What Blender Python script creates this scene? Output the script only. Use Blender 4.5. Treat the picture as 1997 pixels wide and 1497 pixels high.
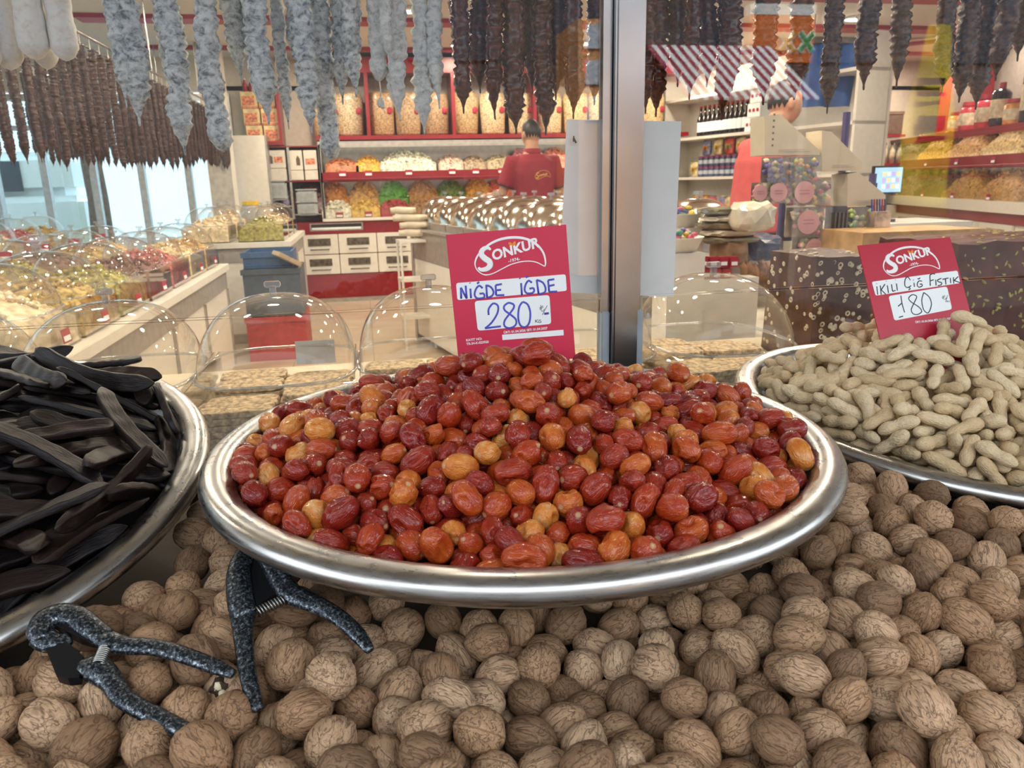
import bpy, bmesh, math, random
from mathutils import Vector, Matrix, Quaternion, noise
PI = math.pi
for o in list(bpy.data.objects):
    bpy.data.objects.remove(o, do_unlink=True)
SC = bpy.context.scene
COL = SC.collection
# ---------------------------------------------------------------- camera
FPX, W, H = 1480.0, 1997.0, 1497.0
PITCH, YAW, ROLL = math.radians(14.9), math.radians(10.5), math.radians(1.3)
CAM = Vector((0, 0, 1.30))
cF = Vector((math.sin(YAW) * math.cos(PITCH), math.cos(YAW) * math.cos(PITCH), -math.sin(PITCH)))
r0 = Vector((math.cos(YAW), -math.sin(YAW), 0)); u0 = r0.cross(cF)
cR = math.cos(ROLL) * r0 - math.sin(ROLL) * u0
cU = math.cos(ROLL) * u0 + math.sin(ROLL) * r0
cam = bpy.data.cameras.new('camera'); camo = bpy.data.objects.new('camera', cam); COL.objects.link(camo)
camo.matrix_world = Matrix(((cR.x, cU.x, -cF.x, CAM.x), (cR.y, cU.y, -cF.y, CAM.y), (cR.z, cU.z, -cF.z, CAM.z), (0, 0, 0, 1)))
cam.sensor_width = 36.0; cam.lens = FPX / W * 36.0; cam.clip_start = .02; cam.clip_end = 200
cam.dof.use_dof = True; cam.dof.focus_distance = .85; cam.dof.aperture_fstop = 15.0
SC.camera = camo
# ---------------------------------------------------------------- daylight, lamps, exposure
wd = bpy.data.worlds.new('sky'); SC.world = wd; wd.use_nodes = True
nt = wd.node_tree; bg = nt.nodes['Background']
tc = nt.nodes.new('ShaderNodeTexCoord'); sp = nt.nodes.new('ShaderNodeSeparateXYZ'); rp = nt.nodes.new('ShaderNodeValToRGB')
nt.links.new(tc.outputs['Generated'], sp.inputs[0]); nt.links.new(sp.outputs['Z'], rp.inputs[0]); nt.links.new(rp.outputs[0], bg.inputs[0])
rp.color_ramp.elements[0].position = 0.0; rp.color_ramp.elements[0].color = (.80, .88, .96, 1)
rp.color_ramp.elements[1].position = .7; rp.color_ramp.elements[1].color = (.86, .93, 1.0, 1)
bg.inputs[1].default_value = 3.3
sn = bpy.data.lights.new('sun', 'SUN'); sn.energy = 12.0; sn.angle = .01; sn.color = (1, .95, .86)
sno = bpy.data.objects.new('sun', sn); sno.rotation_euler = Vector((-.12, .66, .75)).to_track_quat('Z', 'Y').to_euler(); COL.objects.link(sno)
WARM = (1.0, .86, .66)
# every round ceiling lamp of the shop: (x, y) under the ceiling, each a small disc of light
LAMPS = [(.48, 6.88), (1.12, 8.5), (2.39, 8.3), (-.25, 8.3), (-.65, 7.4), (6.2, 8.6), (6.9, 7.9), (7.1, 8.6), (6.3, 7.2), (3.53, 8.3), (-1.9, 7.6), (-1.5, 4.2), (-.4, 3.2), (.5, 4.6), (1.6, 3.4), (1.7, 5.2), (2.8, 4.3), (-.6, 5.6), (3.7, 5.6), (.3, 2.3), (-.9, 2.4), (1.5, 2.2), (-2.6, 3.2), (-2.4, 5.6), (2.5, 2.9), (4.6, 6.9)]
for lx, ly in LAMPS:
    l = bpy.data.lights.new('lamp_light', 'AREA'); l.shape = 'DISK'; l.size = .19; l.energy = 20 if ly > 2.5 else 11; l.color = WARM
    o = bpy.data.objects.new('lamp_light', l); o.location = (lx, ly, 2.67); COL.objects.link(o)
SC.view_settings.view_transform = 'Standard'
SC.view_settings.look = 'None'
SC.view_settings.gamma = 1.0
SC.view_settings.use_curve_mapping = False
SC.view_settings.exposure = 0.15
SC.cycles.max_bounces = 10; SC.cycles.diffuse_bounces = 3; SC.cycles.glossy_bounces = 3; SC.cycles.transmission_bounces = 6
SC.cycles.transparent_max_bounces = 28
SC.cycles.sample_clamp_indirect = 6.0
SC.cycles.caustics_reflective = False; SC.cycles.caustics_refractive = False

# ---------------------------------------------------------------- shapes of nuts, fruit, pods and dishes
def ico(sub):
    bm = bmesh.new()
    bmesh.ops.create_icosphere(bm, subdivisions=sub, radius=1.0)
    vs = [v.co.copy() for v in bm.verts]
    fs = [[v.index for v in f.verts] for f in bm.faces]
    bm.free()
    return vs, fs

def mesh_of(name, vs, fs, lc=None, tint=None, smooth=True):
    me = bpy.data.meshes.new(name)
    me.from_pydata([tuple(v) for v in vs], [], fs)
    if smooth:
        me.polygons.foreach_set('use_smooth', [True] * len(me.polygons))
    if lc is not None:
        a = me.attributes.new('lc', 'FLOAT_VECTOR', 'POINT')
        a.data.foreach_set('vector', [c for v in lc for c in v])
    if tint is not None:
        a = me.attributes.new('tint', 'FLOAT', 'POINT')
        a.data.foreach_set('value', [tint] * len(vs))
    me.update()
    return me

def walnut_geo(seed, sub=4):
    r = random.Random(seed)
    vs, fs = ico(sub)
    off = Vector((r.uniform(-50, 50), 64 * r.choice((-1, 0, 1)), r.uniform(-50, 50)))
    k = r.uniform(1.08, 1.26)
    ax, ay, az = .0160 * k * r.uniform(.96, 1.04), .0155 * k * r.uniform(.95, 1.03), .0182 * k * r.uniform(.94, 1.08)
    out = []
    for d in vs:
        s = abs(d.y)
        ridge = .0017 * math.exp(-(s / .11) ** 2) - .0014 * math.exp(-(s / .022) ** 2)
        ridge *= .5 + .5 * min(1, (1.02 - abs(d.z)) * 3)
        tip = .0016 * max(0, d.z) ** 14 - .0010 * max(0, -d.z) ** 10
        w = noise.noise_vector(d * 1.6 + off) * .35
        q = Vector((d.x * 1.9, d.y * 1.9, d.z * .5)) + w + off
        n1 = noise.noise(q)
        n2 = noise.noise(q * 2.1 + Vector((7, 3, 1)))
        g = -.0009 * math.exp(-(n1 / .06) ** 2) - .0003 * math.exp(-(n2 / .09) ** 2)
        lump = .0007 * noise.noise(d * 1.7 + off * 2) + .00025 * noise.noise(d * 7 + off)
        h = ridge + tip + g + lump
        out.append(Vector((d.x * (ax + h), d.y * (ay + h), d.z * (az + h))))
    lc = [d + off for d in vs]
    return out, fs, lc

def igde_geo(seed, sub=3):
    r = random.Random(seed * 7 + 1)
    vs, fs = ico(sub)
    off = Vector((r.uniform(-50, 50), r.uniform(-50, 50), r.uniform(-50, 50)))
    k = r.uniform(.94, 1.26)
    a, c = .0104 * k, .0104 * k * r.uniform(1.18, 1.55)
    dents = []
    for i in range(r.choice((3, 4, 5, 6, 7))):
        d = Vector((r.gauss(0, 1), r.gauss(0, 1), r.gauss(0, .6))).normalized()
        dents.append((d, r.uniform(.24, .55), r.uniform(.0012, .0036)))
    out = []
    for d in vs:
        h = 0
        for dd, rad, dep in dents:
            ang = math.acos(max(-1, min(1, d.dot(dd))))
            wob = ang * (1 + .3 * noise.noise(d * 3 + off))
            h -= dep * math.exp(-(wob / rad) ** 4)
            h += dep * .25 * math.exp(-((wob - rad * 1.15) / .13) ** 2)
        q = Vector((d.x * 2.4, d.y * 2.4, d.z * .9)) + off
        h += .0006 * noise.noise(q) - .0006 * math.exp(-(noise.noise(q * 1.5) / .09) ** 2)
        h -= .0012 * max(0, d.z) ** 40 + .0008 * max(0, -d.z) ** 40
        out.append(Vector((d.x * (a + h), d.y * (a + h), d.z * (c + h * .7))))
    lc = list(vs)
    return out, fs, lc

def peanut_geo(seed, nu=18, nv=26):
    r = random.Random(seed * 13 + 5)
    single = (seed % 7 == 3)
    L = r.uniform(.0235, .0300) if not single else .0165
    R1, R2 = r.uniform(.0092, .0112), r.uniform(.0085, .0104)
    waist = r.uniform(.72, .84) if not single else 1
    bend = r.uniform(-.10, .10)
    sk = r.uniform(-.1, .1)
    off = Vector((r.uniform(-50, 50), r.uniform(-50, 50), r.uniform(-50, 50)))
    vs, lc, fs = [], [], []
    for j in range(nv + 1):
        t = -1 + 2 * j / nv
        e = math.copysign(1 - (1 - abs(t)) ** 1.6, t)
        z = e * L
        env = math.sqrt(max(0, 1 - abs(e) ** 2.7))
        rad = (R1 if e < sk else R2)
        sm = max(0, min(1, (e - sk + .35) / .7)); sm = sm * sm * (3 - 2 * sm)
        rad = R1 * (1 - sm) + R2 * sm
        wz = 1 - (1 - waist) * math.exp(-((e - sk) / .28) ** 2)
        for i in range(nu):
            th = 2 * PI * i / nu
            dv = Vector((math.cos(th), math.sin(th), e * 2.2))
            h = .00035 * math.cos(9 * th + .6 * noise.noise(dv * 1.5 + off)) * (1 if i % 2 else .6)
            h += .00045 * noise.noise(dv * 2.2 + off) + .0007 * math.exp(-((abs(math.sin(th))) / .2) ** 2) * .6
            rr = max(0, (rad * wz + h * min(1, env * 2)) * env)
            x = math.cos(th) * rr + bend * L * (1 - e * e) * 1.2
            y = math.sin(th) * rr * .96
            vs.append(Vector((x, y, z))); lc.append(Vector((math.cos(th), math.sin(th), e * 2.6)) + off)
    for j in range(nv):
        for i in range(nu):
            a, b = j * nu + i, j * nu + (i + 1) % nu
            fs.append((a, b, b + nu, a + nu))
    return vs, fs, lc

def carob_geo(seed, nu=20, nv=34):
    r = random.Random(seed * 17 + 3)
    L = r.uniform(.125, .19); W = r.uniform(.0105, .0135); T = r.uniform(.0040, .0056)
    bend = r.uniform(.15, .75) * r.choice((-1, 1, 1)); s_b = r.uniform(-.3, .3); tw = r.uniform(-.5, .5)
    off = Vector((r.uniform(-50, 50), r.uniform(-50, 50), r.uniform(-50, 50)))
    vs, lc, fs = [], [], []
    pos = Vector((0, 0, 0)); ang = -bend * .5
    cents = []
    for j in range(nv + 1):
        t = j / nv
        cents.append((pos.copy(), ang))
        ang += (bend + s_b * math.sin(2 * PI * t)) / nv
        pos += Vector((-math.sin(ang), 0, math.cos(ang))) * L / nv
    mid = cents[nv // 2][0].copy()
    broken = (seed % 5 == 2)
    for j in range(nv + 1):
        t = j / nv
        c, an = cents[j]; c = c - mid
        u = Vector((math.cos(an), 0, math.sin(an))); w = Vector((0, 1, 0))
        tip = min(1, (t / .10)) ** .55 if t < .10 else 1
        if not broken:
            tip *= min(1, ((1 - t) / .13)) ** .6 if t > .87 else 1
        elif j == nv: tip = .35
        tip = max(tip, .06)
        ww = W * tip * (1 + .06 * noise.noise(Vector((t * 9, seed, 0))))
        tt = T * (tip ** .7) * (1 + .22 * math.sin(t * 34 + seed) * .6 + .2 * noise.noise(Vector((t * 7, 3, seed))))
        a = tw * (t - .5)
        for i in range(nu):
            th = 2 * PI * i / nu
            cx, sy = math.cos(th), math.sin(th)
            x = math.copysign(abs(cx) ** .72, cx) * ww
            y = math.copysign(abs(sy) ** .62, sy) * tt
            edge = math.exp(-((abs(cx) - .8) / .14) ** 2)
            y += math.copysign(.0011, sy) * edge * tip
            y -= math.copysign(.0009, sy) * math.exp(-(cx / .45) ** 2) * tip
            x -= math.copysign(.0011, cx) * math.exp(-(sy / .3) ** 2) * tip
            x, y = x * math.cos(a) - y * math.sin(a), x * math.sin(a) + y * math.cos(a)
            n = .0005 * noise.noise(Vector((cx * 2, sy * 2, t * 14)) + off)
            vs.append(c + u * (x + n * cx) + w * (y + n * sy)); lc.append(Vector((cx, sy, t * 8)) + off)
    n0 = len(vs)
    vs.append(cents[0][0] - mid); lc.append(off.copy()); vs.append(cents[nv][0] - mid); lc.append(off + Vector((0, 0, 8)))
    for j in range(nv):
        for i in range(nu):
            a, b = j * nu + i, j * nu + (i + 1) % nu
            fs.append((a, b, b + nu, a + nu))
    for i in range(nu):
        fs.append((n0, (i + 1) % nu, i)); fs.append((n0 + 1, nv * nu + i, nv * nu + (i + 1) % nu))
    return vs, fs, lc

# the three steel dishes: centre of the rim plane, normal
DISH_R = .35
DISHES = {'main': ((.161, .822, 1.019), (0, 0, 1)),
          'left': ((-.552, .888, .992), (-.005, -.20, 1)),
          'right': ((.905, .985, .950), (.05, -.075, 1))}
DISH_PROFILE = [(0, -.060), (.20, -.060), (.255, -.057), (.285, -.048), (.303, -.032), (.312, -.014), (.3165, -.004), (.321, .0005), (.328, .0030), (.335, .0036),
                (.342, .0026), (.347, -.0005), (.350, -.0055), (.3503, -.0110), (.348, -.0165), (.344, -.0195), (.338, -.0205), (.333, -.0190), (.3275, -.0165), (.321, -.022),
                (.312, -.037), (.291, -.053), (.257, -.0625), (.20, -.0655), (0, -.0655)]
def dish_matrix(key):
    c, n = DISHES[key]
    q = Vector((0, 0, 1)).rotation_difference(Vector(n).normalized())
    return Matrix.Translation(Vector(c)) @ q.to_matrix().to_4x4()
def lathe(profile, n=96):
    vs, fs, ring = [], [], []
    for (r, z) in profile:
        if r < 1e-6:
            vs.append((0, 0, z)); ring.append([len(vs) - 1])
        else:
            ring.append(list(range(len(vs), len(vs) + n)))
            vs += [(r * math.cos(2 * PI * i / n), r * math.sin(2 * PI * i / n), z) for i in range(n)]
    for a, b in zip(ring, ring[1:]):
        for i in range(n):
            k = (i + 1) % n
            if len(a) == 1: fs.append((a[0], b[i], b[k]))
            elif len(b) == 1: fs.append((a[i], b[0], a[k]))
            else: fs.append((a[i], b[i], b[k], a[k]))
    return vs, fs
def bed_z(x, y):           # top of the sloping board that carries the walnut heap
    yy = y if y < .70 else .70 + (y - .70) * .25
    return .868 + .35 * (yy - .51) - .035 * x - .040

# ---------------------------------------------------------------- helpers
def ray(px, py):
    return cF + cR * ((px - W / 2) / FPX) - cU * ((py - H / 2) / FPX)
def at_y(px, py, y):
    d = ray(px, py); return CAM + d * ((y - CAM.y) / d.y)
def at_z(px, py, z):
    d = ray(px, py); return CAM + d * ((z - CAM.z) / d.z)
def at_x(px, py, x):
    d = ray(px, py); return CAM + d * ((x - CAM.x) / d.x)
def prop(o, label=None, cat=None, group=None, kind=None):
    if label: o['label'] = label
    if cat: o['category'] = cat
    if group: o['group'] = group
    if kind: o['kind'] = kind
    return o
def empty(name, loc, rotz=0, label=None, cat=None, group=None):
    o = bpy.data.objects.new(name, None); o.empty_display_size = .05
    o.location = loc; o.rotation_euler = (0, 0, rotz); COL.objects.link(o)
    return prop(o, label, cat, group)
def put(name, me, parent=None, loc=None, rot=None, mtx=None):
    o = bpy.data.objects.new(name, me); COL.objects.link(o)
    if parent is not None: o.parent = parent
    if mtx is not None: o.matrix_local = mtx
    if loc is not None: o.location = loc
    if rot is not None: o.rotation_euler = rot
    return o
def dup(root, loc=None, rotz=None, label=None, group=None, scale=None):
    c = root.copy(); COL.objects.link(c)
    if loc is not None: c.location = loc
    if rotz is not None: c.rotation_euler = (0, 0, rotz)
    if label: c['label'] = label
    if group: c['group'] = group
    if scale: c.scale = scale
    for ch in list(root.children):
        d = ch.copy(); COL.objects.link(d); d.parent = c; d.matrix_parent_inverse = ch.matrix_parent_inverse.copy()
        for g in list(ch.children):
            e = g.copy(); COL.objects.link(e); e.parent = d
    return c
MATS = {}
def nodes(name):
    m = bpy.data.materials.new(name); m.use_nodes = True
    return m, m.node_tree, m.node_tree.nodes['Principled BSDF']
def setp(b, **k):
    for n, v in k.items():
        n = n.replace('_', ' ')
        if n in b.inputs: b.inputs[n].default_value = v
def mat(name, color, rough=.5, metal=0.0, vary=.12, scale=20, bump=0.0, bscale=60, spec=.5, coat=0, emit=None, estr=0, sub=0, alpha=1, trans=0):
    if name in MATS: return MATS[name]
    m, t, b = nodes(name)
    N, L = t.nodes, t.links
    tc = N.new('ShaderNodeTexCoord'); nz = N.new('ShaderNodeTexNoise'); nz.inputs['Scale'].default_value = scale; nz.inputs['Detail'].default_value = 3
    L.new(tc.outputs['Object'], nz.inputs['Vector'])
    mx = N.new('ShaderNodeMix'); mx.data_type = 'RGBA'
    c = tuple(color[:3])
    mx.inputs[6].default_value = tuple(max(0, x * (1 - vary)) for x in c) + (1,); mx.inputs[7].default_value = tuple(min(1, x * (1 + vary)) for x in c) + (1,)
    mr = N.new('ShaderNodeMapRange'); mr.inputs[1].default_value = .33; mr.inputs[2].default_value = .67; L.new(nz.outputs[0], mr.inputs[0])
    L.new(mr.outputs[0], mx.inputs[0]); L.new(mx.outputs[2], b.inputs['Base Color'])
    setp(b, Roughness=rough, Metallic=metal, Specular_IOR_Level=spec, Coat_Weight=coat, Alpha=alpha, Transmission_Weight=trans)
    if sub: setp(b, Subsurface_Weight=sub, Subsurface_Radius=(.01, .006, .004), Subsurface_Scale=1.0)
    if bump:
        n2 = N.new('ShaderNodeTexNoise'); n2.inputs['Scale'].default_value = bscale; n2.inputs['Detail'].default_value = 4
        bp = N.new('ShaderNodeBump'); bp.inputs['Strength'].default_value = bump; bp.inputs['Distance'].default_value = .004
        L.new(tc.outputs['Object'], n2.inputs['Vector']); L.new(n2.outputs[0], bp.inputs['Height']); L.new(bp.outputs[0], b.inputs['Normal'])
    if emit: setp(b, Emission_Color=tuple(emit) + (1,), Emission_Strength=estr)
    MATS[name] = m
    return m
def glass_mat(name, tint=(1, 1, 1), rough=.0, ior=1.45, haze=0.0, boost=1.0):
    # thin clear sheet: straight-through light plus a Fresnel reflection
    if name in MATS: return MATS[name]
    m = bpy.data.materials.new(name); m.use_nodes = True
    t = m.node_tree; N, L = t.nodes, t.links; N.clear()
    out = N.new('ShaderNodeOutputMaterial'); tr = N.new('ShaderNodeBsdfTransparent'); gl = N.new('ShaderNodeBsdfGlossy'); mx = N.new('ShaderNodeMixShader')
    fr = N.new('ShaderNodeLayerWeight'); fr.inputs[0].default_value = .5
    tr.inputs[0].default_value = tuple(tint) + (1,); gl.inputs['Roughness'].default_value = rough
    tc = N.new('ShaderNodeTexCoord'); nz = N.new('ShaderNodeTexNoise'); nz.inputs['Scale'].default_value = 3.0
    L.new(tc.outputs['Object'], nz.inputs['Vector'])
    bp = N.new('ShaderNodeBump'); bp.inputs['Strength'].default_value = .02; bp.inputs['Distance'].default_value = .002
    L.new(nz.outputs[0], bp.inputs['Height']); L.new(bp.outputs[0], gl.inputs['Normal'])
    ml = N.new('ShaderNodeMath'); ml.operation = 'MULTIPLY'; ml.inputs[1].default_value = boost; ml.use_clamp = True
    p5 = N.new('ShaderNodeMath'); p5.operation = 'POWER'; p5.inputs[1].default_value = 4.5; L.new(fr.outputs['Facing'], p5.inputs[0])
    f0 = ((ior - 1) / (ior + 1)) ** 2; ad = N.new('ShaderNodeMath'); ad.operation = 'MULTIPLY_ADD'; ad.inputs[1].default_value = 1 - f0; ad.inputs[2].default_value = f0
    L.new(p5.outputs[0], ad.inputs[0]); L.new(ad.outputs[0], ml.inputs[0]); L.new(ml.outputs[0], mx.inputs[0]); L.new(tr.outputs[0], mx.inputs[1]); L.new(gl.outputs[0], mx.inputs[2])
    if haze:
        df = N.new('ShaderNodeBsdfDiffuse'); df.inputs[0].default_value = (.9, .92, .95, 1)
        m2 = N.new('ShaderNodeMixShader'); m2.inputs[0].default_value = haze
        L.new(mx.outputs[0], m2.inputs[1]); L.new(df.outputs[0], m2.inputs[2]); L.new(m2.outputs[0], out.inputs[0])
    else:
        L.new(mx.outputs[0], out.inputs[0])
    MATS[name] = m
    return m
class MB:
    """collects shapes into one mesh"""
    def __init__(s): s.v, s.f, s.m, s.sm, s.mi = [], [], [], [], 0
    def add(s, vs, fs, smooth=False, M=None):
        b = len(s.v)
        s.v += [tuple(M @ Vector(v)) if M is not None else tuple(v) for v in vs]
        s.f += [[i + b for i in f] for f in fs]; s.m += [s.mi] * len(fs); s.sm += [smooth] * len(fs)
        return s
    def box(s, x0, x1, y0, y1, z0, z1, bev=0, M=None):
        if bev <= 0:
            vs = [(x, y, z) for z in (z0, z1) for x, y in ((x0, y0), (x1, y0), (x1, y1), (x0, y1))]
            return s.add(vs, [(3, 2, 1, 0), (4, 5, 6, 7), (0, 1, 5, 4), (1, 2, 6, 5), (2, 3, 7, 6), (3, 0, 4, 7)], M=M)
        bm = bmesh.new(); bmesh.ops.create_cube(bm, size=1)
        for v in bm.verts: v.co = Vector(((x0 + x1) / 2 + v.co.x * (x1 - x0), (y0 + y1) / 2 + v.co.y * (y1 - y0), (z0 + z1) / 2 + v.co.z * (z1 - z0)))
        bmesh.ops.bevel(bm, geom=list(bm.edges), offset=bev, segments=2, affect='EDGES')
        vs = [v.co.copy() for v in bm.verts]; fs = [[v.index for v in f.verts] for f in bm.faces]; bm.free()
        return s.add(vs, fs, M=M)
    def cyl(s, p0, p1, r0, r1=None, n=16, smooth=True, caps=True):
        p0, p1 = Vector(p0), Vector(p1); r1 = r0 if r1 is None else r1
        d = (p1 - p0).normalized(); a = d.orthogonal().normalized(); b = d.cross(a)
        vs = [p0 + (a * math.cos(2 * PI * i / n) + b * math.sin(2 * PI * i / n)) * r0 for i in range(n)] + [p1 + (a * math.cos(2 * PI * i / n) + b * math.sin(2 * PI * i / n)) * r1 for i in range(n)]
        s.add(vs, [(i, (i + 1) % n, n + (i + 1) % n, n + i) for i in range(n)], smooth)
        if caps: s.add(vs, [list(range(n))[::-1], list(range(n, 2 * n))])
        return s
    def tube(s, pts, rad, n=8, smooth=True, closed=False, flat=1.0, up=None):
        pts = [Vector(p) for p in pts]; N = len(pts)
        rads = rad if isinstance(rad, (list, tuple)) else [rad] * N
        vs, prev = [], None
        for i, p in enumerate(pts):
            t = (pts[(i + 1) % N] - pts[i - 1]) if closed else (pts[min(i + 1, N - 1)] - pts[max(i - 1, 0)])
            t.normalize()
            if up is not None: a = Vector(up).cross(t)
            elif prev is None: a = t.orthogonal()
            else: a = prev - t * prev.dot(t)
            if a.length < 1e-6: a = t.orthogonal()
            a.normalize(); prev = a; b = t.cross(a)
            vs += [p + (a * math.cos(2 * PI * k / n) + b * math.sin(2 * PI * k / n) * flat) * rads[i] for k in range(n)]
        fs = []
        for i in range(N if closed else N - 1):
            for k in range(n):
                j = (i + 1) % N
                fs.append((i * n + k, i * n + (k + 1) % n, j * n + (k + 1) % n, j * n + k))
        if not closed: fs += [list(range(n))[::-1], list(range((N - 1) * n, N * n))]
        return s.add(vs, fs, smooth)
    def lathe(s, profile, n=32, smooth=True, M=None):
        vs, fs = lathe(profile, n); return s.add(vs, fs, smooth, M)
    def prism(s, poly, z0, z1, M=None, smooth=False):
        n = len(poly)
        vs = [(x, y, z0) for x, y in poly] + [(x, y, z1) for x, y in poly]
        fs = [list(range(n))[::-1], list(range(n, 2 * n))] + [(i, (i + 1) % n, n + (i + 1) % n, n + i) for i in range(n)]
        return s.add(vs, fs, smooth, M)
    def blob(s, c, r, seed=0, sub=2, amp=.15, freq=1.5, smooth=True):
        vs, fs = ico(sub); c = Vector(c); r = Vector(r) if not isinstance(r, (int, float)) else Vector((r, r, r)); o = Vector((seed * 3.7, seed * 1.3, seed))
        return s.add([c + Vector((d.x * r.x, d.y * r.y, d.z * r.z)) * (1 + amp * noise.noise(d * freq + o)) for d in vs], fs, smooth)
    def build(s, name, mats, parent=None, loc=None, rot=None, mtx=None):
        me = bpy.data.meshes.new(name)
        me.from_pydata(s.v, [], s.f)
        for m in (mats if isinstance(mats, (list, tuple)) else [mats]): me.materials.append(m)
        me.polygons.foreach_set('material_index', s.m); me.polygons.foreach_set('use_smooth', s.sm); me.update()
        return put(name, me, parent, loc, rot, mtx)
def struct(name, mb, m, **k):
    o = mb.build(name, m, **k); o['kind'] = 'structure'; return o

# ---------------------------------------------------------------- the shop room
CEIL, YB, YG = 2.70, 9.45, 1.36
XL, XR = -3.9, 9.2
M_WALL = mat('plaster_cream', (.72, .66, .56), .8, vary=.05)
M_CEIL = mat('ceiling_board', (.74, .70, .64), .75, vary=.04)
M_RED = mat('red_lacquer', (.25, .010, .020), .32, vary=.08)
M_REDB = mat('red_strip', (.38, .02, .04), .45, vary=.08)
M_WHITE = mat('white_laminate', (.76, .73, .66), .4, vary=.04)
M_TILE = mat('floor_tile', (.52, .43, .33), .28, vary=.10, scale=4)
M_GROUT = mat('tile_grout', (.40, .34, .27), .8)
M_ALU = mat('window_aluminium', (.55, .57, .58), .38, metal=.6)
M_GLASS = glass_mat('clear_pane', ior=1.5, boost=1.15)
M_GLASS_DIM = glass_mat('daylight_dimming_pane', tint=(.60, .70, .72), ior=1.5)  # tint added to dim the overbright daylight outside
M_ACRYL = glass_mat('clear_acrylic', tint=(.985, .98, .965), ior=1.42, boost=1.3, rough=.02)
fl = struct('floor', MB().box(XL, XR, .2, YB + .3, -.06, -.006), M_GROUT)
tm = {}
for i in range(3, 9):                     # tiles of the aisle that the photo shows
    for j in range(8, 15):
        x0, y0 = -3.0 + .6 * i, .6 * j + .6
        me = tm.get('t')
        if me is None:
            b = MB(); b.box(.003, .597, .003, .597, -.006, 0); o = b.build('tile', M_TILE, fl, loc=(x0, y0, 0)); tm['t'] = o.data
        else: put('tile', me, fl, loc=(x0, y0, 0))
struct('ceiling', MB().box(XL, XR, 1.2, YB + .3, CEIL, CEIL + .12), M_CEIL)
b = MB(); b.box(XL - .3, XR + .3, -1.1, 1.25, 2.95, 3.05); struct('roof_unseen_canopy', b, mat('canopy_white', (.7, .7, .7), .7))  # unseen canopy, added to keep the sun off the stall
b = MB(); b.box(XL - .3, XR + .3, 1.2, 1.32, 2.55, 3.6); struct('wall_front', b, M_WALL)
b = MB(); b.box(XL - .3, XR + .3, YB, YB + .2, 2.35, 4.2); b.box(-1.42, XR + .3, YB, YB + .2, 0, 2.4); b.box(XL - .3, -1.42, YB, YB + .2, 0, .35); struct('wall_back', b, M_WALL)
b = MB(); b.box(XR, XR + .2, 1.2, YB, 0, 2.75); struct('wall_right', b, M_WALL)
b = MB(); b.box(XL - .2, XL, 1.2, YB, 2.3, 2.75); b.box(XL - .2, XL, 1.2, YB, 0, .35); b.box(XL - .2, XL, 1.2, 3.2, 0, 2.75); struct('wall_left', b, M_WALL)
def window(name, p0, p1, n, z0=.35, z1=2.32):
    p0, p1 = Vector(p0), Vector(p1); d = (p1 - p0); L = d.length; d.normalize(); ang = math.atan2(d.y, d.x)
    fr = MB()
    fr.box(0, L, -.03, .03, z0, z0 + .07); fr.box(0, L, -.03, .03, z1 - .07, z1); fr.box(0, L, -.03, .03, 1.95, 2.0)
    o = fr.build(name, M_ALU, loc=p0, rot=(0, 0, ang)); o['kind'] = 'structure'
    for k in range(n + 1):
        x = L * k / n
        MB().box(x - .035, x + .035, -.04, .04, z0, z1).build('mullion', M_ALU, o)
    for k in range(n):
        MB().box(L * k / n + .03, L * (k + 1) / n - .03, -.004, .004, z0 + .06, z1 - .06).build('pane', M_GLASS_DIM, o)
    return o
window('window_1', (XL, 9.4, 0), (XL, 3.2, 0), 6)
window('window_2', (XL, YB, 0), (-1.42, YB, 0), 5)
# red strips and round lamps on the ceiling
for i, y in enumerate((4.9, 6.1, 7.35, 8.75)):
    b = MB(); b.box(-2.2, XR, y - (.11 if i != 3 else .04), y + (.11 if i != 3 else .04), CEIL - .035, CEIL); struct('trim_%d' % (i + 1), b, M_REDB)
for i, (x0, y0, x1, y1) in enumerate(((3.2, 4.2, 8.9, 9.0), (6.2, 3.4, 8.9, 6.4), (4.9, 8.9, 8.8, 5.2))):
    d = Vector((x1 - x0, y1 - y0, 0)); a = math.atan2(d.y, d.x)
    b = MB(); b.box(0, d.length, -.05, .05, -.03, 0); struct('trim_%d' % (i + 5), b, M_REDB, loc=(x0, y0, CEIL - .036), rot=(0, 0, a))
M_LAMP = mat('lamp_diffuser', (1, .96, .88), .5, emit=(1, .93, .80), estr=22)
M_LAMPR = mat('lamp_rim', (.8, .8, .8), .4)
lamp0 = None
for i, (x, y) in enumerate(LAMPS):
    lab = 'round white recessed ceiling lamp glowing between the red ceiling strips'
    if lamp0 is None:
        lamp0 = empty('ceiling_lamp', (x, y, CEIL), 0, lab, 'lamp', 'round ceiling lamps')
        MB().lathe([(.10, 0), (.125, -.004), (.125, -.018), (.112, -.022), (.11, -.016)], 24).build('lamp_rim', M_LAMPR, lamp0)
        MB().lathe([(.094, -.012), (.112, -.012)], 24).build('diffuser', M_LAMP, lamp0)
    else: dup(lamp0, (x, y, CEIL))
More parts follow.
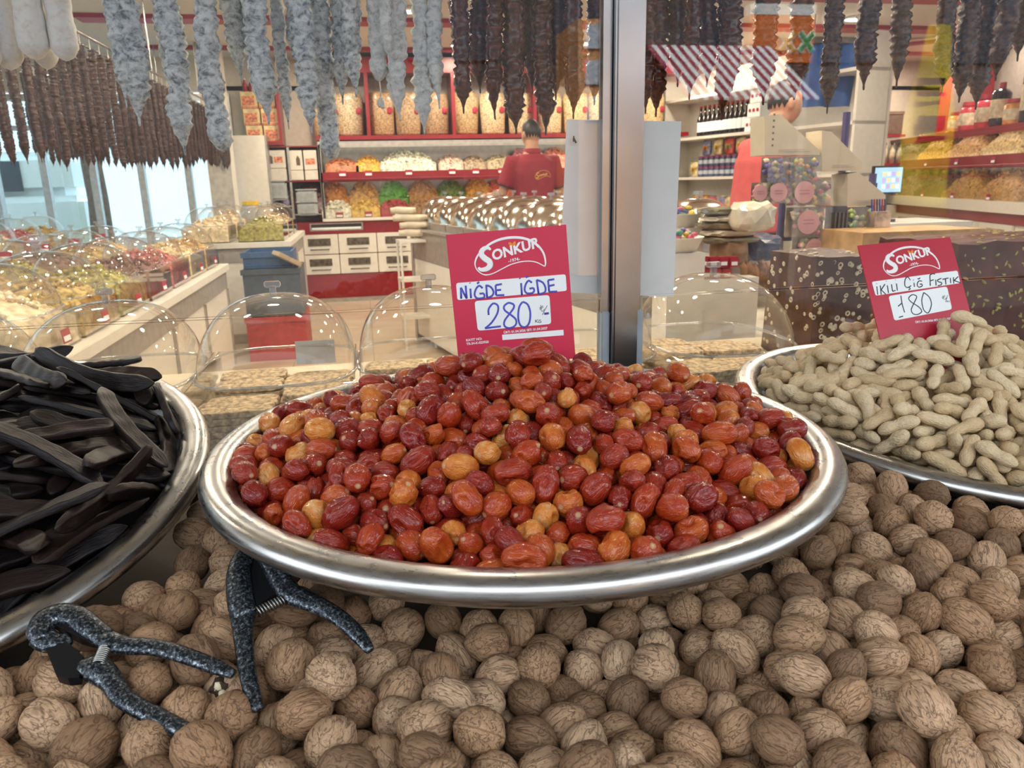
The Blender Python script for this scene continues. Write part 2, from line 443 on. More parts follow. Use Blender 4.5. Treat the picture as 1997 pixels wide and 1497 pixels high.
# ---------------------------------------------------------------- shopfront glass, steel post and sheet of paper
M_POST = mat('steel_post', (.42, .44, .46), .22, metal=1.0, vary=.10, scale=8)
def pane(name, x0, x1, z0, z1, label):
    o = MB().box(x0, x1, YG - .004, YG + .004, z0, z1).build(name, M_GLASS); o['kind'] = 'structure'; return o
pane('window_3', -1.9, .425, 1.088, 2.56, '')
pane('window_4', .50, 3.4, 1.088, 2.56, '')
post = empty('steel_post', (.464, YG, 0), 0, 'square polished steel post of the shopfront standing behind the red fruit', 'post')
MB().box(-.0245, .0245, -.03, .03, 0, 2.56, .004).build('post_body', M_POST, post)
MB().box(-.042, -.026, -.012, .012, 1.06, 2.56).build('glass_channel', M_POST, post)
MB().box(.026, .034, -.012, .012, 1.06, 2.56).build('glass_channel', M_POST, post)
for s in (-1, 1): MB().box(-.042 if s < 0 else .026, -.026 if s < 0 else .040, -.016, .016, .84, 1.062, .002).build('lower_bracket', mat('grey_bracket', (.38, .43, .48), .45), post)
o = MB().box(-1.9, .422, YG - .004, YG + .004, .845, 1.084).build('glass_guard', M_ACRYL); prop(o, 'low clear guard sheet left of the steel post, in front of the domed boxes', 'glass guard')
o = MB().box(.506, 3.0, YG - .004, YG + .004, .845, 1.084).build('glass_guard', M_ACRYL); prop(o, 'low clear guard sheet right of the steel post', 'glass guard')
# paper stuck behind the glass, slightly curled
b = MB(); c = [at_y(1106, 232, YG + .03), at_y(1331, 236, YG + .03), at_y(1313, 578, YG + .03), at_y(1093, 572, YG + .03)]
n = 14
for s in (0, 1):
    for j in range(n + 1):
        for i in range(n + 1):
            u, v = i / n, j / n
            p = c[0].lerp(c[1], u).lerp(c[3].lerp(c[2], u), v); p.y += .006 * math.sin(3 * u) + .010 * v * v * math.cos(4 * u) + s * .0004 + .004
            b.v.append(tuple(p))
k = (n + 1) ** 2
for j in range(n):
    for i in range(n):
        a = j * (n + 1) + i
        b.f += [[a, a + n + 1, a + n + 2, a + 1], [k + a, k + a + 1, k + a + n + 2, k + a + n + 1]]; b.m += [0, 0]; b.sm += [True, True]
pp = b.build('paper_sheet', mat('white_paper', (.90, .93, .92), .7, vary=.03)); prop(pp, 'large white sheet of paper taped inside the glass behind the steel post', 'paper')
ink = mat('faint_ink', (.52, .56, .60), .8)
def lettering(s, size, ext=.0004, lean=0, wide=0.0):
    cu = bpy.data.curves.new('txt', 'FONT'); cu.body = s; cu.size = size; cu.extrude = ext; cu.offset = wide; cu.resolution_u = 3
    o = bpy.data.objects.new('txt', cu); COL.objects.link(o)
    dg = bpy.context.evaluated_depsgraph_get(); me = bpy.data.meshes.new_from_object(o.evaluated_get(dg))
    bpy.data.objects.remove(o, do_unlink=True)
    if lean: me.transform(Matrix(((1, lean, 0, 0), (0, 1, 0, 0), (0, 0, 1, 0), (0, 0, 0, 1))))
    return me
M_FLY = mat('fly_black', (.02, .02, .02), .5)
b = MB(); p = at_y(1119, 272, YG + .026); b.blob(p, (.0022, .0015, .0042), 3, 2, .1); b.blob(p + Vector((0, 0, .005)), .0017, 4, 1, .1)
b.tube([p + Vector((0, -.001, .003)), p + Vector((.004, -.001, -.006))], [.001, .0018], 6)
prop(b.build('fly', M_FLY), 'tiny dark fly on the upper left corner of the white paper sheet', 'insect')

# poses of the piled things (position, turn, variant), settled beforehand
POSES = {
  'igde': [
207,1047,2035,61,-54,-44,35,19,-76,1251,2051,28,64,-63,-30,10,79,1133,2030,24,-73,62,-5,5,354,1096,2063,54,-66,30,-41,10,283,1224,2079,12,32,-93,5,5,36,1216,2039,36,-8,89,-24,22,357,1059,2029,8,-49,-69,51,12,368,1199,2073,30,-36,-85,21,3,
139,1196,2081,10,21,-32,-91,13,481,1126,2058,53,-68,-43,-23,10,231,1256,2096,39,53,47,57,19,547,1153,2059,14,-63,-29,-69,10,661,1254,2058,11,-92,-4,34,15,141,1293,2100,80,19,-54,8,10,68,1353,2096,67,-39,29,-54,22,444,1157,2060,0,-29,-9,-94,13,
189,1198,2059,31,76,8,-54,9,673,1147,2054,85,-42,-23,18,1,40,1165,2019,56,77,13,26,11,-27,1181,2032,64,-11,46,59,14,-45,1322,2087,51,56,-46,44,19,677,1357,2098,54,56,37,49,5,838,1322,2052,39,89,-15,12,19,371,1315,2126,43,36,-66,47,15,
337,1236,2082,74,20,-59,20,3,517,1306,2100,56,-38,-33,-64,19,236,1216,2072,3,33,-54,-76,1,-150,1254,2037,88,-25,-36,-14,14,351,1577,2238,46,-57,26,-62,10,506,1099,2024,58,-50,32,-54,12,34,1257,2074,68,6,29,-65,9,195,1470,2164,38,40,79,-23,22,
106,1489,2155,38,-45,-28,-74,10,-238,1399,2043,29,-49,33,74,11,314,1184,2058,12,-35,-55,74,9,324,1335,2128,54,-34,-43,-62,12,-120,1538,2115,68,-42,-53,26,3,-158,1344,2042,21,-39,-88,7,13,428,1276,2100,41,48,33,69,1,578,1293,2096,40,-9,-57,-70,11,
467,1319,2114,30,33,-55,-69,17,-93,1207,2018,30,-39,-29,81,8,405,1047,2024,7,11,-38,91,9,266,1304,2108,16,33,-23,89,22,300,1432,2173,33,44,-39,-72,17,301,1046,2017,45,68,32,47,8,-116,1285,2037,17,47,81,27,3,321,1135,2044,91,36,-13,-3,19,
-195,1425,2035,77,47,-39,-14,3,63,1411,2124,28,12,-30,-89,17,-3,1304,2071,60,3,55,-56,11,260,1349,2133,31,63,-66,23,9,269,1165,2044,28,8,-20,92,6,452,1102,2024,65,63,2,-41,13,621,1283,2071,68,-66,26,12,15,406,1129,2029,18,-45,76,41,10,
141,1463,2147,44,-10,17,-87,11,168,1247,2084,30,38,-35,-79,4,196,1324,2113,32,-19,-63,67,1,80,1235,2049,42,75,42,-26,0,507,1485,2162,46,67,5,-57,5,136,1131,2026,0,-29,-27,91,21,453,1234,2094,34,-81,-37,27,6,600,1106,2029,26,72,59,23,20,
194,1101,2042,39,-57,30,64,2,168,1689,2196,44,65,-1,61,15,86,1279,2071,52,-71,-41,21,4,330,1395,2153,21,24,37,-86,12,320,1093,2016,31,79,24,46,12,-263,1463,2062,74,57,31,3,17,174,1152,2035,14,9,-90,38,0,520,1248,2080,52,-74,4,-40,11,
728,1190,2042,22,62,35,-66,5,-202,1558,2079,80,57,-8,-12,19,-117,1501,2086,60,57,38,39,17,-186,1656,2091,52,39,-69,29,19,408,1426,2135,32,22,82,39,5,436,1373,2138,2,47,56,67,1,-131,1468,2065,42,9,55,-71,19,25,1472,2117,35,-67,53,36,15,
404,1172,2063,46,60,34,-54,4,-163,1438,2069,46,7,-67,-57,7,240,1082,2028,43,-19,8,86,1,672,1431,2118,63,51,6,-56,15,868,1494,2072,52,19,-76,-29,3,774,1343,2061,51,-34,77,-11,11,-18,1234,2037,66,37,58,-27,6,892,1445,2061,77,21,58,4,3,
25,1397,2099,70,49,18,47,20,-22,1480,2106,35,-64,-60,-31,1,562,1101,2006,53,1,-31,77,10,435,1198,2081,20,-71,52,40,23,282,1130,2029,58,38,-68,18,18,676,1205,2041,31,-53,-68,-36,22,250,1524,2171,2,19,-55,80,11,641,1128,2030,68,69,-3,-18,20,
476,1062,2015,57,-22,46,-63,20,-57,1509,2093,85,26,-37,22,1,737,1717,2134,68,72,6,4,5,115,1225,2057,55,-7,-46,68,4,106,1571,2170,12,-62,43,62,12,544,1464,2119,47,-78,39,9,15,105,1420,2124,3,48,-78,-38,7,-200,1340,2020,23,-94,-19,10,21,
229,1422,2156,24,-44,43,-74,14,229,1127,2031,37,47,-77,-15,17,111,1167,2033,8,13,-68,70,23,211,1623,2217,71,57,-38,-8,13,476,1205,2061,66,-18,52,49,15,6,1376,2070,28,-68,-17,64,1,214,1387,2142,12,-39,67,61,0,-78,1362,2079,84,-39,-18,-31,23,
-220,1471,2051,39,82,-22,32,4,233,1184,2041,84,29,-40,19,23,584,1508,2129,65,-29,-50,48,8,853,1678,2075,2,39,-7,-91,15,-86,1320,2053,57,-10,46,-66,13,600,1605,2148,70,57,-39,4,3,-65,1556,2106,41,59,28,62,9,318,1280,2099,2,18,69,-69,2,
573,1150,2015,17,19,0,96,6,261,1555,2202,43,28,-64,55,1,144,1431,2107,68,-60,-30,25,13,-128,1394,2041,84,-32,-3,-42,16,443,1537,2194,82,41,-34,-19,20,320,1501,2197,58,45,-61,-26,16,-10,1682,2138,76,-57,-15,23,5,207,1555,2176,30,85,3,41,1,
-258,1822,2052,27,-41,58,64,22,-32,1279,2052,12,30,-26,90,18,120,1094,2001,78,-20,35,46,9,767,1307,2036,44,-57,40,-55,17,270,1627,2208,43,18,-80,-36,10,-3,1149,2004,44,-82,1,34,12,381,1443,2172,41,17,-74,48,21,-163,1529,2067,53,-66,9,-50,12,
188,1390,2105,79,-21,-51,21,9,-55,1245,2011,65,8,74,-3,18,171,1112,2012,31,-79,9,-50,21,-75,1795,2091,69,27,-52,-41,22,634,1180,2015,45,-33,-82,7,9,371,1279,2083,4,26,-85,44,23,625,1229,2029,69,48,52,3,8,-187,1830,2076,81,20,-51,16,22,
505,1175,2061,93,-21,27,0,23,537,1209,2055,49,12,-83,-18,15,420,1319,2111,19,27,72,-60,18,-21,1411,2079,52,-51,40,-54,23,126,1361,2104,45,32,-73,37,4,274,1093,2009,39,-3,56,72,18,660,1642,2120,83,48,20,10,12,364,1528,2183,36,5,43,-82,9,
379,1580,2195,67,41,-40,-45,9,845,1380,2046,11,-86,-45,18,15,103,1322,2080,9,-4,-62,-76,0,45,1313,2066,94,-12,3,-29,9,68,1604,2147,94,-15,24,7,9,638,1531,2121,11,65,9,74,2,670,1499,2104,9,62,3,76,5,178,1474,2125,38,68,43,-43,7,
469,1499,2137,89,-39,-19,4,14,650,1330,2074,64,-20,-71,-15,4,789,1673,2096,62,56,-46,-26,10,-11,1987,2093,64,-35,-57,35,8,18,1578,2126,64,-30,32,61,18,536,1393,2100,54,54,-57,-28,0,642,1405,2088,42,10,76,-47,17,335,1464,2181,42,41,47,-64,20,
591,1431,2098,16,-79,0,57,23,709,1244,2043,41,88,18,8,13,236,1593,2188,78,-4,-46,39,12,436,1525,2158,40,-90,2,4,14,-11,1624,2125,87,38,-20,18,11,161,1232,2033,52,-29,22,-76,5,784,1550,2079,44,45,-67,-36,11,244,1392,2116,54,-58,28,-53,11,
110,1829,2144,23,77,6,-57,19,-16,1523,2114,7,-68,24,68,14,768,1509,2062,7,75,-57,-30,5,581,1244,2053,27,-32,-57,-69,17,925,1747,2053,3,-91,38,4,22,338,1621,2218,15,-68,50,-50,15,407,1548,2176,24,-14,87,37,4,-283,1605,2046,57,-8,-80,1,9,
823,1476,2048,40,-6,52,-74,12,-239,1577,2060,44,-86,13,19,14,793,1258,2026,14,-36,-73,55,21,276,1429,2137,48,41,26,-72,13,737,1370,2045,44,-38,78,-18,17,738,1409,2068,86,-2,35,-35,13,295,1386,2122,64,-68,-20,-27,17,61,1558,2140,2,27,60,74,18,
300,1589,2199,18,37,76,49,21,408,1629,2195,13,-6,81,-55,15,133,1692,2155,46,-65,59,1,10,-71,1429,2064,53,-24,79,-12,5,77,1744,2145,3,29,38,-86,23,500,1444,2121,62,56,-6,53,2,766,1725,2099,86,-10,48,-8,22,162,1070,2004,11,-64,-28,70,8,
478,1378,2119,19,-13,32,-91,16,819,1505,2078,32,-88,13,28,18,619,1476,2109,42,-86,15,-22,21,-47,1688,2106,9,2,-82,55,9,597,1344,2091,45,-21,-70,50,9,146,1589,2153,45,-37,15,79,2,9,1283,2029,87,44,-3,-17,5,523,1574,2167,29,5,-76,-56,18,
244,1353,2089,78,-37,-49,0,4,364,1410,2122,63,-68,19,28,7,-10,1208,1997,0,-54,65,52,5,-230,1647,2068,63,-62,13,43,4,277,1696,2209,4,-48,65,-58,3,-130,1622,2105,2,39,-69,59,19,528,1657,2154,60,6,53,59,15,302,1530,2176,23,85,-4,45,14,
406,1269,2061,3,23,-84,-47,14,-221,1530,2041,43,61,-29,58,19,-232,1888,2052,53,55,-61,-13,5,786,1463,2065,13,-62,-69,32,14,298,1337,2092,46,28,80,-21,13,169,1538,2151,23,53,49,-64,1,496,1539,2143,82,-30,-26,-38,22,-83,1597,2116,34,-84,-9,38,21,
600,1390,2094,71,-8,-21,65,18,179,1658,2160,65,69,-15,-26,4,483,1167,2010,32,-20,-86,-32,15,108,1216,2015,32,-78,7,52,8,586,1194,2033,2,63,22,-73,17,299,1475,2156,45,59,65,3,19,747,1630,2090,64,51,30,46,13,390,1323,2083,82,-52,-4,-20,6,
-209,1386,2005,56,-67,-39,25,9,-76,1478,2064,18,-80,18,53,6,438,1471,2134,72,-60,-26,20,7,162,1187,2012,33,-80,6,-48,15,74,1454,2127,36,86,23,23,18,749,1254,2029,91,1,31,-23,2,75,1515,2135,34,8,47,-80,16,-269,1701,2036,33,84,32,26,17,
-104,1864,2084,11,-72,61,-29,11,204,1261,2052,55,28,72,-27,5,509,1775,2161,77,-30,-37,-40,1,687,1347,2054,23,-44,-79,-33,4,42,1533,2106,33,58,64,34,19,224,1304,2073,68,-61,-22,31,5,399,1379,2108,18,70,28,-61,22,208,1204,2018,75,39,-10,51,18,
-17,1572,2109,74,-58,-4,30,6,22,1826,2107,34,-80,-34,35,11,462,1624,2174,93,-6,-30,15,19,206,1632,2177,40,-30,74,-42,20,155,1336,2102,27,-65,69,7,16,833,1759,2090,76,16,-50,37,9,58,1271,2030,33,62,43,-55,22,577,1321,2052,18,-69,24,64,19,
-279,1522,2053,26,24,-2,-93,21,248,1471,2146,63,-54,-25,-48,13,550,1292,2066,70,-60,-33,16,18,546,1357,2083,45,13,-29,82,5,331,1562,2193,13,45,62,-62,4,885,1595,2057,62,-24,-22,70,2,208,1440,2121,52,12,68,49,4,-145,1438,2034,45,-8,-67,-56,7,
251,1237,2041,78,-52,29,-15,2,366,1663,2229,29,-58,42,-62,10,-168,1620,2070,40,-54,13,-71,20,696,1553,2105,50,-57,29,-57,4,21,1243,2007,67,-70,16,13,23,121,1156,1992,32,-93,-1,-12,4,580,1487,2092,5,-59,65,45,4,351,1449,2143,27,58,-16,-74,2,
506,1717,2149,32,51,-70,-36,22,-10,1454,2067,21,67,41,56,5,344,1321,2082,75,61,7,20,7,-54,1616,2100,51,-58,-62,-4,9,-273,1558,2028,15,-2,-14,-97,19,-137,1572,2086,34,-25,83,-33,1,31,1620,2128,46,12,-61,61,16,671,1857,2101,1,-45,-23,-85,13,
117,1401,2086,60,11,76,14,6,434,1296,2064,20,-8,89,-38,8,23,1747,2109,57,-47,5,66,4,697,1635,2102,2,-88,43,13,7,869,1475,2021,53,-8,-78,28,10,508,1488,2122,63,57,7,-50,18,-161,1943,2047,25,20,31,88,2,284,1281,2068,69,35,-61,-2,15,
141,1270,2056,52,-32,78,1,5,399,1495,2155,2,-1,-70,70,8,361,1487,2159,29,94,6,-5,18,-47,1988,2058,23,-8,92,-27,12,533,1135,2015,53,-24,-16,-79,18,686,1167,2010,48,-77,12,-37,13,650,1455,2081,23,10,43,85,0,808,1360,2026,6,35,-92,-7,0,
463,1572,2162,29,78,26,-47,17,361,1119,2012,28,-87,26,29,8,87,1909,2115,25,16,86,39,5,544,1562,2134,49,17,-84,-8,17,-44,1341,2037,10,-61,51,59,10,-93,1536,2068,21,76,-19,56,17,809,2011,2045,11,57,79,14,8,848,1638,2054,69,-6,-71,1,2,
188,1353,2078,36,62,-4,68,23,185,1592,2160,49,38,-55,54,16,-240,1439,2015,41,86,-7,25,22,-102,1451,2029,77,58,-23,2,19,710,1597,2101,59,11,-73,29,2,-37,1745,2109,8,41,-68,-58,19,-118,1251,2001,35,-84,10,38,5,21,2128,2058,16,-45,59,64,11,
931,1698,2040,81,42,-13,36,11,927,1548,2049,20,-36,-76,-49,13,302,1169,2013,60,-26,34,66,18,422,1183,2019,41,-43,67,-42,19,418,1225,2040,25,-20,-80,-49,9,766,1425,2040,79,57,6,16,6,57,1709,2118,70,-62,11,31,12,-65,1293,2026,63,43,-62,7,7,
74,1968,2101,65,74,-6,4,5,713,1300,2043,2,19,-81,54,13,-111,1945,2070,60,55,35,45,6,136,1325,2062,42,38,-66,47,13,-174,1486,2037,31,-79,-42,-30,10,-109,1821,2063,29,-55,10,-76,20,726,1524,2082,0,-41,-87,22,17,538,1516,2117,17,38,23,87,18,
597,1730,2135,15,-79,-24,-52,23,897,1657,2051,49,-64,55,16,14,541,1613,2159,4,-71,-61,-33,14,807,1405,2047,15,33,66,64,20,-49,1519,2052,30,-60,-38,-62,21,20,1506,2077,18,-37,65,62,7,438,1355,2090,26,-41,-25,-82,19,663,1306,2038,34,23,70,57,11,
625,1571,2103,35,88,23,16,22,679,1693,2113,54,-38,-25,-69,12,-292,1658,2041,18,-18,77,57,14,842,1345,2010,19,30,5,92,2,528,1195,2006,22,-93,-18,19,2,461,1425,2119,51,-71,-45,-11,17,573,1676,2141,34,-60,-65,-27,21,721,1685,2094,50,38,47,-61,9,
400,1091,2006,12,-29,-31,89,18,109,1264,2025,35,81,-16,42,2,91,1325,2044,54,44,69,-16,13,341,1375,2107,44,71,-24,48,8,510,1317,2057,12,64,42,-62,5,473,1281,2083,63,47,33,-49,6,-88,1374,2039,88,-40,22,6,5,-140,1855,2044,21,-49,-83,3,3,
-148,1741,2073,71,-50,-16,45,5,727,1217,1999,9,56,52,62,5,-65,1225,1975,54,-54,-63,-3,13,612,1660,2130,30,-50,45,66,8,583,1371,2051,58,36,-51,50,16,338,1198,2025,83,-15,51,2,0,299,1740,2195,20,61,12,75,10,-254,1494,2023,47,37,-74,-26,12,
167,1950,2119,69,33,-39,-49,15,782,1642,2063,19,74,-14,-61,20,-199,1574,2025,91,6,-18,34,14,858,1724,2074,54,24,-79,-7,1,-138,1903,2043,69,-19,-4,69,1,51,1150,1971,70,-28,-63,14,5,317,1244,2044,54,47,67,9,8,58,1393,2073,48,-42,38,-65,6,
341,1702,2205,47,-38,-54,57,10,214,1756,2190,42,22,-59,64,2,52,1893,2085,53,74,-18,-34,11,115,1776,2126,1,-55,8,82,11,-46,2094,2044,30,46,33,76,3,184,1721,2160,8,-80,31,49,5,104,1513,2114,64,-50,38,41,23,-93,1595,2075,20,21,66,68,20,
433,1128,1987,2,-12,-63,-76,19,475,1682,2165,63,50,57,-12,19,106,1368,2064,71,15,67,13,2,652,1766,2109,63,61,40,22,13,808,1315,2006,35,-33,58,-64,17,133,1999,2109,2,4,-47,87,10,599,1780,2121,29,-79,52,10,22,-116,1782,2059,46,-19,-85,-8,20,
568,1850,2122,60,-45,-61,22,17,688,1796,2095,20,60,-27,71,3,60,2136,2036,86,-10,43,21,10,709,1844,2088,16,34,28,87,20,-246,1659,2035,35,67,59,26,4,434,1067,1995,9,12,-37,-90,16,-49,1284,1992,57,74,23,-22,7,370,1239,2043,77,-39,27,40,17,
-15,1541,2073,55,-7,82,4,20,370,1160,2039,67,36,-43,47,17,-169,1999,2027,26,-21,92,13,6,6,1914,2085,9,-74,-24,-60,13,152,1135,1984,6,-31,-49,80,23,882,1541,2051,60,-4,-2,79,11,-43,1182,1989,27,10,0,-95,16,-177,1781,2062,72,-10,-30,-60,4,
30,1427,2065,21,-7,97,0,16,236,1670,2194,92,-30,16,-15,1,495,1213,2018,51,-2,-60,60,16,501,1601,2145,51,29,-65,47,4,604,1527,2088,34,-48,-65,-46,21,343,1946,2094,28,-10,-60,73,5,540,1428,2089,58,4,65,46,21,-165,1585,2049,19,-82,52,5,7,
34,1199,1987,42,34,-55,62,14,128,1545,2138,0,-52,-62,-58,14,615,1133,1995,75,-12,64,1,13,-172,1326,1994,43,-18,20,-85,7,-230,1739,2028,35,86,31,-16,10,476,1886,2137,67,12,-61,38,5,692,1404,2083,28,-1,-71,63,12,705,1737,2098,7,-63,5,76,12,
801,1443,2028,89,23,-6,37,18,-156,1288,2007,40,-19,-37,81,2,913,1499,2049,45,-11,78,-41,0,282,1208,2024,60,21,-75,-14,13,347,1166,2004,66,31,-60,-29,20,393,2061,2032,8,24,-67,69,8,525,1111,1977,40,-9,-59,68,12,576,1193,1988,60,53,-49,-31,15,
561,1598,2119,46,69,7,53,0,11,1341,2035,59,68,-16,38,9,2,1416,2040,53,-76,-4,35,2,79,1184,2001,50,-8,-65,-54,3,61,1448,2088,41,-66,61,6,9,257,1152,2001,10,-48,-81,-29,23,380,2018,2062,3,-47,71,50,10,401,2163,1993,21,-34,51,-75,12,
102,1461,2101,11,51,72,-43,20,146,1503,2127,12,-78,57,-19,16,523,1159,1983,28,62,19,-69,4,634,1205,1980,44,-52,-63,34,21,738,1771,2082,86,11,37,-32,12,768,1347,2013,2,72,58,36,2,-125,1329,2011,24,65,-66,23,3,574,1547,2108,31,-4,-80,50,4,
769,1848,2064,72,-37,7,57,22,-87,1270,1984,45,-11,-5,-87,21,699,1457,2076,48,82,-7,28,2,783,1896,2059,4,2,88,-45,2,840,1556,2060,93,25,24,3,7,18,2067,2057,51,62,31,50,21,207,1160,2002,53,69,-30,-37,10,176,1309,2060,6,48,82,-27,18,
493,1360,2081,52,65,-53,-7,3,-18,1257,1996,24,-9,4,-96,23,-60,1755,2063,51,-43,-42,60,15,210,1506,2146,15,-26,76,-56,2,368,1073,1981,20,6,-80,-54,19,493,1408,2093,49,20,42,72,21,-43,1376,2067,10,-27,57,-76,0,603,1619,2105,75,26,54,23,21,
762,1593,2071,8,-14,-83,-52,18,806,1595,2061,50,-43,-65,-35,15,-232,1699,2053,26,-19,-40,85,18,-97,1990,2049,47,-40,-56,-53,3,66,1112,1990,60,1,79,-2,0,447,1847,2160,21,54,-45,67,7,563,1808,2126,6,88,33,30,7,-4,1760,2077,40,-19,-61,-65,19,
68,1493,2102,39,46,78,9,23,61,1847,2085,43,43,-76,-18,8,341,1769,2180,27,-48,1,82,9,438,1733,2168,23,-15,-53,-79,8,5,1705,2094,46,-46,61,-43,12,35,1783,2095,30,-67,44,-49,20,113,1596,2131,59,64,-28,38,2,121,1648,2141,57,-32,-73,-11,14,
113,1726,2128,35,57,46,56,20,143,1908,2092,56,-57,57,-11,15,198,1841,2136,1,16,-84,50,17,240,2028,2100,11,-85,26,-42,2,376,1854,2140,22,52,-79,20,13,469,1758,2146,81,56,8,5,4,469,1823,2126,22,-39,-59,66,17,611,1466,2072,20,-36,-75,-49,2,
653,1617,2080,16,42,70,54,15,769,1925,2034,10,-33,33,87,8,-246,1809,2004,71,55,-30,29,15,-186,1731,2041,40,-29,-42,-75,3,-52,1843,2067,2,-60,-33,-72,2,152,1814,2121,52,-60,-3,-59,17,226,2118,2069,37,10,71,-57,19,396,1904,2161,76,56,30,-3,11,
368,2051,2099,54,-47,69,0,22,432,1795,2149,35,-18,-48,-77,8,463,1947,2120,67,-44,-35,-46,1,407,2213,2030,11,11,68,-71,15,636,1691,2116,31,79,-45,24,0,550,2024,2066,61,-64,-44,5,10,573,1407,2070,47,-38,-51,60,14,817,1672,2044,38,-58,-36,61,14,
-212,1829,2032,42,14,53,-71,3,-192,1652,2042,3,-54,25,-79,17,-157,1812,2034,9,57,-18,79,12,-84,1661,2085,76,46,39,-21,1,-62,1942,2052,46,-8,-63,-61,6,43,1662,2109,50,44,73,0,17,27,1965,2067,43,15,62,-62,2,95,1684,2124,39,-45,-10,-78,21,
96,2029,2075,57,-4,0,81,4,269,1058,1985,21,78,1,57,18,303,1853,2136,1,58,-45,66,17,289,2236,2018,84,41,-27,20,6,434,1661,2173,70,-60,23,-28,18,405,1693,2186,59,-78,10,-14,17,529,1971,2080,44,-71,53,0,11,562,1896,2108,26,56,-54,56,0,
816,1926,2050,51,84,0,-12,17,-162,1384,2017,9,-41,66,-61,20,-100,1705,2066,4,29,92,20,4,-94,1903,2046,48,33,-59,54,13,-55,1890,2060,83,-46,28,-2,14,3,2015,2064,27,78,43,-33,13,110,1982,2071,11,28,-61,-72,9,206,1891,2145,10,-78,13,59,14,
388,1793,2168,51,-29,76,-24,11,325,1971,2125,9,-19,-70,-67,1,378,1942,2129,32,28,89,4,9,420,2148,2046,87,46,7,-10,5,572,1644,2116,21,-4,76,60,21,621,1833,2112,55,37,-66,32,6,613,1929,2084,5,29,-55,77,21,471,2126,2048,34,88,-15,-26,21,
567,2144,2028,16,-43,-51,-72,10,629,1994,2070,81,33,-37,-28,12,660,2140,2026,52,39,-63,-39,21,736,1462,2052,1,31,27,90,17,-20,1946,2066,65,-22,-22,-68,1,-27,2147,2040,0,57,60,-54,5,200,1993,2103,42,14,22,86,14,167,2090,2065,17,-46,47,72,0,
87,2200,2019,77,14,-60,-11,13,232,1917,2123,38,54,-73,10,20,228,1960,2119,87,-20,-38,22,9,274,1967,2127,51,30,-35,-71,4,518,1844,2133,15,-7,-73,65,20,430,1917,2134,56,-34,50,55,13,579,1965,2084,25,-72,-56,-30,22,508,2021,2085,62,-69,-36,1,17,
622,2174,2036,41,49,-1,75,17,785,1802,2084,38,-62,-42,52,3,767,1993,2041,29,-72,55,28,12,735,2027,2039,18,41,21,-86,14,671,2068,2027,70,-54,45,1,23,855,1836,2063,69,42,-21,54,15,700,2045,2023,89,35,5,25,21,884,1784,2054,19,33,-39,83,19,
886,1872,2035,59,-17,6,-78,3,845,1955,2030,6,84,41,-31,14,880,1404,2032,45,88,1,3,20,
  ],
  'peanut': [
1371,1538,1897,77,-19,-51,-32,0,1454,1475,1942,21,-18,79,-52,8,1318,1647,1970,51,-12,-82,-18,11,1539,1818,2099,63,0,-63,-44,0,1411,1623,1983,68,-45,-39,41,0,1289,1634,1932,23,5,-91,-32,6,1449,1472,1893,33,56,75,3,8,1252,1778,1980,66,4,-51,-52,0,
1656,1692,2047,58,-19,-44,-64,9,1451,1815,2057,17,-57,35,-71,5,1428,1524,1936,39,72,-55,-12,2,1289,1688,1978,40,-56,-63,34,1,1456,1581,1971,8,-77,-12,61,6,1229,1763,1953,59,-76,1,24,11,1366,1582,1943,5,67,16,71,8,1713,1901,2181,57,40,69,13,6,
1288,1741,1992,27,80,-50,15,7,1269,1924,2017,69,4,54,-46,7,1438,1713,2012,25,23,-79,49,7,1609,1751,2093,3,-37,-77,50,7,1512,1622,2004,11,83,14,-51,1,1323,1624,1910,61,-69,26,24,0,1495,1677,2011,74,13,-60,-23,5,1489,1956,2113,43,-18,48,-72,0,
1583,1811,2123,35,48,-56,56,8,1459,1641,1998,79,-2,-58,17,5,1507,1764,2059,7,-53,-65,52,8,1482,1866,2102,63,-2,-75,12,5,1349,2008,2074,61,72,-13,28,6,1616,1708,2048,48,47,60,-40,7,1394,1851,2036,32,-64,34,60,9,1595,1626,1998,19,86,39,-24,9,
1527,1593,1977,51,-68,-48,-17,11,1697,1770,2107,12,-40,-28,-85,8,1563,1737,2059,51,-38,-26,-72,4,1646,1833,2144,41,25,-85,18,5,1516,1720,2032,37,-59,56,43,2,1225,1766,1917,62,-74,2,20,5,1668,1805,2134,24,90,-19,-26,2,1354,1670,2001,16,-80,-6,-56,11,
1501,1464,1873,15,-33,-80,-45,7,1443,1920,2088,57,52,53,-33,7,1565,2026,2152,70,-4,69,8,6,1419,1563,1941,21,35,20,-88,9,1272,1703,1932,21,16,-69,66,7,1706,1715,2069,34,-50,-27,73,8,1545,1553,1961,71,55,-33,-26,0,1446,1851,2066,24,52,-14,79,1,
1688,2035,2156,36,-61,41,55,7,1378,1631,1961,38,66,3,-64,5,1437,1787,2032,36,-34,53,-67,3,1408,1929,2062,63,71,-1,26,10,1511,2151,2126,72,25,-61,-14,8,1584,1681,2025,49,-41,66,36,8,1258,1999,2000,81,3,55,-10,2,1215,2045,1967,30,-12,53,77,9,
1621,1566,1994,49,79,-25,22,11,1376,1964,2047,66,2,55,50,0,1735,1824,2135,52,45,53,47,2,1512,1497,1942,27,13,77,55,11,1287,1825,1990,31,57,70,28,8,1233,1920,1970,2,61,-27,-73,2,1398,1743,2009,26,43,52,68,4,1376,1587,1900,11,37,-41,82,9,
1395,2085,2069,62,-34,-66,21,5,1342,1886,2016,22,-65,4,-71,3,1647,1919,2157,20,74,38,-50,4,1225,1964,1975,57,52,62,4,0,1327,2069,2020,28,7,44,84,9,1386,1797,2014,42,-55,46,54,0,1448,2032,2084,51,24,-71,40,0,1281,1709,1899,38,-30,56,-66,7,
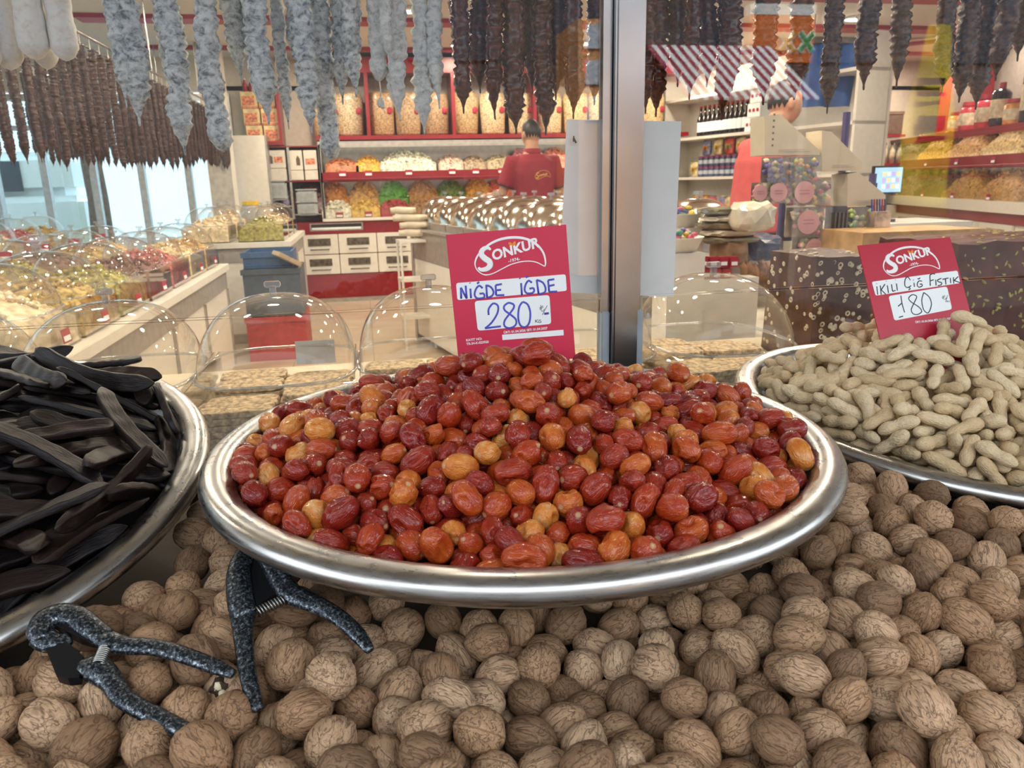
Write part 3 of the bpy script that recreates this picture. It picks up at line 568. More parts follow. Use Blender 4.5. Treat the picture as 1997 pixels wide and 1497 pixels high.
1619,2095,2152,46,62,-38,49,5,1212,1956,1935,60,41,46,-49,0,1750,2075,2174,42,59,48,-47,8,1201,1874,1926,43,-58,-58,-35,5,1453,1513,1879,17,48,44,72,11,1386,1896,2042,69,-50,-41,-29,2,1251,1850,1977,56,-43,-23,65,0,1507,1577,1950,25,-8,-54,79,2,
1598,1875,2130,24,-70,26,60,10,1478,2068,2090,54,24,78,-15,0,1338,1836,1998,47,59,-3,64,7,1837,1838,2090,50,9,85,-2,9,1316,2125,2005,53,2,83,3,8,1379,2015,2052,66,7,49,55,11,1374,1769,1989,12,-36,-38,-83,5,1551,1789,2042,8,74,15,-64,1,
1616,1579,1950,72,-41,-17,-51,5,1272,2112,1986,53,-52,65,4,11,1607,2171,2120,49,-7,-76,38,11,1283,1873,2004,52,-69,42,-26,6,1517,2023,2122,44,3,62,63,9,1556,1888,2118,36,60,51,-48,3,1270,1812,1965,33,43,-55,-62,5,1232,2108,1961,32,62,-43,56,11,
1529,1925,2115,20,72,32,-57,6,1495,1821,2072,6,79,16,-57,10,1493,1504,1907,10,-36,-61,-69,7,1707,1665,2050,52,-32,-68,-37,11,1644,2024,2119,50,29,79,-17,5,1774,1801,2096,44,41,75,-24,5,1325,1967,2018,27,-70,32,57,1,1238,1855,1934,37,62,-55,41,5,
1529,1431,1922,9,53,-44,70,11,1693,2034,2121,49,-35,72,30,11,1737,1761,2080,46,-48,61,41,4,1666,1736,2069,10,-80,9,57,11,1597,2059,2135,46,-48,60,42,11,1350,2233,1995,54,29,76,-19,2,1594,1521,1973,13,-22,-71,-64,7,1835,1920,2130,45,-82,23,-23,4,
1514,2101,2107,48,-66,-16,-54,2,1713,2088,2160,70,68,-15,3,4,1383,1621,1919,28,66,-17,66,1,1206,2060,1931,76,-43,-25,-38,1,1316,1777,1996,61,-46,34,52,5,1757,1852,2088,56,-13,80,14,0,1572,1539,1924,80,-17,27,-49,10,1457,1603,1933,67,-16,-63,-33,7,
1794,1876,2124,21,-70,20,64,0,1621,1661,2017,43,-47,68,35,2,1394,2222,2017,41,55,53,-47,4,1642,2058,2145,47,-38,73,30,10,1363,2112,2025,32,47,13,80,5,1542,1488,1923,88,6,37,24,9,1279,2245,1948,48,-36,50,-61,10,1549,2136,2099,13,-76,11,61,0,
1476,2191,2066,16,-49,51,-67,10,1308,1926,1996,43,18,-85,-19,11,1381,2355,1956,33,45,72,39,9,1565,1642,1988,23,-25,-40,-84,4,1280,2062,1987,6,40,47,77,7,1767,2007,2167,80,-9,-57,-13,3,1324,2014,2019,77,-46,38,14,3,1482,1807,2025,4,76,12,-62,8,
1693,1833,2088,27,68,45,-49,1,1649,1635,1992,7,44,-76,46,7,1763,1721,2074,42,70,56,0,8,1615,1806,2066,54,3,83,3,3,1653,1919,2123,10,77,21,-58,6,1541,1566,1921,16,-44,-38,-79,3,1673,2092,2151,80,44,-37,13,9,1865,2065,2122,70,-23,-65,-10,7,
1690,1856,2138,10,78,23,-55,2,1453,2124,2075,30,-79,29,43,6,1721,1641,2002,5,-39,74,-53,7,1305,2203,1980,65,42,47,-40,10,1328,2322,1924,17,7,-86,45,5,1886,1988,2110,84,-40,-32,-10,9,1608,1680,1991,39,-59,43,55,7,1554,1913,2088,5,78,13,-60,0,
1339,2163,2009,10,-75,8,63,1,1573,1590,1963,31,65,52,-45,9,1384,1681,1949,88,-21,33,-25,5,1446,1979,2082,38,-59,51,47,10,1245,2147,1951,12,-18,64,-72,6,1454,1550,1907,69,56,-42,-7,10,1505,1838,2046,51,-39,65,37,0,1462,2237,2037,12,-77,10,60,0,
1353,2315,1948,21,-74,-6,-61,4,1262,2008,1969,74,-41,28,-44,9,1375,1863,1994,58,-15,77,17,6,1473,1731,1987,52,6,84,1,4,1925,2163,2006,54,32,74,-22,4,1762,1812,2067,13,-78,13,58,5,1517,1923,2075,50,35,75,-23,11,1566,1703,1999,53,-12,81,13,7,
1429,2098,2029,36,-62,41,56,5,1389,1807,1984,52,-37,67,34,7,1753,1864,2133,50,20,83,-9,0,1668,1781,1785,55,-23,-63,-47,5,1330,1678,1933,75,60,-18,18,1,1276,2186,1962,48,3,44,-74,9,1440,1958,2043,19,-75,21,58,2,1901,1946,2084,37,-60,53,45,9,
1392,1547,1853,48,69,50,15,6,1409,2392,1954,56,41,67,23,5,1319,1724,1950,18,33,-39,83,4,1441,1750,1984,55,7,82,-1,4,1422,1681,1941,56,-12,80,14,0,1415,1554,1880,68,-27,-57,-34,10,1890,1980,1796,64,68,30,-11,11,1322,1620,1861,33,71,-29,52,7,
1268,1780,1931,23,64,-23,68,10,1421,2351,1968,74,-48,43,14,9,1583,2064,2095,12,76,23,-58,9,1784,2060,2095,24,-68,23,64,5,1410,1838,2004,60,12,78,-5,8,1875,1876,2085,6,-79,2,59,4,1396,2158,1835,9,2,-68,-71,1,1739,2175,2113,67,-26,-39,56,1,
1962,2480,1853,19,44,-65,-58,3,1389,2149,2032,12,41,-19,87,9,1505,2153,2090,45,-10,81,34,4,1431,2196,2035,48,-81,-20,24,2,1819,2040,2146,63,-8,76,-2,2,1704,1603,2008,60,-16,-69,-35,9,1658,1879,2109,55,-18,79,18,3,1548,1866,2073,57,-34,64,37,10,
1309,2162,1960,46,37,77,-22,11,1643,1601,1940,58,23,75,-16,0,1405,1678,1970,39,56,57,-43,9,1525,1457,1843,54,-26,76,23,10,1539,1997,1812,71,-35,-58,-13,3,1974,2384,1898,34,25,-64,-62,2,1589,2500,1957,50,-41,-40,64,7,2128,2301,1865,90,32,-27,2,8,
1871,2107,2102,2,29,-39,86,3,1544,2213,2083,53,30,-38,68,6,1475,1529,1937,56,-75,1,-32,10,1367,1702,1968,59,63,-48,8,1,1643,2067,2107,35,-63,48,48,1,1715,1859,2100,15,-78,17,56,4,1406,1987,2027,37,-60,54,44,10,1683,1638,1966,47,-50,52,50,6,
1626,1892,2107,62,14,75,-8,7,1423,2161,2012,49,41,69,-30,9,1565,1597,1929,48,-47,57,44,8,1596,1860,2087,14,72,23,-62,11,1511,1889,2065,53,-13,82,13,5,1731,1698,2003,14,74,25,-59,9,1944,2065,2019,3,-81,-2,57,7,1583,1612,1787,33,71,11,-60,10,
1768,2226,2083,49,-77,-1,39,1,1456,1660,1968,49,35,67,-41,8,1587,2102,2129,58,-71,17,-33,4,2000,2415,1886,12,57,-44,-67,7,1443,1993,1815,49,-23,64,53,2,1877,2504,1880,53,-76,34,1,0,2051,2316,1894,78,-36,-49,-6,5,1469,2003,2058,49,28,80,-15,5,
1479,1914,2056,30,-66,33,59,3,1942,2294,1950,43,50,65,-36,7,1541,2303,2030,17,-74,17,61,7,1716,1988,1803,58,63,36,34,2,1798,2109,2131,51,-49,-67,-17,4,1571,2341,2024,7,53,59,-59,9,1459,2470,1950,65,-44,60,1,3,1619,1715,2015,46,-44,67,36,8,
1487,2334,2003,25,-70,29,59,3,1413,2267,2009,26,67,36,-58,7,1686,1423,1819,52,1,63,55,1,1885,1695,2004,13,18,61,74,6,1918,1862,2062,27,90,-4,30,9,1466,1492,1836,37,35,-50,-69,9,1818,1395,1827,85,-21,-28,38,6,1912,1652,1955,55,43,-66,24,5,
2064,1874,1971,25,8,-67,-68,5,2022,1602,1904,57,-17,-57,54,11,1676,1547,1952,13,54,-61,55,1,1766,1604,1963,7,2,-38,-91,2,1846,1692,2012,24,29,56,73,9,1933,1765,2015,55,-43,67,-20,8,1949,1629,1919,12,-23,39,88,8,1279,1919,1838,43,59,33,-58,11,
1537,1452,1876,44,-63,-44,-44,7,1609,1494,1906,3,17,-71,-66,11,1722,1399,1849,35,81,2,-45,11,1708,1557,1968,28,-84,12,-42,5,1770,1680,2021,33,-10,82,-44,2,1877,1387,1833,28,64,-17,68,2,1918,1584,1912,70,-67,7,17,11,1959,1577,1933,9,28,67,67,3,
1976,1709,1968,70,66,-20,-11,11,2270,1923,1895,68,45,21,51,0,1297,2003,1832,51,3,80,-29,6,1565,1411,1881,90,-7,16,-38,3,1688,1365,1883,9,-51,0,84,9,1613,1501,1942,61,36,-64,24,11,1747,1651,2024,14,18,-55,-79,1,1927,1592,1958,14,-35,-53,74,9,
1801,1742,2065,11,6,-97,15,10,2268,1967,1922,56,44,-69,-8,11,2061,1493,1897,79,35,27,39,8,2276,1712,1906,15,64,12,-73,6,2248,1793,1914,76,54,-16,29,9,1226,1941,1871,82,-15,-31,43,5,1615,1391,1868,20,-96,-7,14,9,1656,1485,1923,25,-46,52,-67,10,
1540,1441,1953,73,30,-56,18,4,1716,2312,2083,82,38,30,-25,11,1710,1396,1879,12,75,-42,-48,6,1804,1614,1978,69,-59,-27,-29,0,1818,1707,2040,24,-53,-40,-69,10,1745,2227,2112,18,8,-68,69,3,1866,1449,1883,53,44,-45,55,9,1889,1567,1933,23,5,-74,-61,1,
2006,1632,1925,45,-31,49,-67,6,1941,1724,1985,73,40,-50,19,9,2190,1704,1922,3,-39,63,-66,11,2104,1679,1925,65,59,46,2,11,1571,1459,1899,51,74,-36,20,10,1700,1472,1947,14,-1,-76,-62,10,1763,1387,1864,51,-40,-8,-74,9,1847,1521,1943,23,56,48,-62,2,
1937,1440,1914,11,17,-78,-57,4,2122,1618,1914,77,-5,62,2,2,1945,1397,1848,35,-73,-22,-52,1,2157,1785,1934,50,-68,-14,50,6,2187,1906,1930,67,-4,-72,3,1,2052,1405,1849,33,70,-3,-62,8,2373,1812,1884,1,77,-42,-46,8,2296,1954,1884,6,-93,-28,19,9,
1623,1417,1888,17,38,-2,90,5,1745,1358,1914,2,-61,0,-78,8,1750,1416,1916,59,57,30,47,0,1768,1447,1904,93,-28,2,18,4,1809,1451,1933,1,-13,79,-59,0,1790,1353,1891,78,19,53,24,2,1864,1625,1980,29,-60,25,69,6,1930,1622,1988,70,64,-9,-26,7,
1767,2567,1954,65,4,72,-20,11,1877,1383,1866,61,-34,-65,-24,1,1887,1459,1912,59,-52,-55,-25,5,1923,1368,1892,75,33,-42,-37,5,2001,1640,1957,42,46,-66,-40,4,1978,1821,2016,28,-25,42,82,4,2155,1838,1942,57,50,-34,-54,9,2356,2019,1905,42,69,-42,39,4,
1989,1391,1858,75,6,35,54,2,2206,1949,1931,48,4,-84,23,7,2096,1456,1849,84,45,27,-2,8,2212,1546,1867,52,-61,-57,-10,0,2270,1623,1893,10,47,-46,-74,2,2299,1793,1909,52,-11,-58,-61,11,2165,1472,1850,19,-55,-73,32,1,1604,1419,1937,78,4,57,-21,9,
1605,1444,1958,57,-7,-61,53,9,1687,1508,1975,46,24,-70,-47,0,1656,1375,1931,53,36,-57,-49,0,1708,1401,1932,70,5,-63,-29,5,1755,1503,1956,40,-43,-62,-50,11,1684,1591,1982,78,27,-35,-41,7,1786,1526,1971,72,67,5,15,11,1831,1358,1852,10,53,-1,83,2,
1823,1373,1877,43,59,-54,-40,2,1930,1504,1912,23,-53,-71,-38,3,2053,1816,1952,69,60,37,-2,3,2033,1746,1961,45,-82,-15,-28,9,1909,1406,1878,6,-74,-55,-35,0,1967,1410,1890,73,58,15,30,6,2017,1529,1916,73,-67,3,6,7,2164,1555,1908,31,44,-62,56,0,
2285,1667,1893,50,44,71,19,2,2043,1447,1910,62,-48,-20,-58,7,2322,1687,1906,17,-82,18,-50,0,2314,1871,1911,69,3,68,-17,2,2364,2125,1898,1,-16,64,-74,7,2140,1467,1878,41,89,-14,-3,4,1533,1720,2000,56,-12,79,14,2,1599,2020,2108,52,-41,61,40,5,
1802,1955,2101,-3,80,3,-59,5,1984,1779,1988,16,75,31,-54,3,1900,1804,2045,1,81,8,-56,9,1966,1885,2034,19,-75,23,58,9,1871,1774,2045,64,8,75,-3,1,2013,1895,2007,21,-72,23,60,2,1850,1737,2035,57,10,80,-3,7,1810,1654,1996,51,-26,78,23,2,
  ],
  'carob': [
-703,1670,2083,46,67,48,30,6,-558,1577,1998,50,-30,59,54,2,-731,2100,2131,57,6,78,-21,1,-578,1507,1960,68,-69,10,-19,4,-586,1836,2068,31,13,-55,-75,3,-658,1437,1901,4,36,45,80,1,-761,1368,1903,24,45,46,71,1,-672,1482,2001,60,-48,34,-52,9,
-750,1730,2087,22,43,54,68,2,-648,1701,2015,51,47,-39,-59,1,-675,1730,2051,17,31,67,64,8,-688,1476,1967,66,61,20,36,8,-845,2070,2151,46,70,-8,52,9,-680,1910,2086,34,-60,53,-47,9,-512,1646,1973,51,-81,-20,-16,0,-576,1759,2029,8,-25,-75,-60,6,
-761,1503,2017,15,58,47,63,5,-506,1872,1994,23,45,-62,58,4,-658,1820,2065,51,-50,66,-17,8,-658,2038,2085,22,-70,51,-43,9,-698,1491,1927,23,43,53,68,8,-678,2123,2128,43,64,23,58,0,-840,1594,2005,13,47,52,68,5,-541,2013,2070,60,-28,-54,-50,8,
-729,2090,2081,43,46,65,41,7,-905,2066,2156,64,59,43,20,7,-713,2213,2140,53,-68,-32,36,8,-667,1813,2005,7,-20,-66,-71,3,-810,1636,2047,26,26,80,46,0,-972,2257,2144,66,-15,68,25,5,-770,2053,2051,22,40,71,51,6,-671,1871,2060,22,54,60,52,7,
-625,2117,2100,59,75,18,18,8,-600,1613,1956,4,20,67,70,3,-688,1987,2054,47,60,55,31,5,-656,1587,1935,11,-6,-54,-82,1,-735,2070,2062,18,-44,59,-64,6,-841,2107,2132,36,13,-67,-62,6,-727,1940,2068,22,73,24,58,8,-883,2105,2119,33,39,69,49,6,
-965,1939,2127,17,32,67,63,1,-894,1834,2127,16,-12,69,68,7,-724,2165,2076,56,13,80,-10,7,-857,1816,2094,26,31,66,62,6,-905,1624,2034,10,39,54,73,7,-975,2356,2136,39,-48,66,-40,4,-1044,2293,2163,43,38,63,51,0,-750,1846,2038,21,42,66,57,4,
-960,1890,2103,30,43,63,55,8,-617,1832,2010,51,68,43,24,3,-675,2093,2033,17,-43,62,-61,3,-864,1717,2085,66,-52,47,-24,9,-894,1579,2053,18,65,42,59,7,-879,1541,2054,24,63,44,58,6,-685,1778,2031,44,56,55,41,8,-902,2192,2087,17,29,72,59,9,
-566,1916,1969,24,0,-64,-72,2,-778,2223,2076,55,32,76,4,1,-773,1399,1890,64,-37,64,-12,4,-687,1584,1977,36,25,64,61,2,-908,2035,2091,28,41,66,55,5,-865,2235,2051,53,50,56,36,4,-1054,2214,2110,54,-46,63,-28,8,-804,1343,1959,57,-29,-74,17,7,
-967,1816,2093,43,23,66,56,8,-907,1619,2058,21,49,52,65,4,-933,1666,2103,25,35,58,68,1,-1096,1913,2109,19,18,66,69,9,-1307,1571,2031,55,44,30,63,3,-1189,1904,2104,44,11,63,61,7,-1355,1964,2078,12,42,-64,-61,4,-894,1497,1980,22,39,48,74,1,
-1149,1510,2009,33,60,-35,-62,5,-1207,2139,2088,40,35,-68,-48,6,-1180,2174,2127,55,53,48,41,8,-1285,1499,1986,42,60,24,62,8,-1451,2119,2038,53,-42,41,-59,5,-1211,1438,1966,33,63,26,64,2,-1278,1749,2078,32,23,50,75,5,-1035,1444,1979,47,65,31,49,0,
-1307,1345,1882,71,-36,45,-37,9,-1497,1549,1971,45,40,31,72,9,-1168,1341,1927,5,-21,-33,-91,1,-1211,1443,1999,15,15,43,87,6,-1307,2150,2098,24,20,65,68,6,-1137,2234,2116,30,60,45,57,9,-1392,2114,2096,79,-31,49,16,7,-1298,1347,1927,56,63,7,51,9,
-1017,2010,2145,68,61,29,25,3,-1135,1989,2141,39,25,52,70,9,-1442,1798,2039,38,26,47,74,1,-1548,1652,2009,45,54,33,61,3,-1033,1441,2004,12,18,-50,-82,9,-1005,1697,2102,1,19,57,79,9,-1155,1239,1836,33,69,-17,-61,7,-1019,1245,1848,69,-22,66,15,2,
-1033,2129,2127,18,34,79,45,9,-1528,1639,2042,60,62,32,36,4,-1004,1420,2017,38,67,43,44,2,-1453,1489,1959,35,35,41,75,6,-1386,1441,1954,52,14,44,71,7,-1588,1678,1983,74,-51,24,-35,5,-1001,1489,2038,38,72,43,36,6,-1303,1986,2123,59,58,32,44,1,
-1352,1609,2053,53,-74,-6,38,3,-1488,1946,2097,6,18,-65,-73,1,-1091,1308,1913,7,-14,-40,-89,9,-1352,1787,2109,9,-10,53,82,7,-1599,1727,2028,81,-37,32,-28,7,-1508,1792,2050,61,55,37,42,1,-1433,2167,2142,30,28,61,66,2,-1354,1349,1924,83,-50,-1,-22,4,
-982,1459,2044,54,-50,61,-25,3,-1437,1761,2085,70,61,22,27,7,-1443,1990,2128,16,10,65,72,7,-800,1396,1959,44,76,34,30,7,-1453,1988,2158,63,40,59,-26,5,-1487,1768,2116,39,52,38,64,1,-1032,1261,1895,41,34,59,59,7,-1408,1434,1990,2,14,-53,-82,4,
-1566,2090,2108,17,-5,56,79,8,-1273,1977,2159,50,49,51,48,5,-1338,1621,2069,70,54,42,14,2,-1189,2076,2166,73,64,13,10,9,-1195,2278,2145,60,43,-55,-37,1,-901,1252,1822,63,7,69,33,2,-1007,1254,1926,48,58,37,53,5,-1579,1906,2076,25,37,-76,-45,9,
-1392,2256,2150,72,24,53,35,8,-1224,2302,2166,47,-52,49,-50,7,-1404,1851,2148,59,61,27,44,2,-889,1265,1850,33,-69,7,-63,0,-1467,1612,2078,7,24,80,-53,5,-1037,1252,1949,42,-31,64,-54,2,-1233,1241,1886,31,-64,21,-65,4,-1608,1899,2094,68,-58,12,-41,1,
-1266,1252,1913,46,-60,38,-51,8,-1310,2133,2143,34,25,54,72,4,
  ],
  'walnut': [
-443,1015,1833,50,73,11,-43,0,789,859,1810,10,14,79,-57,5,-275,964,1839,13,-49,69,-50,13,-509,1071,1840,33,70,-10,61,8,538,845,1809,77,-50,-36,8,10,896,850,1783,38,16,66,-61,11,-317,1149,1864,83,-36,-36,-18,5,116,959,1806,89,38,4,-20,5,
-144,1031,1827,61,-38,68,-2,2,-501,1270,1873,66,14,-51,52,3,659,979,1804,30,-63,12,69,1,-517,1152,1854,13,55,-37,73,3,424,886,1783,35,46,80,13,3,-172,1156,1831,81,-55,8,-10,3,1025,1052,1808,46,33,72,-36,0,738,844,1755,10,-27,14,94,13,
-103,1091,1843,13,15,-55,80,3,694,912,1801,76,-5,61,16,9,-249,1038,1830,55,33,35,-67,13,-318,1063,1832,52,-55,48,42,11,194,970,1770,11,63,-24,72,4,-357,1004,1828,27,-61,73,8,7,-446,1102,1843,8,69,-64,29,7,-173,1279,1866,39,-52,-33,67,13,
-385,1127,1849,78,47,4,39,6,38,990,1803,66,57,-5,-46,0,806,987,1807,6,39,-28,86,2,442,1083,1781,12,-51,59,60,5,708,1077,1807,50,-3,58,-63,13,505,903,1784,23,-54,-58,54,10,627,881,1777,30,32,-20,86,12,454,986,1789,11,-49,-13,84,10,
-101,975,1810,63,-72,-16,-21,5,-398,1194,1874,38,47,34,71,10,786,784,1775,97,-15,6,13,4,-206,980,1808,58,28,-58,48,9,867,786,1764,57,80,10,3,12,-289,1239,1845,59,17,-51,-59,5,602,1101,1773,7,29,-27,-90,8,979,937,1790,40,-10,-59,68,7,
1083,1057,1840,56,-75,26,22,1,30,912,1817,13,-60,48,-61,9,536,1046,1774,9,-23,-37,-89,2,249,1151,1765,35,-51,68,36,0,384,1058,1744,6,-12,11,-97,12,616,806,1783,18,75,-27,-56,9,81,1048,1796,5,-54,27,78,1,779,926,1774,51,-54,-39,52,13,
249,843,1811,95,12,22,15,13,-66,1086,1783,41,-16,-72,-51,10,217,1081,1753,10,24,-60,74,9,18,1298,1779,46,70,4,-52,13,-35,1167,1789,89,-13,40,-10,9,167,1201,1793,41,59,-27,-62,7,2,1106,1775,91,-28,19,-19,0,-385,1339,1853,42,83,12,-32,10,
888,1111,1835,55,-43,57,-41,12,965,1092,1809,45,10,19,-86,2,-278,1312,1856,74,-28,-30,51,6,916,926,1764,64,72,13,19,13,330,1266,1768,73,41,-52,6,13,335,1161,1736,91,15,5,-36,1,177,1145,1761,72,-2,-65,21,4,888,998,1795,48,52,-52,45,10,
-75,897,1822,42,-24,87,-2,8,-268,1113,1819,21,85,-45,-15,3,400,1146,1753,87,-46,12,-3,6,824,1115,1805,10,-24,59,75,4,-6,1041,1784,53,-51,65,-7,7,732,976,1802,90,11,23,33,7,838,1044,1816,37,-30,-12,86,2,419,1005,1731,74,-46,31,-36,6,
663,1147,1767,38,-86,-29,-9,0,229,1255,1779,3,-70,-70,-1,12,568,1245,1776,16,-67,-59,-39,12,621,1200,1788,78,55,10,25,10,434,1255,1751,34,-65,-61,27,5,253,1003,1749,77,-39,36,-32,13,112,1222,1757,75,-13,-41,-47,8,1168,1321,1875,9,48,58,64,5,
73,1133,1788,19,16,-82,50,9,1209,1211,1825,50,54,-64,15,1,97,1300,1786,37,24,88,-12,9,787,1196,1816,5,-38,57,71,1,906,1332,1819,64,10,-73,15,9,753,1132,1810,28,-18,45,-82,11,-56,1269,1772,40,51,-71,-22,0,-228,1162,1787,7,63,73,22,2,
-31,950,1785,65,74,6,9,11,1274,1335,1847,8,0,74,-65,2,964,1032,1771,0,57,21,-78,9,1023,1316,1820,50,-30,-30,75,5,1036,1185,1830,58,7,-26,-76,7,-76,1345,1796,8,-2,73,-66,12,-204,1226,1821,16,29,68,-64,5,-128,1331,1837,79,51,18,26,8,
1098,1232,1834,57,-33,23,70,12,134,1084,1758,14,64,-39,-63,5,576,938,1772,4,38,52,75,9,-428,1681,1846,55,65,32,38,13,558,1151,1752,76,1,-57,27,2,-472,1434,1832,28,-13,86,37,4,272,938,1767,60,-47,-1,-64,6,518,977,1755,50,73,-41,-18,10,
959,1159,1836,7,-15,-61,-77,10,-404,1544,1840,48,48,47,-54,8,1114,1379,1844,93,18,-26,10,3,887,1175,1821,87,-8,-46,-5,8,1102,1307,1838,32,7,-86,-37,9,-591,1086,1846,11,-70,-43,54,6,1317,1284,1867,22,-89,-8,-37,6,202,897,1765,16,63,24,70,5,
340,996,1728,62,10,70,31,11,1160,1252,1847,36,21,-27,85,10,377,1211,1736,5,-45,24,85,0,-392,1070,1805,72,63,-13,20,9,1198,1498,1873,35,91,5,-15,12,511,1267,1745,67,-35,64,-4,6,1018,1403,1871,70,59,32,19,9,310,868,1782,68,4,4,-72,4,
717,1192,1777,9,55,-64,52,11,975,1377,1815,4,-57,79,17,13,-581,1216,1825,68,-68,-11,-21,9,-333,1546,1833,7,7,92,34,11,1094,1043,1771,52,57,-38,-49,5,285,1127,1712,73,34,29,-49,0,-227,1423,1819,46,73,41,25,3,1056,1120,1813,43,49,-15,-73,8,
-187,1058,1782,71,-57,29,27,8,309,1057,1733,82,16,-53,10,10,695,1328,1764,36,-59,40,-58,0,-122,1288,1784,33,-67,64,4,1,342,926,1753,80,32,33,37,9,1272,1241,1837,6,-4,96,-23,7,-548,1311,1852,55,-52,63,-3,12,1027,989,1769,39,-54,-68,-28,4,
-454,1312,1831,77,29,-27,-48,12,1274,1456,1862,19,-2,-55,80,8,374,838,1772,64,-10,44,-60,0,-10,1356,1806,11,-15,31,-92,2,-441,1172,1821,48,27,77,27,3,-404,1455,1836,56,-63,-52,0,10,-542,1063,1783,62,10,74,-19,12,-113,1219,1786,74,15,-59,25,0,
130,898,1776,9,21,96,8,7,769,1067,1768,79,-57,-15,-6,13,687,787,1761,81,19,-27,46,8,830,855,1749,11,54,-74,-36,13,770,1304,1753,98,-5,-14,-3,1,813,1283,1806,14,13,74,63,9,693,894,1729,20,-43,-6,-87,10,1180,1141,1812,23,78,57,-1,10,
1179,1590,1864,67,28,-18,-65,12,164,1265,1773,2,-90,-35,-20,0,666,1039,1770,83,29,37,-26,12,278,1217,1746,75,28,58,-9,7,-320,1457,1832,15,-54,-38,72,4,471,1153,1767,45,74,11,-47,10,-505,1220,1818,78,48,28,-25,5,-588,1295,1800,36,15,78,-46,0,
1123,1171,1800,9,0,-36,-92,12,981,861,1758,38,-1,-49,-77,4,-362,1622,1843,79,-51,26,19,0,-290,1398,1841,5,59,-78,-18,7,-264,1286,1791,20,54,-69,-42,11,-356,1394,1821,35,70,35,50,12,-259,1522,1838,65,-51,-54,0,1,-7,1227,1758,2,-74,-31,58,1,
1262,1170,1813,76,55,-9,32,12,628,1059,1715,5,39,77,48,0,966,1289,1790,23,57,-35,69,1,901,1073,1782,64,41,11,62,11,-572,1142,1804,11,46,25,-84,3,648,939,1750,24,79,51,20,7,583,1006,1738,78,-4,52,-32,10,1145,1456,1838,44,65,41,-45,9,
272,1307,1778,16,0,15,97,13,480,1320,1771,60,45,-64,13,12,64,944,1762,75,60,-6,-23,12,-525,929,1861,56,17,-79,14,1,-250,1354,1809,55,-41,-63,33,2,1216,1440,1832,9,18,-13,-96,4,-335,946,1809,5,52,84,12,12,-157,991,1752,47,-32,-75,30,9,
-172,913,1803,85,13,-3,-49,8,-429,1380,1821,50,85,-11,0,11,846,949,1763,71,-49,-39,-28,12,1087,965,1751,63,-74,0,-17,0,52,1191,1753,76,-36,3,52,12,518,910,1716,66,43,-45,39,8,44,835,1830,27,-2,81,50,5,1340,1408,1834,60,-4,75,-24,7,
567,1318,1755,60,63,38,29,8,567,858,1744,36,-52,48,59,5,517,1199,1726,46,-2,-10,-87,11,354,1104,1702,91,-14,35,-6,1,474,845,1741,29,13,-87,-36,13,-330,1317,1806,79,-21,-14,-54,8,-628,1147,1853,1,14,-97,10,3,711,1264,1746,34,-42,-81,-18,6,
981,1215,1801,85,-34,-32,-21,0,1084,1493,1858,45,47,-62,-42,2,1063,1430,1821,19,37,-64,63,9,-512,1294,1795,58,75,-24,-16,0,-409,1749,1862,24,-61,33,-66,13,641,1280,1754,47,-83,14,-22,12,1180,1076,1771,19,19,65,-69,0,409,1333,1781,54,-56,-15,60,6,
-133,1118,1787,11,-65,-37,-64,0,-363,1201,1817,78,-57,19,12,1,-441,939,1822,46,-25,21,82,6,-192,1305,1798,6,-3,56,-81,5,904,1292,1748,31,86,-38,2,8,507,1126,1708,43,-46,77,4,13,205,1204,1735,36,65,-53,-38,11,868,1427,1784,27,-51,70,-39,13,
-65,1010,1753,16,1,-77,60,9,-638,1242,1789,27,2,54,79,11,-410,1254,1837,62,62,29,-35,3,628,1352,1772,89,7,1,42,12,-251,1224,1762,49,-35,75,23,11,589,1206,1726,58,20,78,-8,6,1159,1533,1830,0,-73,-12,-66,11,170,1084,1694,12,-8,-84,51,3,
844,1216,1776,64,-61,43,9,5,-580,1020,1823,80,-9,-55,-20,13,930,1366,1757,29,46,-64,53,11,391,945,1709,90,4,23,-35,7,432,1106,1702,44,-70,-52,14,9,-511,1370,1818,4,14,79,58,5,-340,1126,1795,8,-36,69,-61,11,1020,911,1739,2,-65,45,60,10,
-154,1409,1819,71,-55,-17,-38,9,1032,1086,1742,57,71,-18,34,9,324,800,1798,26,32,-41,80,11,689,1141,1698,48,85,-2,-12,0,-406,1140,1769,29,66,-64,22,7,1045,1245,1792,7,-18,-72,66,13,-460,1057,1779,44,48,8,-74,8,444,1186,1718,12,-24,-35,-88,1,
-297,1180,1800,44,-3,86,-19,2,987,1041,1701,27,-21,69,-62,11,835,1071,1747,92,-10,18,-31,6,914,1239,1795,18,-86,-19,-42,10,134,1012,1757,31,83,30,34,12,1371,1245,1835,27,-87,20,34,9,-503,972,1804,18,-85,43,19,13,746,967,1689,4,-8,-43,89,6,
-401,1041,1742,46,-71,-48,-16,0,773,1235,1760,36,20,-68,59,2,78,996,1717,10,25,-93,19,0,-46,1124,1723,48,46,-63,37,8,116,1152,1720,88,-16,-41,12,9,-157,1488,1826,44,-5,-86,21,3,1231,1304,1802,52,-80,16,-21,11,714,1052,1723,43,77,12,43,0,
700,988,1737,85,-3,-1,50,6,1235,1137,1759,83,39,-35,15,8,1177,1265,1780,52,-56,-42,47,12,454,932,1739,80,-39,-35,-26,11,-175,1077,1713,49,77,-31,23,13,-490,1125,1790,21,-92,29,-6,5,818,952,1699,71,-15,-62,26,5,947,1432,1774,58,44,-42,-52,7,
1335,1340,1819,59,15,56,-55,3,-166,1166,1747,62,-29,-18,-69,5,616,1137,1707,56,71,-41,5,5,-478,1899,1870,49,50,33,62,13,482,1053,1728,76,-57,27,-8,0,-121,1055,1759,74,20,-14,61,10,-399,1306,1789,60,26,63,-40,7,1077,1323,1760,11,7,8,-98,5,
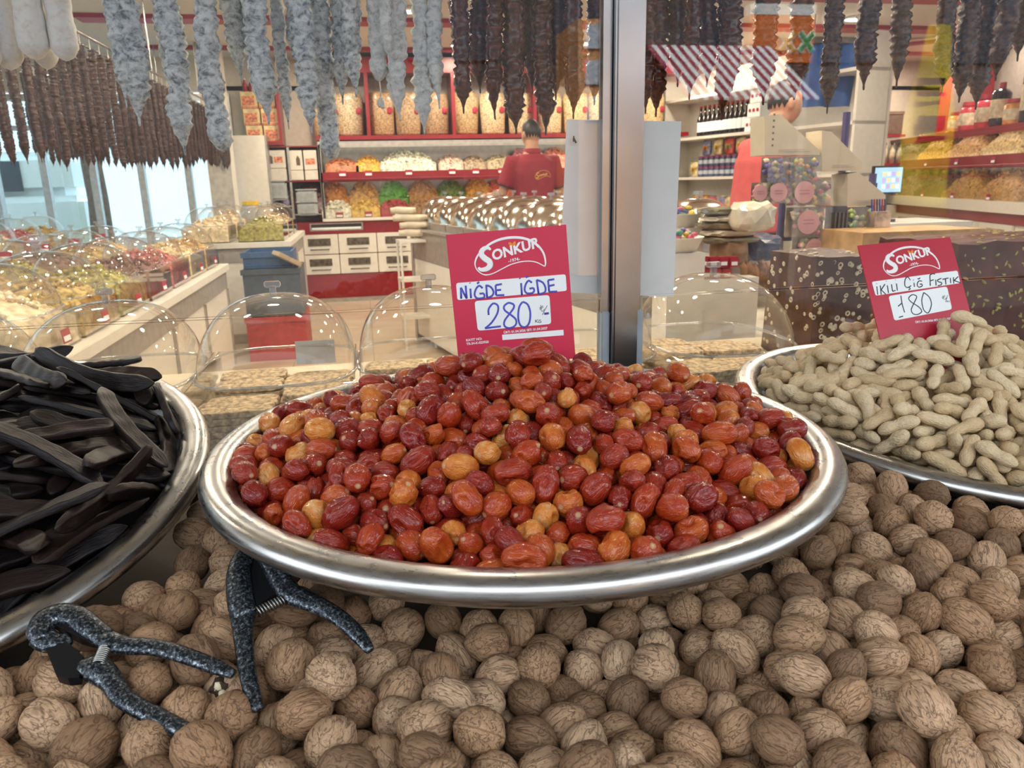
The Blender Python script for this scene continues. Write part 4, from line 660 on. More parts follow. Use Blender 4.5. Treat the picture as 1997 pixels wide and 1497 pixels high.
1154,1006,1799,6,81,29,-48,11,1418,1329,1822,63,-48,59,-12,0,-451,1257,1782,47,53,-63,29,0,976,1458,1826,7,11,61,-76,1,968,970,1729,66,-6,59,44,5,-392,968,1781,73,-63,-14,-18,2,676,1046,1662,55,80,-19,-1,8,-460,1182,1757,59,-32,64,-35,12,
147,946,1720,4,-6,-41,-90,6,519,790,1769,78,-22,-56,10,2,218,1136,1703,7,60,-35,-70,7,1120,1423,1774,37,3,-53,-75,4,719,1120,1751,65,66,-8,-32,12,781,832,1683,20,35,8,90,8,-230,1121,1733,37,-19,-63,64,7,1117,1098,1680,40,-55,-31,-65,9,
795,1425,1784,60,60,22,-46,11,793,1138,1745,14,-5,-97,-16,5,1239,1511,1825,1,-18,77,60,7,1147,1350,1783,62,30,-1,72,13,996,1146,1777,96,-22,9,-6,6,1127,1102,1805,92,-16,-8,-31,4,665,1215,1732,45,-14,82,-30,8,801,1032,1695,61,69,25,-27,4,
857,1343,1764,68,-66,27,-5,2,1048,880,1684,37,-46,70,38,6,772,993,1745,30,-31,-55,70,11,1212,1369,1832,23,-47,-22,-81,8,1017,1409,1765,24,74,-38,-49,3,-116,1115,1721,4,-2,-94,31,7,873,1146,1754,48,-21,83,8,9,-258,1063,1763,42,71,25,49,3,
1276,1400,1814,52,-40,-55,-49,4,93,1087,1696,80,-45,-36,-14,1,-91,1178,1739,33,-33,-47,74,12,1025,1493,1788,75,-13,28,-56,11,723,901,1667,80,-46,-32,-16,1,-12,1055,1713,62,-45,3,63,3,1368,1297,1777,85,13,43,22,7,192,1021,1714,25,23,92,-12,1,
415,1934,1931,34,-86,-36,2,7,515,1039,1668,40,19,80,-37,11,-455,1108,1728,30,48,41,70,12,-608,1175,1753,62,-59,2,-50,2,1184,1487,1783,50,24,-75,-34,8,50,1063,1739,47,83,25,-5,1,1064,1150,1686,43,-54,9,70,10,1105,1226,1764,85,-4,34,-37,6,
528,1873,1934,18,36,-52,-74,5,508,1988,1931,52,0,-73,-43,6,958,1099,1734,9,-65,-50,-55,3,1319,1241,1780,83,-29,-14,43,10,332,1346,1779,69,30,57,-29,8,1686,1909,1792,16,-42,58,67,8,-279,1592,1826,66,0,66,-33,1,479,982,1697,63,71,27,5,3,
923,862,1721,17,-31,-27,-89,6,1115,1588,1842,43,75,-48,2,7,80,714,1575,38,15,90,3,3,152,715,1572,70,-23,-64,-16,12,261,720,1571,41,79,-9,-42,9,337,716,1560,81,20,-9,-53,10,427,718,1576,45,-1,-9,-87,9,532,714,1557,88,17,40,15,0,
619,717,1564,13,92,4,33,9,700,720,1562,54,3,-72,-41,5,789,714,1551,22,84,-44,-21,6,860,715,1542,57,52,-58,-23,2,951,715,1534,59,-27,57,-48,0,1039,715,1544,55,5,17,-80,6,1118,745,1547,24,-33,65,-62,4,1222,715,1531,18,-67,-6,70,10,
1300,717,1532,32,-86,31,20,11,-77,784,1606,17,-83,-30,41,11,606,789,1594,21,-60,68,34,9,683,789,1578,43,-32,-60,58,6,1700,1307,1730,33,0,-84,41,5,107,1396,1804,26,-13,58,75,7,688,1399,1787,53,28,49,-62,5,-80,1492,1817,24,50,61,55,11,
-8,1504,1812,66,-54,-33,-38,6,854,1500,1792,37,-42,-66,49,13,930,1503,1786,61,-64,-43,-7,3,2360,1522,1744,56,38,61,-39,13,-202,1582,1826,47,75,19,41,10,-127,1608,1834,22,75,16,-59,11,941,1601,1798,40,85,24,-21,13,1025,1602,1793,51,6,42,73,13,
-348,1703,1845,65,58,-19,-43,13,-284,1664,1844,7,69,54,46,5,-198,1664,1847,81,-26,48,18,2,1035,1678,1799,77,-56,-13,26,6,1219,1681,1795,60,-43,-48,-46,1,-299,1807,1860,9,-69,-30,63,6,1148,1764,1802,37,-72,35,-44,0,-358,1862,1866,40,73,36,39,4,
1122,1844,1807,45,-55,58,-37,8,-126,719,1643,45,-22,-23,-83,11,-40,721,1630,11,39,-58,-70,13,38,725,1637,25,36,44,77,5,118,730,1632,55,60,43,-35,0,204,717,1615,48,-80,16,-29,7,297,722,1641,19,-72,58,31,13,369,716,1626,35,-49,44,-65,1,
491,719,1618,34,6,87,31,13,564,721,1622,75,59,27,3,10,655,716,1622,41,-84,-2,-33,12,755,717,1613,52,38,-48,-58,3,832,736,1603,65,43,60,-7,1,914,746,1588,42,67,-7,-59,9,990,720,1598,38,-51,12,-75,5,1089,714,1596,82,-34,-35,-27,7,
1167,715,1590,86,11,-47,-12,8,1250,717,1596,83,-22,-45,20,9,1021,786,1626,59,65,40,-24,13,-214,867,1700,39,30,-66,-55,13,-748,941,1742,65,-23,-70,-11,11,-599,958,1733,42,-78,-28,34,8,-281,917,1706,64,-28,47,52,13,-185,932,1717,12,-46,17,85,12,
-888,1121,1751,14,-19,51,-81,4,560,1079,1706,65,41,-5,-62,9,-636,1103,1794,67,-55,45,14,7,1553,1202,1749,18,20,-43,-85,9,983,1546,1813,88,6,-45,3,12,1087,1721,1807,13,-41,-86,23,12,-528,762,1686,25,31,-86,-28,9,-452,712,1712,50,-49,-36,60,12,
-369,715,1704,33,-36,-50,70,4,-270,743,1659,47,42,-46,-61,12,-194,732,1668,61,35,-51,-48,10,-77,745,1691,48,-4,70,51,12,-8,747,1690,17,-27,53,77,3,88,715,1692,17,-60,31,-71,1,165,718,1677,5,-47,-53,-68,3,238,725,1679,4,53,59,-59,8,
346,719,1690,72,-57,-9,37,12,434,749,1650,76,26,32,-48,0,523,724,1683,19,-12,-85,-46,5,612,747,1668,53,-82,-4,15,9,881,714,1649,16,89,13,39,4,1049,715,1649,11,75,38,-51,7,1121,734,1654,74,6,-62,-20,10,1194,719,1655,68,-62,16,34,10,
-81,815,1715,9,-8,-79,-59,6,277,811,1705,73,62,-11,-22,9,966,837,1662,37,-50,69,-33,8,-732,859,1762,68,-62,26,24,10,-461,921,1744,6,64,-74,-15,2,-363,838,1738,72,-41,-34,42,5,-281,846,1737,1,-94,-30,1,5,-158,871,1746,12,11,31,-93,10,
-55,872,1743,72,14,48,-46,4,14,890,1746,31,89,-19,25,5,91,902,1714,58,-8,41,68,3,138,854,1723,34,54,33,-68,10,265,884,1721,19,-16,27,-92,11,870,902,1715,13,35,88,-25,12,965,904,1690,29,93,16,-10,2,-1233,1014,1796,28,51,-78,19,0,
-1122,1019,1775,29,-32,-34,-83,4,-1050,1029,1780,79,-51,-6,-30,8,-816,967,1766,51,81,-26,8,13,-740,1007,1768,64,60,-18,-41,1,-632,983,1787,65,-39,53,35,12,-240,984,1727,81,-31,21,43,0,-108,919,1762,44,-77,44,-2,3,216,944,1711,9,65,47,-58,10,
878,991,1722,65,-21,27,66,1,1042,964,1699,73,-42,0,53,8,1762,960,1715,92,-16,-22,-26,0,-798,1123,1802,2,-14,66,-73,3,-740,1086,1789,37,5,60,69,12,-661,1039,1810,89,40,0,-18,12,1146,1043,1720,71,-66,-17,0,6,1752,1026,1697,30,13,-89,28,8,
1309,1167,1759,96,-12,-8,-21,13,1827,1194,1738,52,62,-45,36,6,942,1178,1757,33,-1,-51,78,7,1431,1262,1792,31,14,-77,52,13,1600,1356,1743,66,68,-2,-30,3,2031,1277,1773,26,27,81,42,13,2257,1468,1735,3,-13,58,79,1,1060,1547,1821,35,7,86,33,1,
1125,1939,1828,54,79,-4,-26,0,-567,716,1732,62,37,-20,-65,2,-483,759,1752,45,41,45,64,10,-411,715,1765,40,65,-30,-55,1,-295,714,1718,7,-47,10,86,1,-227,720,1729,38,-42,-70,-41,0,-136,713,1717,33,-11,-92,10,0,-44,719,1744,54,22,-37,71,3,
35,718,1741,36,-26,47,75,11,138,721,1745,10,36,-36,85,13,204,751,1735,59,76,-7,-21,11,292,720,1735,17,21,38,88,8,387,728,1746,64,32,8,-68,5,461,718,1728,11,-6,-48,-86,3,580,715,1727,53,53,-16,-62,12,675,715,1695,46,-44,-49,59,7,
745,714,1686,42,-34,-4,83,1,816,713,1685,83,-15,-49,12,7,923,714,1701,41,35,83,6,6,998,720,1704,29,59,74,-1,5,1085,721,1721,57,14,-71,36,9,1158,720,1714,56,-77,-24,-14,1,1256,717,1678,17,-23,87,-38,1,-650,785,1780,2,63,-63,43,6,
-577,780,1761,2,-20,80,54,13,-512,822,1783,11,-21,68,-68,3,-396,773,1734,40,14,-56,-70,6,-236,790,1753,1,-11,58,80,12,-121,776,1755,58,78,19,0,6,-42,785,1776,32,25,-78,-46,9,34,791,1773,36,39,-72,-42,3,129,791,1768,28,66,-6,-68,6,
336,780,1731,37,-7,47,79,2,407,801,1726,68,-49,53,-9,0,566,783,1715,8,-42,-14,-88,9,665,785,1692,65,-36,-64,-15,0,738,784,1706,95,-9,26,8,8,823,778,1714,75,-63,13,2,1,904,792,1704,15,62,72,-21,8,994,800,1708,3,5,-85,50,4,
1106,834,1714,42,-37,-54,61,12,1175,810,1715,29,51,-72,34,9,1280,819,1714,51,38,62,-43,5,1351,846,1718,67,-33,-55,36,6,1446,829,1694,69,68,18,-9,2,-1107,892,1799,3,-89,40,13,12,-1004,887,1802,58,29,30,69,3,-942,911,1788,73,-28,38,48,6,
-776,881,1817,63,74,-18,1,5,-567,880,1769,4,-20,38,89,11,-499,895,1802,56,-14,79,-15,5,-396,893,1783,50,45,25,69,8,-225,886,1767,74,26,40,-45,10,-102,842,1782,27,25,91,-9,3,-21,853,1803,70,62,8,-30,1,77,851,1765,40,64,-6,-64,10,
642,843,1728,43,-10,-84,-27,0,1172,892,1732,76,58,-3,-24,9,1353,914,1734,85,20,44,19,8,1421,879,1733,15,43,34,-81,0,1544,845,1697,82,-55,8,-2,5,-1268,1082,1794,21,88,-39,7,11,-1172,1055,1817,96,-13,15,-17,9,-1009,980,1811,83,-41,17,29,8,
-899,1048,1793,79,-56,19,-13,0,-838,1054,1761,28,28,66,62,7,-765,955,1813,34,90,-19,15,6,-695,977,1823,46,9,-78,-40,9,-573,948,1807,33,44,11,-82,5,-272,944,1771,57,-62,-36,38,12,1266,965,1745,59,-67,-13,-41,11,1367,976,1772,23,-21,-94,7,9,
1439,946,1763,7,3,98,-14,9,1524,916,1720,46,-2,14,86,1,1662,945,1734,33,-73,-25,-52,10,-729,1156,1805,9,-44,13,-87,8,-727,1045,1846,39,30,-82,-25,5,-298,1007,1788,30,-51,79,-2,3,1380,1049,1794,89,42,6,-6,9,1448,1021,1764,11,-68,57,-42,3,
1649,1077,1748,62,75,-11,17,8,1798,1015,1759,84,40,28,-17,5,1871,1118,1729,29,-13,-73,58,6,-665,1201,1836,36,88,-22,-16,10,1317,1100,1794,42,63,63,-8,1,1442,1188,1798,35,67,43,-48,3,1634,1186,1772,17,-2,-86,-45,3,1732,1180,1769,77,54,30,8,5,
1770,1324,1722,9,15,61,-76,7,1881,1180,1772,26,65,45,-54,12,1943,1146,1787,85,3,47,-19,5,1493,1308,1799,8,76,-2,63,5,1611,1259,1758,71,-2,10,68,11,2101,1306,1777,23,51,72,38,4,996,1645,1846,26,42,-85,-12,8,1071,1680,1862,70,-29,41,48,9,
-621,717,1788,39,3,-56,-71,2,-533,720,1795,68,4,-7,-71,5,-462,722,1812,40,65,-31,56,4,-336,718,1780,0,-58,30,-75,11,-260,717,1788,36,17,-88,20,0,-175,733,1770,45,-85,-22,-3,11,-103,716,1786,16,92,31,7,6,-5,724,1803,15,50,-79,29,1,
79,718,1793,0,60,61,49,0,224,717,1795,4,-62,-14,-76,9,262,781,1772,22,66,59,-38,1,330,721,1802,69,48,-5,-52,13,445,714,1794,6,-57,11,-80,12,519,718,1769,30,-32,87,20,13,642,725,1754,65,-66,-8,34,3,712,719,1754,26,7,48,82,4,
778,719,1744,72,47,-42,24,12,856,718,1736,48,-60,62,4,0,946,735,1760,12,-75,-6,-63,1,1028,717,1775,58,-10,-77,-19,13,1133,717,1778,90,-27,-7,-30,10,1219,716,1744,74,-26,11,59,1,1286,731,1740,49,-37,44,64,0,1389,717,1718,60,61,-48,-14,2,
1480,715,1732,8,63,76,8,12,1558,737,1748,22,-50,-82,-13,2,-816,777,1846,46,58,51,-41,13,-701,769,1827,92,-14,-30,-16,11,-616,770,1840,60,-32,23,68,10,-556,785,1827,27,-49,65,50,4,-435,789,1796,45,-14,84,21,0,-360,784,1789,90,27,-24,-19,10,
-286,783,1802,51,55,-64,9,5,-176,799,1793,50,-49,33,-62,4,-96,776,1819,41,-87,-21,13,2,145,746,1811,12,55,-27,-77,1,200,786,1800,4,56,-18,79,4,438,781,1782,15,-86,15,-44,8,986,791,1776,17,-36,65,-63,3,1054,778,1757,83,-26,20,-43,3,
1125,782,1755,45,-16,19,-85,2,1228,787,1759,38,-13,8,90,8,1341,774,1721,50,29,65,-47,11,1434,767,1743,41,-35,81,-18,0,1504,782,1711,11,13,94,27,11,1579,808,1750,24,-59,-17,-74,9,-1160,923,1831,9,70,14,-68,2,-1054,894,1844,76,50,9,37,12,
-961,857,1851,41,17,-40,-79,10,-898,876,1825,7,40,70,-57,1,-836,853,1855,5,9,-55,-82,5,-665,822,1849,26,30,-48,77,7,-609,836,1803,37,69,-50,35,2,-553,862,1841,66,23,50,-49,8,-439,851,1817,23,64,-69,-21,6,-330,843,1809,15,72,2,66,3,
-275,887,1819,8,-14,96,-18,3,1055,850,1768,15,21,96,-2,5,1125,863,1787,33,-68,-48,-42,10,1233,857,1757,61,20,33,67,0,1308,850,1772,42,-14,62,-64,7,1385,817,1774,72,15,-66,-3,9,1488,844,1741,42,-52,-64,-34,7,1592,884,1738,74,43,-12,49,4,
1671,858,1750,76,58,25,3,3,-1174,985,1807,87,-17,33,29,4,-1060,963,1852,69,25,10,66,10,-939,984,1813,8,28,90,-28,3,-884,982,1771,21,-89,-13,35,7,-848,926,1814,25,-72,47,42,1,-709,914,1801,73,30,11,-59,6,-642,921,1825,46,-10,-12,-86,3,
1079,917,1799,44,-52,-17,-70,4,1145,937,1780,93,16,25,17,11,1217,921,1779,30,30,-8,-89,6,1305,921,1791,8,46,75,44,5,1395,891,1797,47,26,-67,49,13,1495,898,1787,60,-55,-43,37,5,1592,951,1768,30,18,-40,-84,13,1658,980,1793,13,44,-21,85,10,
1724,928,1766,51,61,-59,-7,10,-796,1033,1811,17,14,-68,69,9,-669,1091,1851,40,10,-71,-55,0,1225,986,1804,50,-68,9,52,0,1307,1000,1802,67,-70,-19,-7,1,1441,1021,1834,6,-67,-36,63,10,1496,976,1809,81,-54,11,-11,5,1587,1041,1775,75,61,-8,-17,1,
1672,1046,1808,61,-28,-11,-72,10,1734,1083,1792,12,-72,51,-43,5,1808,1097,1771,61,-2,-28,-73,5,1915,1068,1772,32,30,77,-44,3,1238,1081,1812,38,62,-23,-63,12,1377,1126,1799,48,-16,-73,-44,1,1460,1116,1795,29,-65,69,1,5,1498,1053,1801,94,-23,5,-21,11,
1604,1113,1796,73,0,-50,-45,12,1673,1129,1800,43,88,-4,13,11,1748,1255,1748,62,50,-5,-58,11,1845,1244,1785,18,-45,23,83,7,1871,1119,1803,71,-28,-49,40,1,1976,1233,1758,78,-40,-45,-4,10,1333,1178,1833,23,28,49,78,11,1500,1228,1803,92,-35,-7,1,7,
1559,1272,1801,15,-53,-47,-67,4,2090,1236,1804,31,60,-45,-57,5,2175,1342,1777,38,-47,-50,60,4,2352,1477,1797,37,-27,42,77,4,1136,1652,1848,15,-95,5,24,1,
  ],
}

# ---------------------------------------------------------------- nut, fruit and pod materials
def attr(N, name):
    a = N.new('ShaderNodeAttribute'); a.attribute_name = name; return a
def ramp(N, stops):
    r = N.new('ShaderNodeValToRGB'); e = r.color_ramp.elements
    e[0].position, e[0].color = stops[0][0], tuple(stops[0][1]) + (1,)
    e[1].position, e[1].color = stops[-1][0], tuple(stops[-1][1]) + (1,)
    for p, c in stops[1:-1]:
        x = e.new(p); x.color = tuple(c) + (1,)
    return r
def mixc(N, L, a, b, fac, mode='MIX'):
    m = N.new('ShaderNodeMix'); m.data_type = 'RGBA'; m.blend_type = mode
    for s, v in ((6, a), (7, b)):
        if isinstance(v, tuple): m.inputs[s].default_value = v + (1,)
        else: L.new(v, m.inputs[s])
    if isinstance(fac, float): m.inputs[0].default_value = fac
    else: L.new(fac, m.inputs[0])
    return m.outputs[2]
def math_(N, L, op, a, b=None, clamp=False):
    m = N.new('ShaderNodeMath'); m.operation = op; m.use_clamp = clamp
    for i, v in enumerate((a, b)):
        if v is None: continue
        if isinstance(v, (int, float)): m.inputs[i].default_value = v
        else: L.new(v, m.inputs[i])
    return m.outputs[0]
def noise_tex(N, L, vec, scale, detail=3, rough=.5, dist=0):
    n = N.new('ShaderNodeTexNoise'); n.inputs['Scale'].default_value = scale; n.inputs['Detail'].default_value = detail; n.inputs['Roughness'].default_value = rough; n.inputs['Distortion'].default_value = dist
    L.new(vec, n.inputs['Vector']); return n.outputs[0]
def vscale(N, L, vec, s):
    m = N.new('ShaderNodeVectorMath'); m.operation = 'MULTIPLY'; m.inputs[1].default_value = s; L.new(vec, m.inputs[0]); return m.outputs[0]
def bump(N, L, h, strength, dist, b, prev=None):
    bp = N.new('ShaderNodeBump'); bp.inputs['Strength'].default_value = strength; bp.inputs['Distance'].default_value = dist
    L.new(h, bp.inputs['Height'])
    if prev is not None: L.new(prev, bp.inputs['Normal'])
    if b is not None: L.new(bp.outputs[0], b.inputs['Normal'])
    return bp.outputs[0]
def walnut_mat():
    m, t, b = nodes('walnut_shell'); N, L = t.nodes, t.links
    lc = attr(N, 'lc').outputs['Vector']; ti = attr(N, 'tint').outputs['Fac']
    base = ramp(N, [(0, (.20, .125, .075)), (.25, (.36, .21, .115)), (.6, (.53, .325, .185)), (1, (.68, .46, .29))]); L.new(ti, base.inputs[0])
    st = vscale(N, L, lc, (3.0, 3.0, .6))
    n1 = noise_tex(N, L, st, 1.25, 2, .5, .6)
    vein = math_(N, L, 'ABSOLUTE', math_(N, L, 'SUBTRACT', n1, .5))
    vr = ramp(N, [(0, (1, 1, 1)), (.018, (.55, .55, .55)), (.05, (0, 0, 0))]); L.new(vein, vr.inputs[0])
    n2 = noise_tex(N, L, st, 3.1, 3, .55, .4)
    v2 = math_(N, L, 'ABSOLUTE', math_(N, L, 'SUBTRACT', n2, .5))
    vr2 = ramp(N, [(0, (.6, .6, .6)), (.03, (0, 0, 0))]); L.new(v2, vr2.inputs[0])
    spot = noise_tex(N, L, lc, 1.7, 4, .6)
    sr = ramp(N, [(.35, (0, 0, 0)), (.75, (1, 1, 1))]); L.new(spot, sr.inputs[0])
    c = mixc(N, L, base.outputs[0], (.20, .115, .06), sr.outputs[0], 'MIX')
    c = mixc(N, L, base.outputs[0], c, .38)
    dark = math_(N, L, 'MAXIMUM', vr.outputs[0], vr2.outputs[0])
    sy = N.new('ShaderNodeSeparateXYZ'); L.new(lc, sy.inputs[0]); wr = N.new('ShaderNodeMath'); wr.operation = 'WRAP'; L.new(sy.outputs['Y'], wr.inputs[0]); wr.inputs[1].default_value = 32; wr.inputs[2].default_value = -32
    sm = ramp(N, [(0, (1, 1, 1)), (.022, (.5, .5, .5)), (.06, (0, 0, 0))]); L.new(math_(N, L, 'ABSOLUTE', wr.outputs[0]), sm.inputs[0])
    dark = math_(N, L, 'MAXIMUM', dark, math_(N, L, 'MULTIPLY', sm.outputs[0], .85))
    c = mixc(N, L, c, (.075, .036, .018), math_(N, L, 'MULTIPLY', dark, .8))
    L.new(c, b.inputs['Base Color']); setp(b, Roughness=.62, Specular_IOR_Level=.28)
    h = math_(N, L, 'SUBTRACT', math_(N, L, 'MULTIPLY', noise_tex(N, L, lc, 9, 4), .25), math_(N, L, 'MULTIPLY', dark, 1.0))
    bump(N, L, h, .55, .0012, b)
    return m
def igde_mat():
    m, t, b = nodes('oleaster_skin'); N, L = t.nodes, t.links
    lc = attr(N, 'lc').outputs['Vector']; ti = attr(N, 'tint').outputs['Fac']
    n = noise_tex(N, L, lc, 1.3, 3, .6)
    f = math_(N, L, 'ADD', ti, math_(N, L, 'MULTIPLY', math_(N, L, 'SUBTRACT', n, .5), .5), True)
    base = ramp(N, [(0, (.15, .006, .008)), (.25, (.23, .014, .008)), (.5, (.37, .036, .009)), (.72, (.50, .10, .015)), (.88, (.64, .23, .04)), (1, (.70, .40, .16))]); L.new(f, base.inputs[0])
    sz = N.new('ShaderNodeSeparateXYZ'); L.new(lc, sz.inputs[0])
    pole = ramp(N, [(.965, (0, 0, 0)), (.992, (1, 1, 1))]); L.new(sz.outputs['Z'], pole.inputs[0])
    c = mixc(N, L, base.outputs[0], (.62, .42, .22), math_(N, L, 'MULTIPLY', pole.outputs[0], .75))
    fl = noise_tex(N, L, lc, 9, 3, .7)
    fr = ramp(N, [(.68, (0, 0, 0)), (.78, (1, 1, 1))]); L.new(fl, fr.inputs[0])
    c = mixc(N, L, c, (.60, .33, .16), math_(N, L, 'MULTIPLY', fr.outputs[0], .35))
    L.new(c, b.inputs['Base Color'])
    rr = ramp(N, [(.3, (.12, .12, .12)), (.7, (.24, .24, .24))]); L.new(n, rr.inputs[0]); L.new(rr.outputs[0], b.inputs['Roughness'])
    setp(b, Specular_IOR_Level=.42, Coat_Weight=.15, Coat_Roughness=.15)
    st = vscale(N, L, lc, (2.6, 2.6, .9))
    w = math_(N, L, 'ABSOLUTE', math_(N, L, 'SUBTRACT', noise_tex(N, L, st, 1.5, 2, .5, .5), .5))
    wr = ramp(N, [(0, (0, 0, 0)), (.09, (1, 1, 1))]); L.new(w, wr.inputs[0])
    bump(N, L, wr.outputs[0], .42, .0013, b)
    return m
def peanut_mat():
    m, t, b = nodes('peanut_shell'); N, L = t.nodes, t.links
    lc = attr(N, 'lc').outputs['Vector']; ti = attr(N, 'tint').outputs['Fac']
    base = ramp(N, [(0, (.58, .42, .23)), (.4, (.72, .55, .33)), (1, (.84, .70, .47))]); L.new(ti, base.inputs[0])
    n = noise_tex(N, L, lc, 1.6, 4, .6)
    c = mixc(N, L, base.outputs[0], (.45, .31, .17), math_(N, L, 'MULTIPLY', ramp_out(N, L, n, .45, .8), .5))
    vo = N.new('ShaderNodeTexVoronoi'); vo.feature = 'DISTANCE_TO_EDGE'; vo.inputs['Scale'].default_value = 1.0
    L.new(vscale(N, L, lc, (2.8, 2.8, 1.9)), vo.inputs['Vector'])
    pit = ramp(N, [(0, (0, 0, 0)), (.28, (1, 1, 1))]); L.new(vo.outputs['Distance'], pit.inputs[0])
    c = mixc(N, L, c, (.50, .36, .20), math_(N, L, 'MULTIPLY', pit.outputs[0], .28))
    L.new(c, b.inputs['Base Color']); setp(b, Roughness=.68, Specular_IOR_Level=.22)
    inv = math_(N, L, 'SUBTRACT', 1.0, pit.outputs[0])
    bump(N, L, inv, .55, .0011, b)
    return m
def ramp_out(N, L, v, a, bb):
    r = ramp(N, [(a, (0, 0, 0)), (bb, (1, 1, 1))]); L.new(v, r.inputs[0]); return r.outputs[0]
def carob_mat():
    m, t, b = nodes('carob_pod_skin'); N, L = t.nodes, t.links
    lc = attr(N, 'lc').outputs['Vector']; ti = attr(N, 'tint').outputs['Fac']
    base = ramp(N, [(0, (.006, .004, .006)), (.5, (.011, .007, .007)), (1, (.022, .012, .010))]); L.new(ti, base.inputs[0])
    n = noise_tex(N, L, vscale(N, L, lc, (1.6, 1.6, .55)), 1.5, 5, .65)
    c = mixc(N, L, base.outputs[0], (.085, .055, .036), math_(N, L, 'MULTIPLY', ramp_out(N, L, n, .52, .85), .55))
    sx = N.new('ShaderNodeSeparateXYZ')
    L.new(c, b.inputs['Base Color']); setp(b, Roughness=.40, Specular_IOR_Level=.34)
    h = noise_tex(N, L, vscale(N, L, lc, (4, 4, 1.2)), 1.6, 5, .6)
    bump(N, L, h, .5, .0016, b)
    return m
M_WAL, M_IGDE, M_PEA, M_CAR = walnut_mat(), igde_mat(), peanut_mat(), carob_mat()
# ---------------------------------------------------------------- heaps
def poses(kind):
    raw = POSES[kind]; out = []
    for i in range(0, len(raw), 8):
        p = raw[i:i + 8]
        q = Quaternion((p[3], p[4], p[5], p[6])).normalized()
        out.append((Matrix.Translation(Vector(p[:3]) / 2000) @ q.to_matrix().to_4x4(), p[7]))
    return out
def heap(kind, geo, nvar, material, tints, name, labels, cat, group, rest_name, rest_label, limit=300, low=None):
    """the biggest ones in view as objects that share meshes, the rest joined as one stuff object"""
    rng = random.Random(len(kind) * 31 + nvar)
    cache = {}
    ps = poses(kind)
    for i, (M, v) in enumerate(ps[:limit]):
        ti = rng.choice(range(len(tints)))
        key = (v, ti)
        if key not in cache:
            if ('g', v) not in cache: cache[('g', v)] = geo(v)
            vs, fs, lc = cache[('g', v)]
            me = mesh_of(name, vs, fs, lc, tints[ti] + rng.uniform(-.05, .05)); me.materials.append(material); cache[key] = me
        o = put(name, cache[key]); o.matrix_world = M
        prop(o, labels(tints[ti]), cat, group + labels_suffix(kind, tints[ti]))
    V, F, LC, TI = [], [], [], []
    lowc = {}
    for M, v in ps[limit:]:
        if v not in lowc: lowc[v] = (low or geo)(v)
        vs, fs, lc = lowc[v]; b = len(V); tn = rng.choice(tints) + rng.uniform(-.05, .05)
        V += [M @ Vector(p) for p in vs]; F += [[k + b for k in f] for f in fs]; LC += lc; TI += [tn] * len(vs)
    if V:
        me = mesh_of(rest_name, V, F, LC, 0.0); me.attributes['tint'].data.foreach_set('value', TI); me.materials.append(material)
        prop(put(rest_name, me), rest_label, cat, None, 'stuff')
def labels_suffix(kind, t):
    if kind == 'igde': return ', dark red' if t < .3 else (', orange red' if t < .8 else ', amber')
    if kind == 'walnut': return ', dark' if t < .2 else ', pale brown'
    return ''
heap('igde', lambda s: igde_geo(s, 4), 24, M_IGDE, [.2, .27, .33, .39, .45, .50, .56, .63, .72, .86], 'oleaster_fruit',
     lambda t: 'dark red wrinkled oleaster fruit heaped in the middle steel dish' if t < .3 else ('orange red shiny oleaster fruit heaped in the middle steel dish' if t < .8 else 'amber yellow oleaster fruit heaped in the middle steel dish'),
     'fruit', 'oleaster fruits in the middle dish', 'oleaster_fruit_filling', 'small and half hidden red oleaster fruits filling the heap in the middle dish', low=igde_geo)
heap('peanut', peanut_geo, 12, M_PEA, [.25, .45, .6, .75, .9], 'peanut', lambda t: 'pale beige unshelled peanut heaped in the right steel dish',
     'peanut', 'peanuts in the dish right of the red fruit', 'peanut_filling', 'half hidden beige peanuts filling the heap', low=lambda s: peanut_geo(s, 14, 18))
heap('carob', carob_geo, 10, M_CAR, [.15, .4, .6, .9], 'carob_pod', lambda t: 'long flat dark brown carob pod heaped in the steel dish left of the red fruit', 'pod', 'carob pods in the left dish', 'carob_filling', 'hidden carob pods')
heap('walnut', walnut_geo, 14, M_WAL, [.12, .35, .5, .6, .7, .8, .95], 'walnut',
     lambda t: 'dark greyish brown walnut in its shell in the heap below the dishes' if t < .2 else 'light brown walnut in its shell in the heap below the dishes', 'walnut', 'walnuts heaped below the dishes',
     'walnut_filling', 'half hidden walnuts filling the heap below the dishes', low=lambda s: walnut_geo(s, 3))
# ---------------------------------------------------------------- steel dishes
def steel_mat():
    m, t, b = nodes('brushed_steel'); N, L = t.nodes, t.links
    tc = N.new('ShaderNodeTexCoord')
    n = noise_tex(N, L, vscale(N, L, tc.outputs['Object'], (6, 6, 60)), 6, 4, .6)
    c = ramp(N, [(.3, (.40, .40, .395)), (.7, (.52, .52, .51))]); L.new(n, c.inputs[0]); L.new(c.outputs[0], b.inputs['Base Color'])
    rr = ramp(N, [(.3, (.24, .24, .24)), (.75, (.36, .36, .36))]); L.new(n, rr.inputs[0]); L.new(rr.outputs[0], b.inputs['Roughness'])
    setp(b, Metallic=1.0); return m
M_STEEL = steel_mat()
for key, lab in (('main', 'wide steel dish with rolled rim holding red oleaster fruit, the middle one'), ('left', 'wide steel dish with rolled rim holding black carob pods'), ('right', 'wide steel dish with rolled rim holding beige peanuts')):
    mb = MB(); mb.lathe(DISH_PROFILE, 128)
    o = mb.build('steel_dish', M_STEEL, mtx=dish_matrix(key)); prop(o, lab, 'dish', 'steel dishes on the walnut heap')
